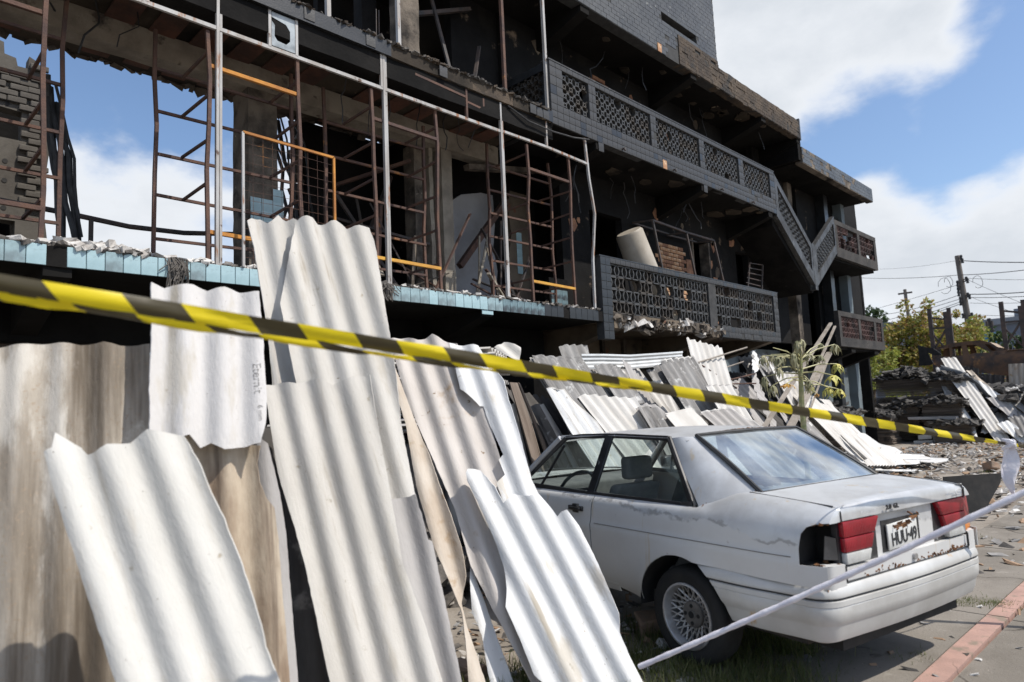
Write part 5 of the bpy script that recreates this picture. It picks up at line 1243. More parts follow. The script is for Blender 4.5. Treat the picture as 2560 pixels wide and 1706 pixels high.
# ---- middle group
PLM = plane((900, 1100), 3.85, 26, 16)
sheet(zz(580, 520, .306, [(125, 118), (160, 90), (230, 86), (290, 132), (330, 112), (350, 90), (375, 48), (410, 80), (440, 102), (500, 96), (545, 120), (600, 800), (700, 1460), (330, 1470), (290, 1000), (240, 700), (180, 330)]), PLM, ((650, 600), (715, 930)), FC_beige, 'tall narrow beige sheet with a split corner behind the widest beige one', phase=.3, off=-.05)
sheet(zz(580, 520, .306, [(520, 100), (560, 74), (610, 76), (660, 80), (700, 126), (760, 128), (850, 108), (900, 126), (940, 160), (1000, 156), (1080, 148), (1125, 155), (1165, 260), (1185, 350), (1235, 690), (1280, 1000), (1330, 1330)]) + [(1005, 1060), (1040, 1240), (985, 1250), (820, 1240), (740, 960), (700, 760)], PLM, ((800, 600), (905, 1000)), FC_beige, 'tall beige ribbed sheet standing highest with a wavy top', off=.02, phase=1.9)
sheet([(660, 966), (700, 957), (740, 962), (776, 950), (800, 952), (830, 962), (880, 944), (925, 938), (948, 1080), (977, 1250), (1006, 1410), (1060, 1560), (1110, 1706), (821, 1706), (762, 1414), (728, 1290), (696, 1186), (684, 1110)], plane((850, 1350), 3.40, 34, 17), ((760, 1000), (935, 1706)), FC_beige, 'wide beige ribbed sheet in front of the tall ones with a chipped left edge', ground=(12, 13), phase=.9)
sheet(zz(700, 1000, .4503, [(610, 555), (680, 540), (750, 530), (770, 600), (785, 632), (822, 780), (845, 785), (900, 1050), (1000, 1568), (800, 1568), (690, 1000)]), plane((850, 1350), 3.40, 34, 17, -.06), ((1020, 1300), (1110, 1700)), FC_grey, 'smooth grey sheet tucked behind the wide beige one', ground=(8, 9), phase=1.0)
# ---- group beside the car
PLR = plane((1400, 1400), 4.12, 40, 23)
sheet(zz(700, 1000, .4503, [(640, -170), (700, -10), (750, 120), (830, 300), (890, 480), (950, 640), (1000, 790), (1020, 870), (1035, 980), (1005, 1130), (1030, 1240), (1150, 1568), (1030, 1568), (1010, 1190), (850, 800), (760, 480), (700, 150), (640, -50)]), PLR, ((1040, 1080), (1150, 1500)), FC_mott, 'narrow lichen mottled strip beside the grey sheet', ground=(11, 12), off=-.03, phase=.2)
sheet([(974, 850), (1010, 843), (1045, 852), (1080, 838), (1110, 850), (1142, 862), (1190, 955), (1230, 1080), (1262, 1190), (1300, 1420), (1345, 1706), (1335, 1706), (1263, 1585), (1177, 1414), (1137, 1270), (1074, 1131), (1016, 1000)], PLR, ((1080, 900), (1230, 1350)), FC_pink, 'pinkish grey sheet with brown mould patches beside the bright white ones', ground=(10, 11), off=-.09, phase=.4)
sheet(zz(700, 1000, .4503, [(1060, 915), (1090, 1000), (1140, 1130), (1300, 1568), (1160, 1568), (1120, 1310), (1065, 1180), (1055, 1010)]), PLR, ((1200, 1450), (1260, 1690)), FC_bright, 'small white offcut standing in the grass under the pinkish sheet', ground=(3, 4), off=-.15, phase=.4)
sheet(zz(700, 1000, .4503, [(1000, -60), (1110, 30), (1130, 30), (1160, 120), (1240, 300), (1215, 330), (1250, 410), (1200, 470), (1240, 570), (1300, 700), (1470, 590), (1440, 520), (1400, 440), (1370, 330), (1330, 190), (1290, 60), (1270, 0), (1240, -110), (1100, -300), (940, -310)]), PLR, ((1240, 1000), (1320, 1220)), FC_bright, 'upper white sheet with a torn edge behind the long white one', off=-.045, phase=.1)
sheet(zz(700, 1000, .4503, [(1032, 410), (1042, 387), (1080, 383), (1110, 386), (1150, 430), (1190, 480), (1240, 575), (1300, 520), (1380, 535), (1440, 520), (1490, 575), (1540, 642), (1560, 622), (1590, 613), (1660, 700), (1700, 780), (1740, 860), (1810, 1020), (1880, 1190), (1890, 1290), (1950, 1430), (2020, 1568), (1510, 1568), (1410, 1530), (1330, 1330), (1250, 1150), (1262, 1050), (1245, 930), (1200, 800), (1130, 640), (1040, 455)]), PLR, ((1300, 1300), (1480, 1650)), FC_bright, 'long bright white sheet with bitten edges leaning next to the car door', ground=(21, 22), phase=.6)
# faded lettering down the right edge of the white sheet
def on_sheet(o, body, size, px, mt, nm, rot):
    p0, n = PLF; q = hP(*px, p0+n*(.115+.028), n); l_ = o.matrix_world.inverted() @ q; u_ = (l_.x, l_.y)
    return text(body, size, (l_.x, l_.y, .0), mt, o, nm, .0004, rot=rot, basis=(Vector((1, 0, 0)), Vector((0, 1, 0)), Vector((0, 0, 1))))
for body, size, px in (('Eternit', .050, (643, 945)), ('6 mm', .030, (651, 1032))):
    t_ = on_sheet(F2, body, size, px, M_print, 'printed_lettering', -math.pi/2+.03)
    dg = bpy.context.evaluated_depsgraph_get(); dg.update()
    for v in t_.data.vertices:      # lay the print on the corrugated face
        ok, loc, nr, _ = F2.ray_cast(Vector((v.co.x, v.co.y, .2)), Vector((0, 0, -1)))
        if ok: v.co.z = loc.z + .0012
    t_.data.update()

# ================================================================== STACKS BEHIND THE CAR
def stack(poly, pl, ridge, mts, n, label, group, gap=.016, jit=.02, ground=(), flat=False, top_jit=0, per=5, rows=.35, amp=.019, name='corrugated_sheet', thick=.006, fan=0.0, d0=0):
    """n like sheets leaning one behind another"""
    rg = random.Random(len(label)*7+n)
    for i in range(n):
        dx, dy = (rg.uniform(-jit, jit), rg.uniform(-jit, jit)) if i else (0, 0)
        p, nn_ = pl
        sh = Vector((dx, 0, 0)) + UP*dy
        o = sheet(poly, (p, nn_), ridge, mts[i % len(mts)], label, group, ground, off=-gap*i-d0, per=per, rows=rows, shift=sh, flat=flat, amp=amp, name=name, thick=thick, phase=.3)
        if fan and i: o.rotation_euler.rotate_axis('Z', rg.gauss(0, fan))
def c4(pts): return zz(1240, 860, .1955, pts)
def c10(pts): return zz(1400, 750, .34, pts)
PB = plane((1500, 1000), 8.3, 8, 27)
stack(c4([(650, 570), (850, 600), (1060, 800), (1270, 1020), (1600, 1500), (1150, 1500), (940, 1085), (800, 820)]), PB, (c4([(700, 620)])[0], c4([(1010, 1080)])[0]), [FC_bright, FC_pale], 4, 'white sheet in the first leaning bundle behind the car roof', 'first bundle behind the car', ground=(4, 5), d0=-.10)
stack(c4([(1040, 685), (1090, 660), (1140, 645), (1500, 680), (1760, 690), (1880, 860), (1975, 1010), (2200, 1400), (1550, 1400), (1290, 1000), (1160, 850)]), PB, (c4([(1400, 700)])[0], c4([(1640, 1000)])[0]), [FC_pale, FC_lich], 5, 'pale sheet with brown smudges in the wide bundle above the car roof', 'wide bundle above the car roof', ground=(7, 8), d0=-.04)
stack(c4([(455, 195), (530, 180), (760, 205), (900, 205), (1090, 215), (1160, 330), (1500, 900), (900, 900), (660, 540), (520, 320)]), PB, (c4([(800, 230)])[0], c4([(1020, 560)])[0]), [FC_lich, FC_lich, FC_pale], 9, 'lichen grey sheet with a ragged top in the tall bundle by the wall', 'tall lichen grey bundle', gap=.03, jit=.05, d0=.22, ground=(6, 7), fan=.015)
stack(c4([(1270, 330), (1400, 300), (1560, 310), (1640, 420), (1720, 530), (1900, 800), (1600, 800), (1380, 480)]), PB, (c4([(1450, 320)])[0], c4([(1600, 540)])[0]), [FC_lich], 7, 'short grey sheet in the bundle under the bent white strip', 'bundle under the bent strip', gap=.03, jit=.06, d0=.20, ground=(5, 6), fan=.02)
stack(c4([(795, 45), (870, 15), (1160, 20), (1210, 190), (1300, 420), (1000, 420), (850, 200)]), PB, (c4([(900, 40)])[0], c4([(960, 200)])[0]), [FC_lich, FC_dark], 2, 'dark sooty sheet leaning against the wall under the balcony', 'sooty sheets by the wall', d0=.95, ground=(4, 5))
stack(c10([(735, 480), (800, 465), (960, 440), (1000, 500), (1110, 690), (1250, 900), (960, 900), (830, 660)]), PB, (c10([(870, 470)])[0], c10([(1010, 690)])[0]), [FC_lich, FC_lich, FC_pale], 8, 'grey sheet in the slanted bundle beyond the bent strip', 'slanted bundle beyond the strip', gap=.035, jit=.06, d0=.25, ground=(5, 6), fan=.02)
stack(c10([(1065, 640), (1150, 632), (1260, 632), (1300, 690), (1345, 765), (1450, 950), (1240, 950), (1130, 760)]), PB, (c10([(1150, 640)])[0], c10([(1230, 770)])[0]), [FC_pale, FC_grey], 4, 'ridged grey sheet in the bundle right of the slanted one', 'ridged grey bundle', gap=.02, d0=.05, ground=(5, 6), jit=.04)
stack(c10([(570, 790), (640, 782), (740, 800), (790, 860), (860, 950), (700, 950), (600, 840)]), PB, (c10([(640, 790)])[0], c10([(700, 900)])[0]), [FC_lich, FC_grey], 5, 'small grey sheet stacked on edge just above the car roof', 'small sheets above the car roof', gap=.05, d0=-.16, jit=.06, ground=(4, 5))
stack(c10([(780, 850), (960, 808), (1040, 880), (1120, 960), (860, 960)]), PB, (c10([(900, 830)])[0], c10([(960, 900)])[0]), [FC_pale, FC_brown], 9, 'thin sheet seen edge on in the row above the rear window', 'thin sheets above the rear window', gap=.022, d0=-.22, jit=.03, ground=(3, 4), flat=True)
stack(c10([(1040, 830), (1240, 800), (1330, 850), (1420, 900), (1560, 1010), (1200, 1010)]), PB, (c10([(1150, 820)])[0], c10([(1240, 900)])[0]), [FC_grey, FC_pale], 6, 'grey sheet in the low bundle beside the plant stem', 'low bundle beside the plant', gap=.03, d0=-.12, jit=.05, ground=(4, 5))
# brown boards and planks between the white sheet and the car
M_board = mat('grey_brown_plank', (.25, .20, .165), (.15, .115, .09), 3, .9, .4, 30, stretch=(3, .3, 1), spots=[((.38, .34, .30), 4, .62, .1)])
PK = plane((1290, 1000), 8.4, 14, 18)
for i, (pts, mt, off, nm, lb) in enumerate((([(165, 500), (262, 508), (400, 900), (515, 1400), (395, 1400), (270, 850)], M_board, .06, 'plank', 'broad grey brown plank between the white sheet and the car'), ([(272, 500), (300, 520), (430, 830), (650, 1400), (600, 1400), (390, 800)], M_board, .02, 'plank', 'thin grey brown plank beside the broad one'),
        ([(430, 812), (500, 770), (560, 772), (620, 900), (725, 1110), (760, 1300), (640, 1300), (560, 1080)], FC_lich, -.05, 'corrugated_sheet', 'short broken sheet with a white top beside the planks'), ([(180, 780), (240, 760), (420, 1330), (300, 1330)], FC_pale, -.05, 'corrugated_sheet', 'pale sheet strip behind the broad plank'), ([(560, 780), (600, 770), (830, 1110), (900, 1300), (840, 1300)], FC_bright, -.02, 'corrugated_sheet', 'narrow white strip leaning next to the car roof corner'))):
    o = sheet(c4(pts), PK, (c4([pts[0]])[0], c4([pts[-1]])[0]), mt, lb, None, ground=(2, 3) if len(pts) == 4 else ((3, 4) if len(pts) == 6 or len(pts) == 5 else (5, 6)), off=off, per=5, rows=.2, name=nm, thick=.025 if nm == 'plank' else .006, flat=nm == 'plank')
    if nm == 'plank': o['category'] = 'plank'
# flat pile with wavy ends
pile_c = hY(1230, 905, 4.9)
ax = Vector((.62, -.785, 0)); wd_ = Vector((.785, .62, 0))
for i in range(16):
    zt = pile_c.z+.13-i*.052
    mb = MB(); rows = []
    ln = 2.2+rng.uniform(-.1, .1); sh = rng.uniform(-.05, .05); yw = rng.gauss(0, .04); a2 = (ax*math.cos(yw)+wd_*math.sin(yw)); w2 = (wd_*math.cos(yw)-ax*math.sin(yw))
    c0 = Vector((pile_c.x, pile_c.y, 0))
    for t in (0, .5, 1): rows.append([c0 - a2*(ln*(1-t)) + a2*sh + w2*(k*PITCH/6) + UP*(zt+.021*math.sin(2*math.pi*k/6)+(.02*(1-t) if i == 0 else 0)) for k in range(37)])
    mb.grid(rows); me = mb.mesh('corrugated_sheet', FC_beige if i < 3 else (FC_grey if i % 3 else FC_lich), None)
    bm = bmesh.new(); bm.from_mesh(me); thicken(bm, .007); bm.to_mesh(me); bm.free(); me.shade_smooth(); me.set_sharp_from_angle(angle=R(50))
    tag(link('corrugated_sheet', me), 'sheet lying flat in the pile whose wavy ends show below the blue slab', 'roofing sheet', 'flat pile of sheets')
mb = MB(); mb.box(-.5, .5, -.45, .45, 0, pile_c.z-.78); cr_ = mb.build('crate', FC_dark, None); cr_.location = c0-ax*1.1+wd_*.5; cr_.rotation_euler = (0, 0, math.atan2(ax.y, ax.x)); tag(cr_, 'dark crate carrying the flat pile of wavy sheets', 'crate')
bevel(cr_.data, .02)
# loose curled piece on the flat pile
sheet(zz(900, 550, .319, [(1050, 1000), (1130, 955), (1260, 1000), (1255, 1090), (1230, 1115), (1130, 1060)]), (pile_c+Vector((.1, -.35, .05)), Vector((-.35, -.75, .55)).normalized()), (zz(900, 550, .319, [(1090, 980)])[0], zz(900, 550, .319, [(1230, 1100)])[0]), FC_beige, 'short curved offcut resting on the ends of the flat pile', per=8, rows=.06)
# bent white ribbed metal strip lying across the bundles
st_p = [hY(*p, 6.1) for p in c4([(1080, 230), (1350, 226), (1700, 232), (2050, 205), (2353, 180)])+c10([(895, 425)])]
st_m = MB(); rows = []
for k in range(9):
    f = (k/8-.5)*.22; d = .012 if k % 2 else 0
    rows.append([p+UP*f+Vector((0, -d-.25*abs(f), 0)) for p in st_p])
st_m.grid(rows); tag(st_m.build('metal_strip', mat('white_enamelled_metal', (.72, .72, .70), (.60, .60, .58), 4, .35, .05, 20, metal=.2), None, 40), 'bent white ribbed metal strip lying across the grey bundles', 'metal strip')

# ---- long sheets leaning right of the car
def c2(pts): return zz(1880, 820, .1913, pts)
PR = (Vector((15.9, 4.2, .02)), Vector((.02, -.70, .714)).normalized())
RD = (c2([(600, 760)])[0], c2([(1290, 1450)])[0])
for i, (pts, mt, off, lb) in enumerate((
    ([(320, 655), (420, 640), (510, 650), (760, 870), (1020, 1090), (1320, 1360), (1640, 1568), (1900, 1800), (1500, 1800), (1180, 1568), (880, 1260), (640, 1020), (480, 820)], FC_pale, 0, 'long pale ridged sheet topmost in the slope beside the plant'),
    ([(200, 620), (300, 690), (560, 1000), (860, 1330), (1160, 1660), (1060, 1660), (760, 1390), (470, 1060), (230, 790)], FC_lich, -.10, 'long lichen streaked sheet below the pale ridged one beside the plant'),
    ([(0, 305), (40, 300), (75, 400), (120, 470), (70, 570), (30, 590), (0, 500)], FC_bright, .22, 'white offcut at the head of the slope of long sheets'),
    ([(0, 530), (40, 590), (210, 1000), (330, 1300), (240, 1300), (90, 950), (0, 720)], FC_grey, .05, 'steep grey sheet leaning behind the plant stem'),
    ([(60, 640), (180, 650), (420, 1010), (760, 1400), (980, 1700), (800, 1700), (560, 1370), (280, 1010)], FC_grey, -.22, 'shaded grey sheet low in the slope beside the rear window'),
    ([(1150, 1400), (1180, 1420), (1340, 1568), (1500, 1720), (1460, 1720), (1290, 1560)], FC_dark, .05, 'dark strip lying on the pale ridged sheet'),
    ([(1300, 1420), (1430, 1380), (1530, 1440), (1700, 1600), (1880, 1750), (1680, 1800)], FC_bright, -.04, 'bright white broken sheet at the foot of the slope'))):
    sheet(c2(pts), PR, RD, mt, lb, None, off=off, per=5, rows=.3)
stack(c2([(880, 1000), (1000, 1010), (1140, 1180), (1420, 1450), (1700, 1640), (1560, 1640), (1280, 1380), (1010, 1130)]), PR, RD, [FC_pale, FC_grey, FC_lich], 6, 'weathered sheet in the layered edge of the slope', 'layered edge of the slope', gap=.05, jit=.12, d0=.12)
rg = random.Random(5)
for i in range(16):   # white broken pieces lying at the foot
    c_ = hZ(rg.uniform(2090, 2340), rg.uniform(1140, 1195)); s = rg.uniform(.15, .55); mb = MB(); n = rg.randint(4, 6); ph = rg.random()*6
    pts = [(s*rg.uniform(.6, 1.1)*math.cos(ph+2*math.pi*k/n)*1.5, s*rg.uniform(.6, 1)*math.sin(ph+2*math.pi*k/n)) for k in range(n)]
    mb.prism(pts, 'z', 0, .008); o = mb.build('broken_board', FC_bright, None); o.location = (c_.x, c_.y, .03+i*.012); o.rotation_euler = (rg.gauss(0, .06), rg.gauss(0, .06), rg.random()*6); tag(o, 'white flat shard in the litter at the foot of the slope', 'board', 'white shards on the ground')

for i, (pts, z, lb) in enumerate((([(560, 1100), (680, 1110), (830, 1215), (1060, 1310), (980, 1429), (880, 1400), (700, 1240)], .18, 'large white board lying at the foot of the sloping sheets'), ([(900, 1310), (1080, 1325), (1300, 1335), (1365, 1400), (1200, 1440), (1000, 1440)], .05, 'white board lying flat on the gravel'), ([(830, 1220), (1000, 1260), (1080, 1310), (900, 1320)], .09, 'smaller white board between the two larger ones'))):
    o = sheet(zz(2000, 820, .238, pts), (Vector((16.5, 4.6, z)), Vector((-.06, -.08, 1)).normalized()), (zz(2000, 820, .238, [(700, 1150)])[0], zz(2000, 820, .238, [(900, 1350)])[0]), FC_bright, lb, None, flat=True, per=2, rows=.4, thick=.008, name='board'); o['category'] = 'board'

# jumble of sheets heaped up to the building, under the lower balcony
jm = []
for k in range(5):
    mb = MB(); w_, l_ = .9, rng.uniform(1.2, 2.1); rows = []
    for r_ in range(4): rows.append([Vector((-w_/2+w_*c_/36, l_*r_/3 + (.05*mnoise.noise(Vector((c_*.4, k, r_))) if r_ in (0, 3) else 0), .018*math.sin(2*math.pi*c_/6))) for c_ in range(37)])
    mb.grid(rows); me = mb.mesh('corrugated_sheet', FC_lich); bm = bmesh.new(); bm.from_mesh(me); thicken(bm, .006); bm.to_mesh(me); bm.free(); me.shade_smooth(); me.set_sharp_from_angle(angle=R(50)); jm.append(me)
for i in range(46):
    x = rng.uniform(6.9, 14.5); y = rng.uniform(5.2, 6.2); o = link('corrugated_sheet', rng.choice(jm), None, (x, y, rng.uniform(.1, .9)), (R(rng.uniform(38, 70)), R(rng.gauss(0, 9)), R(rng.gauss(-8, 16))))
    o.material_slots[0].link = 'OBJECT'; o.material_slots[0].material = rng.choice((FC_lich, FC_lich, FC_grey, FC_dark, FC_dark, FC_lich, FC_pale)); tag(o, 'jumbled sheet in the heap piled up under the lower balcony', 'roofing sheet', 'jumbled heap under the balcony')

for i in range(16):     # long pale sheets tossed over the right hand heap
    o = link('corrugated_sheet', rng.choice(jm), None, (rng.uniform(25.0, 26.4), rng.uniform(1.2, 4.6), rng.uniform(.1, .5)), (R(rng.uniform(16, 36)), R(rng.gauss(0, 12)), R(-75+rng.gauss(0, 14)))); o.scale = (1, rng.uniform(1.0, 1.4), 1)
    o.material_slots[0].link = 'OBJECT'; o.material_slots[0].material = rng.choice((FC_pale, FC_pale, FC_lich, FC_grey, FC_dark)); tag(o, 'loose sheet tossed over the heap before the burnt out car', 'roofing sheet', 'loose sheets on the far heap')

# ================================================================== THINGS ON THE BALCONY AND AROUND THE BUILDING
M_drum = mat('off_white_fibreglass', (0.3910, 0.3485, 0.2890), (0.3060, 0.2635, 0.2082), 2.5, .6, .15, 20, spots=[((.30, .24, .18), 2, .64, .1)])
dA = Vector((10.08, 6.85, 4.72)); dB = Vector((10.95, 6.8, 3.1))
mb = MB(); mb.tube([dA, dA.lerp(dB, .02), dA.lerp(dB, .5), dB], [.22, .25, .27, .29], 20); tag(mb.build('drum', M_drum, None, 40), 'off white fibreglass drum leaning inside the lower balcony', 'drum')
rk = empty('metal_rack', (12.5, 6.95, 3.08), 'bent black metal rack standing behind the lower balcony screen', 'rack')
fr_p = [hY(1300+x*.51, y*.51, 6.9) for x, y in ((650, 1080), (710, 1320), (815, 1140), (860, 1300), (950, 1180), (1010, 1385))]
for i in (0, 2, 4): MB().bar(fr_p[i], fr_p[i+1]-Vector((0, 0, .35)), .035).build('upright', M_darksteel, rk)
for a, b in ((0, 2), (2, 4)):
    MB().bar(fr_p[a], fr_p[b], .035).build('rail', M_darksteel, rk); MB().bar(fr_p[a]+Vector((0, .45, .05)), fr_p[b]+Vector((0, .4, .05)), .03).build('rail', M_darksteel, rk)
for a in (0, 2, 4): MB().bar(fr_p[a], fr_p[a]+Vector((0, .45, .05)), .03).build('tie', M_darksteel, rk)
bf = empty('bed_frame', (15.6, 6.9, 3.1), 'small burnt wire frame standing at the far end of the lower balcony', 'frame')
bp_ = [hY(1300+x*.51, y*.51, 7.0) for x, y in ((1125, 1290), (1105, 1410), (1190, 1300), (1175, 1430))]
for a, b in ((0, 1), (2, 3)): MB().bar(bp_[a], bp_[b]-Vector((0, 0, .4)), .03).build('upright', M_darksteel, bf)
for t in range(6): MB().bar(bp_[0].lerp(bp_[1], t/5), bp_[2].lerp(bp_[3], t/5), .018).build('bar', M_darksteel, bf)
M_plank = mat('grey_timber', (.34, .30, .26), (.22, .19, .16), 4, .9, .3, 40, stretch=(1, 1, .2))
for i, (a, b, w_) in enumerate((((1030, -60), (690, 470), .075), ((1085, -20), (830, 560), .055), ((1010, 330), (820, 690), .12), ((1000, 400), (840, 850), .035))):
    A_ = hY(*c2([a])[0], 6.05); B_ = hY(*c2([b])[0], 5.6); d = (B_-A_); B2 = A_+d*((A_.z-.02)/(A_.z-B_.z))
    tag(MB().bar(A_, B2, w_, w_*.5).build('plank', M_plank, None), ('long grey plank propped against the far balcony, the higher of two', 'long grey plank propped against the far balcony, the lower of two', 'broad short plank crossing behind the papaya leaves', 'thin pale batten leaning behind the papaya leaves')[i], 'plank')
# steel tubes poking out under the lower balcony
for i, (a, b) in enumerate((((1000, 465), (1375, 350)), ((1010, 460), (1300, 650)), ((1140, 525), (1350, 455)), ((1120, 620), (1430, 545)), ((1090, 490), (1290, 640)), ((1150, 620), (1440, 615)))):
    tag(MB().tube([hY(*c10([a])[0], 6.2), hY(*c10([b])[0], 5.9)], .016, 6).build('steel_tube', M_rust if i % 2 else M_plank, None), 'thin tube in the tangle under the lower balcony', 'tube', 'tangled tubes under the balcony')
# ruined concrete wall of the neighbouring wing, seen through the open bay at the left
NW = empty('ruined_wing', (0, 10.2, 0), 'scorched concrete wing with a broken top behind the open left bay', 'building')
M_nw = mat('scorched_render', (0.1170, 0.1053, 0.0897), (0.0741, 0.0644, 0.0546), 1.4, .92, .4, 14, spots=[((.04, .036, .033), 1.5, .60, .1), ((.06, .05, .045), 12, .70, .03)])
wpoly = [(-3, 0), (2.0, 0), (1.97, 4.0), (1.9, 4.6), (1.96, 5.2), (1.9, 6.05), (1.82, 6.4), (1.72, 6.45), (1.71, 6.28), (1.6, 6.28), (1.58, 6.38), (1.46, 6.4), (1.45, 6.55), (1.2, 6.6), (.6, 6.9), (-3, 7.0)]
V, F = cdt_patch(wpoly, [[(1.1, 5.3), (1.66, 5.3), (1.66, 5.68), (1.1, 5.72)], [(1.1, 3.9), (1.62, 3.9), (1.62, 4.25), (1.1, 4.25)]], .3, .3)
link('wall', patch_mesh(V, F, lambda u, v: Vector((u, 0, v)), 'wall', M_nw, .2, None), NW)
V, F = cdt_patch([(-3, 0), (1.8, 0), (1.8, 6.0), (-3, 6.3)], [], .6, .6); link('inner_wall', patch_mesh(V, F, lambda u, v: Vector((u, .9, v)), 'inner_wall', M_soot, .1, None), NW)
bsh = []
for k in range(3):
    b_ = MB(); b_.box(-.10, .10, -.03, .02, -.036, .036); bsh.append(rough_mesh(bevel(b_.mesh('brick', M_nw), .008), .006, 14, k))
for j in range(40):
    z = 4.45+j*.085
    if z > 6.35: break
    for i in range(3):
        x = 1.83-i*.215-(.1 if j % 2 else 0)
        if x < 1.72 and z < 5.75: continue
        if z > 6.2 and x < 1.75: continue
        o = link('brick', bsh[(i+j) % 3], NW, (x+rng.gauss(0, .012), -.02+rng.gauss(0, .008), z+rng.gauss(0, .004)))
for z in (5.0, 5.75, 4.75, 4.4): link('bolt_hole', MB().tube([(0, 0, 0), (0, -.006, 0)], .03, 10).mesh('bolt_hole', M_black), NW, (1.5, -.001, z))

# ================================================================== FAR END OF THE YARD
# stacks of burnt flat sheets
M_ash = mat('ash_heap', (.035, .032, .03), (.12, .11, .10), 6, .95, .6, 30, spots=[((.34, .33, .32), 14, .64, .06)])
M_layer = mat('burnt_sheet_edges', (.22, .175, .14), (.10, .08, .065), 3, .9, .3, 30, stretch=(.3, .3, 6), spots=[((.03, .027, .025), 2, .58, .12)])
def burnt_stack(x0, x1, y0, y1, z0, z1, label, heap=.25, seed=0, rz=0.0):
    rg = random.Random(seed); E_ = empty('sheet_stack', ((x0+x1)/2, (y0+y1)/2, z0), label, 'stack', 'burnt stacks at the far end of the yard')
    z = z0
    lay = MB(); k = 0
    while z < z1:
        t = rg.uniform(.016, .034); a, b, c, d = (rg.uniform(-.05, .05) for _ in range(4)); lay.box(x0+a, x1+b, y0+c, y1+d, z, z+t*.72); z += t; k += 1
    tag(lay.build('burnt_sheets', M_layer, E_), kind='stuff')
    if heap:
        hp = MB()
        for i in range(260):
            x, y = rg.uniform(x0-.1, x1+.1), rg.uniform(y0-.1, y1+.1); u_ = 1-abs((y-(y0+y1)/2)/((y1-y0)/2+.1)); s = rg.uniform(.03, .11)
            chunk(hp, (x, y, z1+rg.random()*heap*max(.15, u_)), s*1.6, s, s*.35, rg, .5)
        tag(hp.build('ash_heap', M_ash, E_), kind='stuff')
    return E_
burnt_stack(26.3, 27.6, 6.3, 7.9, 1.55, 2.1, 'upper charred stack of sheets with an ash heap on top', .5, 1)
burnt_stack(26.2, 27.5, 5.3, 6.27, 1.5, 2.0, 'upper charred stack with thin curled flakes on its right end', .35, 2)
burnt_stack(25.4, 26.6, 6.4, 7.5, .5, 1.15, 'lower charred stack with a sagging brown front', .3, 3)
burnt_stack(25.3, 26.6, 5.2, 6.3, .55, 1.25, 'lower charred stack next to the leaning long sheets', .3, 4)
burnt_stack(24.9, 25.6, 4.9, 5.9, .02, .62, 'low pile of splayed burnt sheets behind the pale board', .1, 5)
burnt_stack(26.2, 27.6, 5.3, 8.0, .02, 1.5, 'broad dark base stack carrying the upper charred ones', 0, 6)
burnt_stack(24.4, 25.3, 7.0, 8.3, .02, .95, 'rusty brown crate like stack near the end wall', .15, 7)
burnt_stack(19.5, 21.0, 6.9, 7.8, .02, 1.1, 'dark bundle lying under the far balcony', .35, 8)
# pale board on the ground and little slabs
bd = sheet(zz(2000, 820, .238, [(1390, 968), (1645, 965), (1700, 1100), (1740, 1215), (1400, 1212)]), (hZ(2360, 1108), Vector((-.95, -.15, .28)).normalized()), (zz(2000, 820, .238, [(1400, 980)])[0], zz(2000, 820, .238, [(1400, 1200)])[0]), FC_white, 'pale square board standing on the ground in front of the burnt stacks', flat=True, thick=.02, per=2, rows=.4, name='board', ground=(3, 4)); bd['category'] = 'board'
for i, (pts, mt, lb) in enumerate((([(1130, 940), (1640, 930), (1645, 962), (1140, 965)], FC_grey, 'grey slab lying on top behind the pale board'), ([(1190, 1190), (1390, 1180), (1395, 1205), (1200, 1225)], FC_pale, 'thin pale slab lying beside the pale board'), ([(1240, 1130), (1380, 1120), (1385, 1165), (1245, 1175)], FC_pale, 'short pale slab stacked beside the pale board'))):
    P_ = [hX(*p, 25.0) for p in zz(2000, 820, .238, pts)]; b_ = MB(); b_.hexa([Vector((p.x, p.y, p.z)) for p in P_]+[Vector((p.x+.5, p.y, p.z)) for p in P_]); tag(b_.build('slab', mt, None), lb, 'slab')
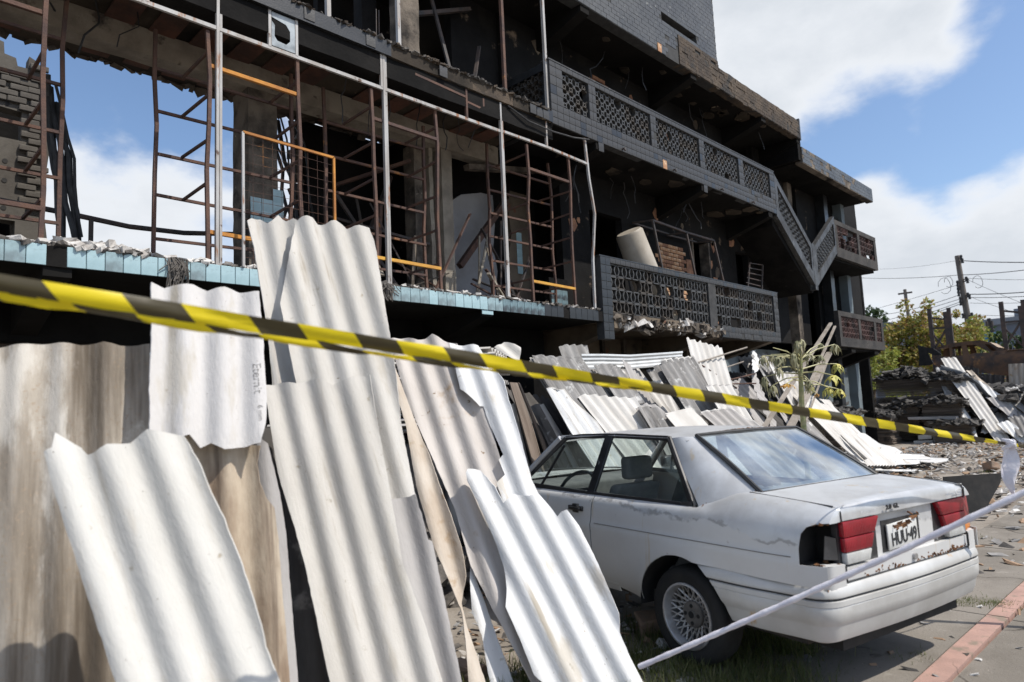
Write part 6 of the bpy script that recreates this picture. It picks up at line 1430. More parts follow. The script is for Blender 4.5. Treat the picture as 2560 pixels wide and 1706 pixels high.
# long corrugated sheets leaning over the right hand heap
PX = (hZ(2500, 1108), Vector((-.62, -.42, .66)).normalized())
def cR(pts): return zz(2000, 820, .238, pts)
RX = (cR([(1640, 500)])[0], cR([(2130, 1190)])[0])
for pts, mt, off, lb in (
    ([(1530, 480), (1640, 478), (1760, 480), (2100, 1000), (2230, 1210), (2060, 1195), (1800, 830)], FC_pale, .1, 'wide pale corrugated sheet sloping down from the burnt car'),
    ([(1480, 320), (1640, 310), (1745, 470), (1600, 470), (1560, 480)], FC_pale, .0, 'upper ridged sheet ending under the dark tarpaulin strip'),
    ([(1425, 420), (1480, 410), (1600, 700), (1640, 900), (1600, 910), (1480, 600)], FC_lich, -.15, 'narrow greyish sheet along the left side of the sloping heap'),
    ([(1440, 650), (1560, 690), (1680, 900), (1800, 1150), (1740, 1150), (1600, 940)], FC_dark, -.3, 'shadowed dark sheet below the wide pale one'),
    ([(1640, 710), (1700, 800), (1820, 980), (1870, 1165), (1800, 1160), (1720, 1060), (1650, 880)], FC_bright, -.1, 'narrow white strip bent at its foot beside the pale board'),
    ([(1760, 560), (1900, 560), (2380, 900), (2520, 1010), (2300, 900)], FC_bright, .05, 'thin white sheet on edge to the right of the wide pale one'),
    ([(1950, 730), (2080, 730), (2420, 960), (2420, 1080), (2120, 870)], FC_grey, .1, 'grey sheet stack sloping down to the right of the heap'),
    ([(2060, 1010), (2190, 970), (2420, 1150), (2420, 1260), (2330, 1215)], FC_bright, .3, 'short white ridged sheet lying over the foot of the heap'),
    ([(1740, 450), (1800, 445), (2040, 660), (2030, 700), (1960, 640)], FC_mott, -.2, 'brownish corrugated sheet under the burnt car'),
    ([(2180, 660), (2260, 650), (2420, 850), (2420, 960), (2330, 860)], FC_pale, -.1, 'cream corrugated sheet beside the standing dark sheets')):
    sheet(cR(pts), PX, RX, mt, lb, None, off=off, per=5, rows=.5)
tp = MB(); pth = [hP(*p, PX[0]+PX[1]*.14, PX[1]) for p in cR([(1480, 420), (1560, 450), (1700, 480), (1790, 540), (1860, 590), (1930, 660), (1980, 715)])]
rows = [[p+Vector((0, 0, .10))+Vector((.02, -.04, .0))*math.sin(i*2) for i, p in enumerate(pth)], [p+PX[1]*.06 for p in pth], [p-Vector((0, 0, .12)) for p in pth]]
tp.grid(rows); tag(tp.build('tarpaulin', mat('dark_grey_tarpaulin', (.06, .068, .08), (.10, .11, .125), 4, .6, .3, 20), None, 60), 'crumpled dark tarpaulin strip lying on the sloping sheets', 'tarpaulin')
# standing dark sheets under the car wreck
PS = (hX(2520, 960, 28.6), Vector((-1, 0, .06)).normalized())
for i, pts in enumerate(([(1870, 480), (2150, 500), (2150, 690), (1880, 660)], [(2190, 380), (2420, 370), (2420, 900), (2200, 660)], [(1500, 360), (1880, 430), (1880, 640), (1500, 560)])):
    sheet(cR(pts), PS, (cR([(2100, 450)])[0], cR([(2110, 800)])[0]), (FC_char, FC_mott, FC_char)[i], ('charred sheet standing upright under the burnt car', 'brown stained sheet standing upright beside the burnt car', 'charred sheet standing upright beside the torn black panel')[i], None, per=6, rows=.5, off=.05*i, ground=(2, 3))
hpm = MB()
for i in range(300):
    s = rng.uniform(.05, .2); chunk(hpm, (rng.uniform(26.3, 28.4), rng.uniform(2.0, 6.0), rng.uniform(0, 1.7)), s*1.5, s, s*.5, rng, .5)
tag(hpm.build('rubble', M_ash, None), 'dark burnt rubble heap under the sloping sheets and the wreck', 'rubble', None, 'stuff')
# burnt-out estate car up on the heap
M_wreck = mat('burnt_car_rust', (.16, .085, .045), (.06, .045, .038), 2.2, .8, .3, 20, spots=[((.36, .17, .06), 2.4, .60, .12), ((.42, .38, .33), 3, .66, .06), ((.02, .018, .017), 1.5, .56, .12)])
M_wlight = mat('burnt_car_pale', (.40, .34, .27), (.26, .17, .10), 3, .7, .2, 20)
wr = empty('car_wreck', (29.3, 4.5, 1.55), 'rust brown burnt out estate car without glass sitting on the heap', 'car wreck')
wz = 1.55; wX = 29.2
WP = lambda x, y: hX(*cR([(x, y)])[0], wX)
prof = [(1405, 215), (1480, 190), (1600, 160), (1760, 138), (1900, 132), (1990, 150), (2070, 200), (2160, 240), (2300, 225), (2420, 235), (2560, 270), (2640, 330), (2650, 480), (2540, 500), (2150, 505), (1880, 470), (1480, 430), (1400, 380)]
holes = [[(1590, 205), (1690, 185), (1705, 290), (1600, 300)], [(1740, 180), (1830, 178), (2005, 262), (1830, 272), (1775, 280)], [(1470, 215), (1560, 205), (1575, 300), (1480, 300)], [(1935, 168), (1985, 175), (2060, 230), (2040, 250), (1990, 230)]]
tl = lambda pts: [(WP(*p).y, WP(*p).z) for p in pts]
V, F = cdt_patch(tl(prof), [tl(h) for h in holes], .3, .2)
for k, dx in enumerate((0, 1.55)):
    link('body_side', patch_mesh(V, F, lambda u, v: Vector((wX+dx-29.3-(0.0 if v < 2.8 else (-.12 if k == 0 else .12)), u-4.5, v-1.55)), 'body_side', M_wreck, .04, 40), wr)
pr = tl(prof)
mb = MB(); mb.grid([[(wX+.1, y, z) for y, z in pr[0:7]], [(wX+1.45, y, z) for y, z in pr[0:7]]]); mb.build('roof', M_wlight, wr, 40)
mb = MB(); mb.grid([[(wX+.02, y, z) for y, z in pr[7:12]], [(wX+1.53, y, z) for y, z in pr[7:12]]]); mb.build('bonnet', M_wlight, wr, 40)
mb = MB()
for yy in (WP(2450, 480).y, WP(1600, 440).y): mb.tube([(wX-.05, yy, wz+.15), (wX+1.6, yy, wz+.15)], .28, 14)
mb.build('bare_rims', M_black, wr, 40)
# torn black panel beside it
pp = [hX(*p, 27.6) for p in cR([(1235, 180), (1300, 200), (1400, 215), (1490, 280), (1420, 290), (1340, 260), (1400, 370), (1360, 395), (1245, 400), (1255, 330)])]
mb = MB(); mb.prism([(p.y, p.z) for p in pp], 'x', 27.6, 27.66); tag(mb.build('torn_panel', M_black, None), 'torn black car panel sticking up left of the burnt car', 'panel')
# black bumper cover lying near the boot of the silver car
bl_ = MB(); base = hZ(2395, 1292); b2_ = hZ(2466, 1288); rows = []
for j in range(5):
    t = j/4; rows.append([base.lerp(b2_, i/8)+Vector((0, 0, .01+.50*t))+(Vector((.25, -.12, 0))*(math.sin(t*1.6)**2))*(.3+i/8)+(b2_-base)*(-.55*(1-i/8)) for i in range(9)])
bl_.grid(rows); me = bl_.mesh('bumper_cover', M_black); bm = bmesh.new(); bm.from_mesh(me); thicken(bm, .012); bm.to_mesh(me); bm.free(); me.shade_smooth(); me.set_sharp_from_angle(angle=R(45))
tag(link('bumper_cover', me), 'curved black plastic bumper cover standing on the gravel beside the silver car', 'bumper cover')
# steel rack frames
def rack(pxs, X, label):
    E_ = empty('steel_rack', hX(pxs[0][0], 900, X)*1.0, label, 'rack'); E_.location.z = 0
    foot = []
    for (x, yt, w_) in pxs: t = hX(x, yt, X); MB().bar((t.x, t.y, 0), t, w_).build('post', M_darksteel, E_); foot.append(t)
    a, b = foot[0], foot[-1]
    for f0, f1 in ((.93, .90), (.84, .84)): MB().bar((a.x, a.y, a.z*f0), (b.x, b.y, b.z*f1), .07).build('cross_bar', M_darksteel, E_)
    MB().bar((a.x, a.y, a.z*.66), (b.x, b.y, b.z*.88), .07).build('brace', M_darksteel, E_); MB().bar((a.x, a.y, a.z*.80), (b.x, b.y, b.z*.60), .06).build('brace', M_darksteel, E_)
rack([(2323, 773, .14), (2363, 780, .14), (2371, 770, .13)], 31.5, 'black steel rack frame rising in front of the yellowing trees')
rack([(2502, 755, .14), (2550, 765, .13), (2557, 750, .14)], 31.0, 'black steel rack frame rising in front of the blue grey building')
# trees beyond the yard
def leaf_mat(name, cs):
    mt = bpy.data.materials.new(name); mt.use_nodes = True; t = mt.node_tree; l = t.links; b = t.nodes['Principled BSDF']; oi = t.nodes.new('ShaderNodeNewGeometry'); rp_ = t.nodes.new('ShaderNodeValToRGB'); rp_.color_ramp.interpolation = 'LINEAR'
    e = rp_.color_ramp.elements
    while len(e) < len(cs): e.new(.5)
    for i, c in enumerate(cs): e[i].position = i/(len(cs)-1); e[i].color = (*c, 1)
    l.new(oi.outputs['Random Per Island'], rp_.inputs[0]); l.new(rp_.outputs[0], b.inputs['Base Color']); b.inputs['Roughness'].default_value = .6
    tl_ = t.nodes.new('ShaderNodeBsdfTranslucent'); l.new(rp_.outputs[0], tl_.inputs[0]); ms = t.nodes.new('ShaderNodeMixShader'); ms.inputs[0].default_value = .4; l.new(b.outputs[0], ms.inputs[1]); l.new(tl_.outputs[0], ms.inputs[2]); l.new(ms.outputs[0], t.nodes['Material Output'].inputs[0])
    return mt
M_leafY = leaf_mat('yellowing_leaves', [(.13, .18, .03), (.28, .28, .05), (.38, .33, .07), (.29, .14, .07), (.14, .17, .035), (.38, .26, .08)])
M_leafG = leaf_mat('lime_leaves', [(.16, .22, .03), (.28, .31, .055), (.37, .37, .09), (.18, .22, .045)])
M_leafD = leaf_mat('dark_green_leaves', [(.025, .05, .018), (.05, .09, .025), (.035, .07, .02)])
M_bark = mat('bark', (.12, .095, .07), (.07, .055, .04), 8, .95, .6, 30)
def tree(base, blobs, nleaf, size, mt, label, group, seed):
    rg = random.Random(seed); E_ = empty('tree', base, label, 'tree', group); base = Vector(base)
    tk = MB(); top = sum((Vector(b[0]) for b in blobs), Vector())/len(blobs)
    tk.tube([base, base.lerp(top, .45)+Vector((.1, .1, 0)), top], [.16, .12, .05], 8)
    for c_, r_ in blobs: tk.tube([base.lerp(top, .4), (base.lerp(top, .6)+Vector(c_))/2, Vector(c_)], [.09, .06, .02], 6)
    tk.build('trunk', M_bark, E_, 50)
    cw = MB(); tot = sum(r_**2 for _, r_ in blobs)
    for c_, r_ in blobs:
        subs = [(Vector(c_)+Vector((rg.gauss(0, 1), rg.gauss(0, 1), rg.gauss(0, .8)))*r_*.5, r_*rg.uniform(.22, .42)) for _ in range(12)]
        for i in range(int(nleaf*r_**2/tot)):
            s0, sr = rg.choice(subs); d = Vector((rg.gauss(0, 1), rg.gauss(0, 1), rg.gauss(0, 1))).normalized()*sr*rg.uniform(.5, 1.05); p = s0+d
            e = Euler((rg.uniform(-1.2, 1.2), rg.uniform(-1.2, 1.2), rg.uniform(0, 6.3))).to_matrix(); s = size*rg.uniform(.6, 1.3)
            cw.add([p+e @ Vector(q)*s for q in ((-.5, 0, 0), (0, -.28, .06), (.5, 0, 0), (0, .28, .06))], [(0, 1, 2, 3)])
    cw.build('crown', mt, E_, None, False)
def TP(x, y, X): return tuple(hX(x, y, X))
def TB(x, X): p = hX(x, 950, X); return (p.x, p.y, 0)
G_tr = 'trees beyond the yard'
tree(TB(2275, 38), [(TP(2262, 835, 38), 1.2), (TP(2310, 850, 38.5), 1.3), (TP(2290, 800, 38.4), 1.0), (TP(2240, 880, 37.6), 1.1), (TP(2300, 910, 38), 1.4), (TP(2215, 910, 37.5), 1.0)], 6500, .20, M_leafY, 'tallest yellowing tree with reddish patches at the end of the yard', G_tr, 1)
tree(TB(2390, 40), [(TP(2390, 850, 40), 1.2), (TP(2360, 880, 40), 1.2), (TP(2405, 830, 40.5), .9), (TP(2350, 840, 40.5), .9), (TP(2400, 900, 40), 1.3)], 4500, .20, M_leafY, 'reddish yellow tree standing behind the leaning utility pole', G_tr, 2)
tree(TB(2445, 42), [(TP(2447, 850, 42), .9), (TP(2455, 885, 42), 1.1), (TP(2435, 830, 42.3), .7), (TP(2425, 900, 42), 1.)], 2500, .20, M_leafG, 'lime green tree between the utility pole and the blue grey building', G_tr, 3)
tree(TB(2170, 35), [(TP(2130, 925, 35), 1.0), (TP(2180, 905, 35), 1.0), (TP(2220, 940, 35), 1.1), (TP(2090, 940, 35), .9), (TP(2150, 950, 34.5), .9)], 4200, .18, M_leafG, 'low lime green shrub under the far lower balcony', G_tr, 4)
tree(TB(2515, 33), [(TP(2500, 870, 33), .6), (TP(2535, 870, 33), .6), (TP(2545, 850, 33), .4)], 900, .16, M_leafD, 'small dark green shrub below the right hand rack', G_tr, 5)
tree(TB(2180, 70), [(TP(2178, 792, 70), 1.2), (TP(2185, 800, 70), 1.0)], 500, .4, M_leafD, 'distant green treetop showing above the far lower balcony', G_tr, 6)
# buildings in the distance
M_bluebld = mat('blue_grey_cladding', (.13, .155, .20), (.11, .13, .17), 2, .6)
M_roofg = mat('grey_roof', (.20, .22, .25), (.16, .175, .20), 2, .6)
far = empty('warehouse', (62, 6, 0), 'blue grey flat roofed warehouse beyond the trees', 'building')
a = hX(2432, 812, 60); mb = MB(); mb.box(60, 80, -30, a.y, 0, a.z-.2); mb.build('wall', M_bluebld, far); mb = MB(); mb.box(59.7, 80, -30, a.y+.2, a.z-.2, a.z+.25); mb.build('parapet', M_roofg, far)
mb = MB(); mb.box(64, 70, a.y-6, a.y-2, a.z+.25, a.z+1.2); mb.build('roof_unit', M_roofg, far)
for i in range(8): mb = MB(); mb.box(59.94, 59.995, a.y-2-i*3.0, a.y-2-i*3.0+.12, 0, a.z-.25); mb.build('cladding_seam', M_roofg, far)
low = empty('low_building', (75, 20, 0), 'distant grey green roof left of the trees', 'building')
b_ = hX(2212, 835, 75); mb = MB(); mb.box(75, 90, b_.y-6, b_.y+6, 0, b_.z); mb.build('wall', M_roofg, low); mb = MB(); mb.prism([(b_.y-6.4, b_.z), (b_.y+6.4, b_.z), (b_.y, b_.z+1.2)], 'x', 74.7, 90); mb.build('roof', M_bluebld, low)
# utility poles and wires
M_pole = mat('weathered_pole', (.10, .088, .08), (.16, .14, .125), 3, .9, .2, 20, stretch=(1, 1, .15))
pX = 45; pt = hX(2393, 640, pX); pb = hX(2432, 870, pX); pd = (pb-pt); pbase = pt+pd*(pt.z/(pt.z-pb.z))
UPO = empty('utility_pole', pbase, 'tall leaning timber utility pole with insulators and crossing wires', 'utility pole')
MB().tube([pbase, pt], [.22, .13], 10).build('shaft', M_pole, UPO, 50)
ins = MB(); pw = []
for x, y in ((2403, 644), (2406, 652), (2394, 708), (2395, 717), (2396, 726), (2397, 735), (2416, 698), (2419, 702), (2401, 748), (2402, 758), (2420, 738), (2424, 742), (2408, 790), (2430, 788)):
    p = hX(x, y, pX-.2); MB().tube([p+UP*.14, p+UP*.05, p, p-UP*.14], [.05, .08, .05, .08], 8).build('insulator', M_cable, UPO, 50); q = pbase.lerp(pt, min(1, p.z/pt.z)); MB().bar(p, q, .05).build('arm', M_darksteel, UPO)
p2t = hX(2262, 724, 60); p2b = hX(2271, 790, 60); p2base = p2t+(p2b-p2t)*(p2t.z/(p2t.z-p2b.z))
U2 = empty('utility_pole', p2base, 'slim distant pole behind the tallest yellowing tree', 'utility pole'); MB().tube([p2base, p2t], [.16, .12], 8).build('shaft', M_pole, U2, 50); MB().bar(p2t+Vector((0, -.5, -.3)), p2t+Vector((0, .5, -.3)), .12).build('arm', M_darksteel, U2)
wl = [((2403, 652), 45, (2700, 652), 40, .018), ((2400, 688), 45, (2700, 655), 38, .014), ((2400, 688), 45, (2030, 682), 70, .012), ((2420, 696), 45, (2700, 695), 40, .008), ((2424, 736), 45, (2700, 715), 38, .018), ((2424, 744), 45, (2700, 728), 38, .012), ((2397, 712), 45, (1900, 835), 60, .009), ((2398, 738), 45, (2180, 790), 60, .013), ((2400, 748), 45, (1980, 850), 60, .012), ((2402, 755), 45, (2000, 870), 60, .012), ((2402, 760), 45, (2050, 860), 60, .014), ((2408, 784), 45, (2100, 840), 60, .009), ((2424, 758), 45, (2700, 748), 40, .008), ((2430, 787), 45, (2700, 785), 40, .008), ((2424, 742), 45, (2700, 830), 40, .008), ((2420, 700), 45, (2640, 790), 42, .008), ((2410, 785), 45, (2250, 815), 58, .008), ((2393, 652), 45, (2100, 665), 75, .006)]
for i, (a, Xa, b, Xb, r_) in enumerate(wl):
    A_ = hX(*a, Xa); B_ = hX(*b, Xb); n = 10; sag = (B_-A_).length*.012
    MBw = MB(); MBw.tube([A_.lerp(B_, k/n)-UP*(sag*4*(k/n)*(1-k/n)) for k in range(n+1)], r_*1.25, 4, False)
    tag(MBw.build('overhead_wire', M_cable, None), 'thin black overhead wire strung from the leaning utility pole', 'wire', 'wires on the leaning pole')
for i, c_ in enumerate(((2445, 705, 9), (2362, 715, 12), (2372, 705, 8))):
    c0 = hX(c_[0], c_[1], 44.8); rr_ = c_[2]*.026
    tag(MB().tube([c0+Vector((0, math.cos(k*.55)*rr_*(1+.15*math.sin(k)), math.sin(k*.55)*rr_*1.5)) for k in range(11)], .012, 4, False).build('overhead_wire', M_cable, None), 'loose loop of cable hanging beside the leaning utility pole', 'wire', 'loose cable loops on the pole')
tk = empty('transformer', hX(2478, 900, 44), 'bright blue barrel shaped tank on a thin post before the blue grey building', 'tank'); tk.location.z = 0
c_ = hX(2478, 845, 44); MB().tube([(c_.x, c_.y, c_.z-.35), (c_.x, c_.y, c_.z+.25)], .33, 14).build('barrel', mat('blue_tank', (.04, .22, .45), (.03, .16, .36), 4, .5), tk, 50)
q = hX(2474, 795, 44); MB().bar((c_.x+.3, c_.y+.05, 0), (c_.x+.3, c_.y+.05, q.z), .16).build('post', M_darksteel, tk)
for dy in (-.12, .12): MB().tube([(c_.x, c_.y+dy, c_.z+.25), (c_.x, c_.y+dy, c_.z+.9)], .06, 6).build('bushing', M_darksteel, tk)

# ================================================================== PAPAYA PLANT
PD = 8.0
P0 = dp(2003, 1000, PD); PAP = empty('papaya_plant', (P0.x, P0.y, 0), 'wilted papaya plant with drooping yellow leaves in front of the sloping sheets', 'plant')
M_stem = mat('papaya_stem', (.22, .25, .10), (.33, .31, .17), 6, .7, .2, 40, stretch=(1, 1, 4))
M_pet = mat('papaya_stalk', (.46, .44, .24), (.36, .33, .17), 5, .6)
M_l1 = mat('wilted_leaf', (.17, .17, .085), (.36, .33, .20), 9, .7, .2, 30); M_l2 = mat('yellow_leaf', (.52, .44, .10), (.34, .36, .10), 7, .6); M_l3 = mat('orange_leaf', (.50, .21, .03), (.40, .30, .05), 9, .6)
def PP(x, y, dd=0): return dp(1880+x*.1913, 820+y*.1913, PD+dd)
tp_ = PP(630, 390); st0 = Vector((P0.x+.02, P0.y, 0))
MB().tube([st0, PP(650, 1000), PP(640, 700), tp_, PP(610, 260)], [.036, .031, .028, .026, .012], 10).build('stem', M_stem, PAP, 50)
def leaf(c_, mt, size, rg, droop=1.0):
    mb = MB(); c_ = Vector(c_); n = rg.randint(9, 12)
    for k in range(n):
        a = 2*math.pi*k/n+rg.uniform(-.3, .3); d = Vector((math.cos(a), math.sin(a), 0)); L_ = size*rg.uniform(.75, 1.2); sd = Vector((-d.y, d.x, 0)); rows = []
        for i in range(6):
            t = i/5; p = c_+d*(L_*(t*(1-.55*droop*t)))-UP*(L_*droop*(.15*t+.85*t*t))+sd*(rg.gauss(0, .02)*t); w_ = size*.115*math.sin(math.pi*(.12+.80*t))*(1+.55*math.sin(i*2.4)); tw = rg.uniform(-.7, .7); e = (sd*math.cos(tw)+UP*math.sin(tw))*w_
            rows.append([p-e-UP*w_*.25, p, p+e-UP*w_*.25])
        mb.grid(rows)
    return mb.build('leaf', mt, PAP, 50)
rgp = random.Random(3)
for (ex_, ey, dd, mt, sz, dr, sy) in ((275, 258, -.2, None, 0, 0, 420), (140, 365, .1, M_l1, .20, 1.2, 430), (330, 380, -.3, M_l1, .17, 1.2, 420), (250, 350, .2, M_l1, .16, 1.3, 410), (395, 370, -.1, M_l1, .15, 1.3, 430), (350, 520, -.3, M_l1, .17, 1.2, 560), (160, 640, .1, M_l1, .18, 1.3, 600), (270, 750, -.2, M_l1, .20, 1.1, 640), (450, 730, -.35, M_l3, .18, .5, 690), (900, 205, .2, M_l1, .12, 1.0, 420), (1080, 215, .1, M_l1, .20, .9, 410), (760, 340, -.2, M_l1, .17, 1.0, 400), (890, 360, -.1, M_l1, .15, 1.0, 470), (1110, 470, .2, M_l2, .20, .9, 545), (1060, 620, -.2, M_l2, .24, .7, 590), (740, 680, -.3, M_l1, .17, 1.2, 640), (760, 740, -.25, M_l2, .14, 1.2, 650), (1000, 780, -.1, M_l2, .20, .9, 690), (1130, 800, .1, M_l2, .19, .8, 750), (590, 170, -.1, M_l1, .20, 1.4, 330), (650, 150, .1, M_l1, .16, 1.4, 330), (540, 330, -.15, M_l1, .22, 1.4, 380), (570, 420, -.15, M_l1, .18, 1.4, 430), (850, 860, 0, M_l3, .07, 1.0, 740)):
    s_ = PP(632, sy); e_ = PP(ex_, ey, dd); MB().tube([s_, s_.lerp(e_, .5)+UP*.03, e_], [.010, .008, .005], 5).build('petiole', M_pet, PAP, 50)
    if mt: leaf(e_, mt, sz*.66, rgp, dr)

# ================================================================== BARRIER TAPE
def stripe_mat():
    mt = bpy.data.materials.new('yellow_black_tape'); mt.use_nodes = True; t = mt.node_tree; l = t.links; b = t.nodes['Principled BSDF']; nn = t.nodes.new
    u = nn('ShaderNodeUVMap'); sp_ = nn('ShaderNodeSeparateXYZ'); l.new(u.outputs[0], sp_.inputs[0])
    m1 = nn('ShaderNodeMath'); m1.operation = 'MULTIPLY_ADD'; l.new(sp_.outputs['Y'], m1.inputs[0]); m1.inputs[1].default_value = .13; l.new(sp_.outputs['X'], m1.inputs[2])
    fr_ = nn('ShaderNodeMath'); fr_.operation = 'FRACT'; l.new(m1.outputs[0], fr_.inputs[0]); gt = nn('ShaderNodeMath'); gt.operation = 'GREATER_THAN'; gt.inputs[1].default_value = .55; l.new(fr_.outputs[0], gt.inputs[0])
    mx_ = nn('ShaderNodeMix'); mx_.data_type = 'RGBA'; mx_.inputs['A'].default_value = (.86, .68, .015, 1); mx_.inputs['B'].default_value = (.075, .06, .028, 1); l.new(gt.outputs[0], mx_.inputs['Factor']); l.new(mx_.outputs['Result'], b.inputs['Base Color']); b.inputs['Roughness'].default_value = .38
    tl_ = nn('ShaderNodeBsdfTranslucent'); l.new(mx_.outputs['Result'], tl_.inputs[0]); ms = nn('ShaderNodeMixShader'); ms.inputs[0].default_value = .35; o = t.nodes['Material Output']; l.new(b.outputs[0], ms.inputs[1]); l.new(tl_.outputs[0], ms.inputs[2]); l.new(ms.outputs[0], o.inputs[0])
    return mt
M_tape = stripe_mat()
def ribbon(A_, B_, width, tilt, n, mt, name, label, per=.29, sag=.02, cup=.006, ph=0.0, wfun=None):
    d = (B_-A_); L_ = d.length; d.normalize(); mb = MB(); uvs = []
    side0 = d.cross(UP).normalized()
    rows = [[] for _ in range(5)]
    for i in range(n+1):
        t = i/n; p = A_+d*(L_*t)-UP*(sag*4*t*(1-t)); a = tilt(t); w_ = width*(wfun(t) if wfun else 1)
        up_ = UP*math.cos(a)+side0*math.sin(a); nr = side0*math.cos(a)-UP*math.sin(a)
        for j in range(5):
            s = j/4-.5; rows[j].append(p+up_*(s*w_)+nr*(cup*math.cos(s*math.pi)+.005*math.sin(t*37+s*4)+.003*math.sin(t*91+s*7)))
    mb.grid(rows); me = mb.mesh(name, mt, None, False)
    uvl = me.uv_layers.new(name='UVMap')
    for poly in me.polygons:
        for li in poly.loop_indices:
            vi = me.loops[li].vertex_index; j, i = divmod(vi, n+1); uvl.data[li].uv = (ph+L_*i/n/per, j/4)
    me.shade_smooth(); o = link(name, me); tag(o, label, 'barrier tape'); return o
TA = dp(-260, 668, 1.42); TBp = dp(2515, 1110, 4.2); TE = TBp+(TBp-TA).normalized()*.75
ribbon(TA, TE, .044, lambda t: .25+.25*math.sin(t*5)+(1.15*sstep(.72, .95, t)), 90, M_tape, 'barrier_tape', 'yellow and black striped barrier tape stretched across in front of the sheets and car', sag=.0, wfun=lambda t: 1-.45*sstep(.6, .95, t))
ribbon(dp(-260, 696, 1.43), TA.lerp(TE, .36)-Vector((0, 0, .012)), .030, lambda t: .9, 40, M_tape, 'barrier_tape', 'second lower layer of yellow and black tape sagging under the upper one', sag=.012, ph=.35, wfun=lambda t: 1-.7*t)
M_wtape = mat('white_plastic_tape', (.74, .72, .76), (.62, .60, .66), 8, .4, .3, 40)
WA = dp(1598, 1668, 3.7); WB = dp(2530, 1238, 2.95); WE = WB+(WB-WA).normalized()*.55
mb = MB(); n = 120; pts = []; rs = []
for i in range(n+1):
    t = i/n; pts.append(WA.lerp(WE, t)-UP*(.02*4*t*(1-t))); rs.append(.0145+.0012*math.sin(i*.9)+.0008*math.sin(i*2.3))
mb.tube(pts, rs, 7); tag(mb.build('twisted_tape', M_wtape, None, 60), 'white barrier tape twisted into a rope running past the car bumper', 'barrier tape')
# knot and hanging end
kn_ = dp(2522, 1112, 4.15); mb = MB()
for k in range(3): mb.tube([kn_+Vector((.0, .0, .0))+Vector((math.cos(a*.7+k*2)*.03, math.sin(a*.7+k*2)*.03, math.sin(a*.5+k)*.03)) for a in range(10)], .010, 6)
rows = []
for i in range(12):
    t = i/11; c0 = kn_+UP*(-.30*t)+RH*(-.012*math.sin(t*3)); w_ = .012+.05*math.sin(math.pi*min(1, .08+t*.95))**1.0*(1-.35*t); rows.append([c0+RH*(w_*s)+FH*(.02*math.sin(s*3+t*6)) for s in (-1, -.5, 0, .5, 1)])
mb.grid(rows); tag(mb.build('tape_end', M_wtape, None, 60), 'knotted white plastic end hanging from the striped tape', 'tape end')
rs_ = TE+Vector((0, 0, 0)); stk = MB(); stk.tube([(rs_.x, rs_.y, 0), (rs_.x, rs_.y, rs_.z+.15)], .03, 8); tag(stk.build('stake', M_plank, None, 50), 'wooden stake holding the right end of the barrier tapes', 'stake')

# ================================================================== GROUND LITTER AND GRASS
M_stone = mat('broken_brick_stone', (.30, .20, .14), (.22, .17, .13), 9, .95, .4, 40)
for i, (x, y, s, lb) in enumerate(((1625, 1580, .10, 'brown broken brick lying beside the rear wheel'), (1665, 1625, .045, 'small pale stone near the rear wheel'), (1165, 1688, .07, 'brown stone at the foot of the pinkish sheet'), (1195, 1703, .06, 'tan stone beside the foot of the white offcut'), (2480, 1178, .14, 'reddish rock lying on the far gravel'), (2228, 1640, .02, 'tiny grey pebble on the pavement'))):
    p = hZ(x, y); mb = MB(); chunk(mb, (0, 0, s*.45), s, s*.75, s*.55, random.Random(i+3), .3); me = mb.mesh('stone', M_stone if i not in (1,) else M_debrisl); bevel(me, s*.15, 2); o = link('stone', me, None, (p.x, p.y, .01)); tag(o, lb, 'stone')
lit = [MB() for _ in range(4)]; mts = [M_debrisl, M_debrisd, mat('tan_litter', (.34, .22, .14), (.24, .16, .10), 8, .9), mat('grey_litter', (.30, .29, .28), (.20, .19, .18), 8, .9)]
rg = random.Random(12)
for i in range(5800):
    if i < 3600: x, y = rg.uniform(7.5, 26), rg.uniform(.2, 6.2)
    elif i < 4900: x, y = rg.uniform(2.2, 9), rg.uniform(-.8, 4)
    else: x, y = rg.uniform(1, 9), rg.uniform(2.5, 6.2)
    k = rg.choices((0, 1, 2, 3), (4, 2, 3, 3))[0]; s = rg.uniform(.008, .05)*(1 if x > 7.5 else .55)
    pk = Vector((x, y, 0))-k1; bb = pk.dot(kn)
    if bb < 1.3 and rg.random() < .65: continue
    chunk(lit[k], (x, y, .012+s*.2), s*1.5, s*rg.uniform(.3, 1), s*.25, rg, .5)
for mb, mt in zip(lit, mts): tag(mb.build('litter', mt, None), 'scattered crumbs of broken sheet and brick on the ground', 'litter', None, 'stuff')
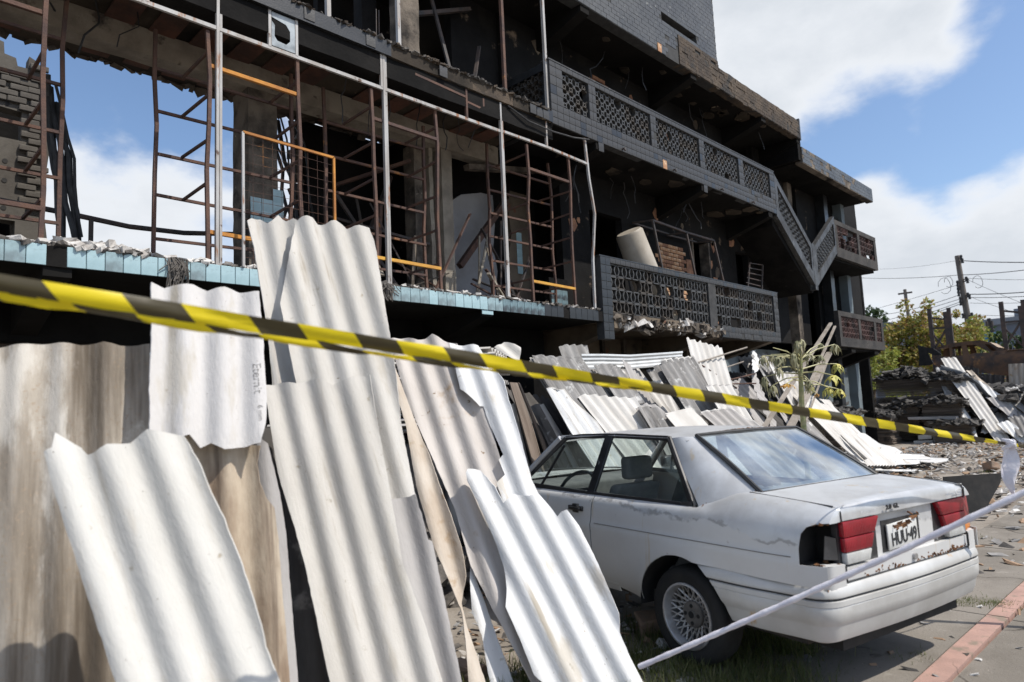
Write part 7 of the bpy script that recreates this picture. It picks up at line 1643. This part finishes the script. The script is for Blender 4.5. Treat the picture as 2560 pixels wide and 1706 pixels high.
# dark rubble under the slab and between the sheets
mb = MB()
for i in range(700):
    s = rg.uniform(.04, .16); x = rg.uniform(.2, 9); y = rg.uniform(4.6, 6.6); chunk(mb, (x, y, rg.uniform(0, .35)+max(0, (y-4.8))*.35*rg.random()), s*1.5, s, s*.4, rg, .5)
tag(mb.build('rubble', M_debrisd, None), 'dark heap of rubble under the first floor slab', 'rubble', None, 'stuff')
def grass(n, cfun, hmin, hmax, mt, label):
    mb = MB()
    for i in range(n):
        x, y, k = cfun(); h = rg.uniform(hmin, hmax)*k; a = rg.random()*6.3; d = Vector((math.cos(a), math.sin(a), 0)); b0 = Vector((x, y, -.01)); ln = rg.uniform(.2, .9)*h; w_ = rg.uniform(.0016, .0034); sd = Vector((-d.y, d.x, 0))*w_
        mb.add([b0-sd, b0+sd, b0+d*ln*.35+UP*h*.6+sd*.7, b0+d*ln*.35+UP*h*.6-sd*.7, b0+d*ln+UP*h], [(0, 1, 2, 3), (3, 2, 4)])
    tag(mb.build('grass', mt, None, None, False), label, 'grass', None, 'stuff')
M_grass = leaf_mat('grass_blades', [(.05, .08, .02), (.10, .13, .03), (.20, .20, .07), (.08, .11, .025), (.26, .22, .11)])
tufts = []
for i in range(120):
    px, py = rg.uniform(1560, 2000), rg.uniform(1560, 1740); p = hZ(px, py); tufts.append((p.x, p.y, rg.uniform(.05, .16), rg.uniform(.5, 1.2)))
for i in range(40):
    p = hZ(rg.uniform(1080, 1600), rg.uniform(1650, 1760)); tufts.append((p.x, p.y, rg.uniform(.03, .08), rg.uniform(.5, 1.1)))
for px, py in ((2290, 1650), (2440, 1515), (2505, 1520), (2430, 1500), (2420, 1340), (2440, 1345), (2480, 1150), (2460, 1180)): p = hZ(px, py); tufts.append((p.x, p.y, .07, .45))
for i in range(24):
    p = hZ(rg.uniform(2380, 2550), 1512+rg.gauss(0, 4)); tufts.append((p.x, p.y, .04, .35))
def cf():
    t = rg.choice(tufts); return t[0]+rg.gauss(0, t[2]), t[1]+rg.gauss(0, t[2]), t[3]
grass(15000, cf, .03, .13, M_grass, 'green and dry grass tufts growing round the rear wheel and kerb')
# green rag on the bundle, cloth scraps
p = hY(*c4([(1990, 950)])[0], 5.75); mb = MB()
for k in range(9): mb.tube([p+Vector((rg.gauss(0, .03), rg.gauss(0, .02), rg.gauss(0, .03))) for _ in range(5)], .018, 6)
tag(mb.build('plastic_rag', mat('green_plastic', (.01, .28, .17), (.01, .2, .12), 8, .4), None, 60), 'crumpled bright green plastic rag caught on the small grey sheets', 'rag')
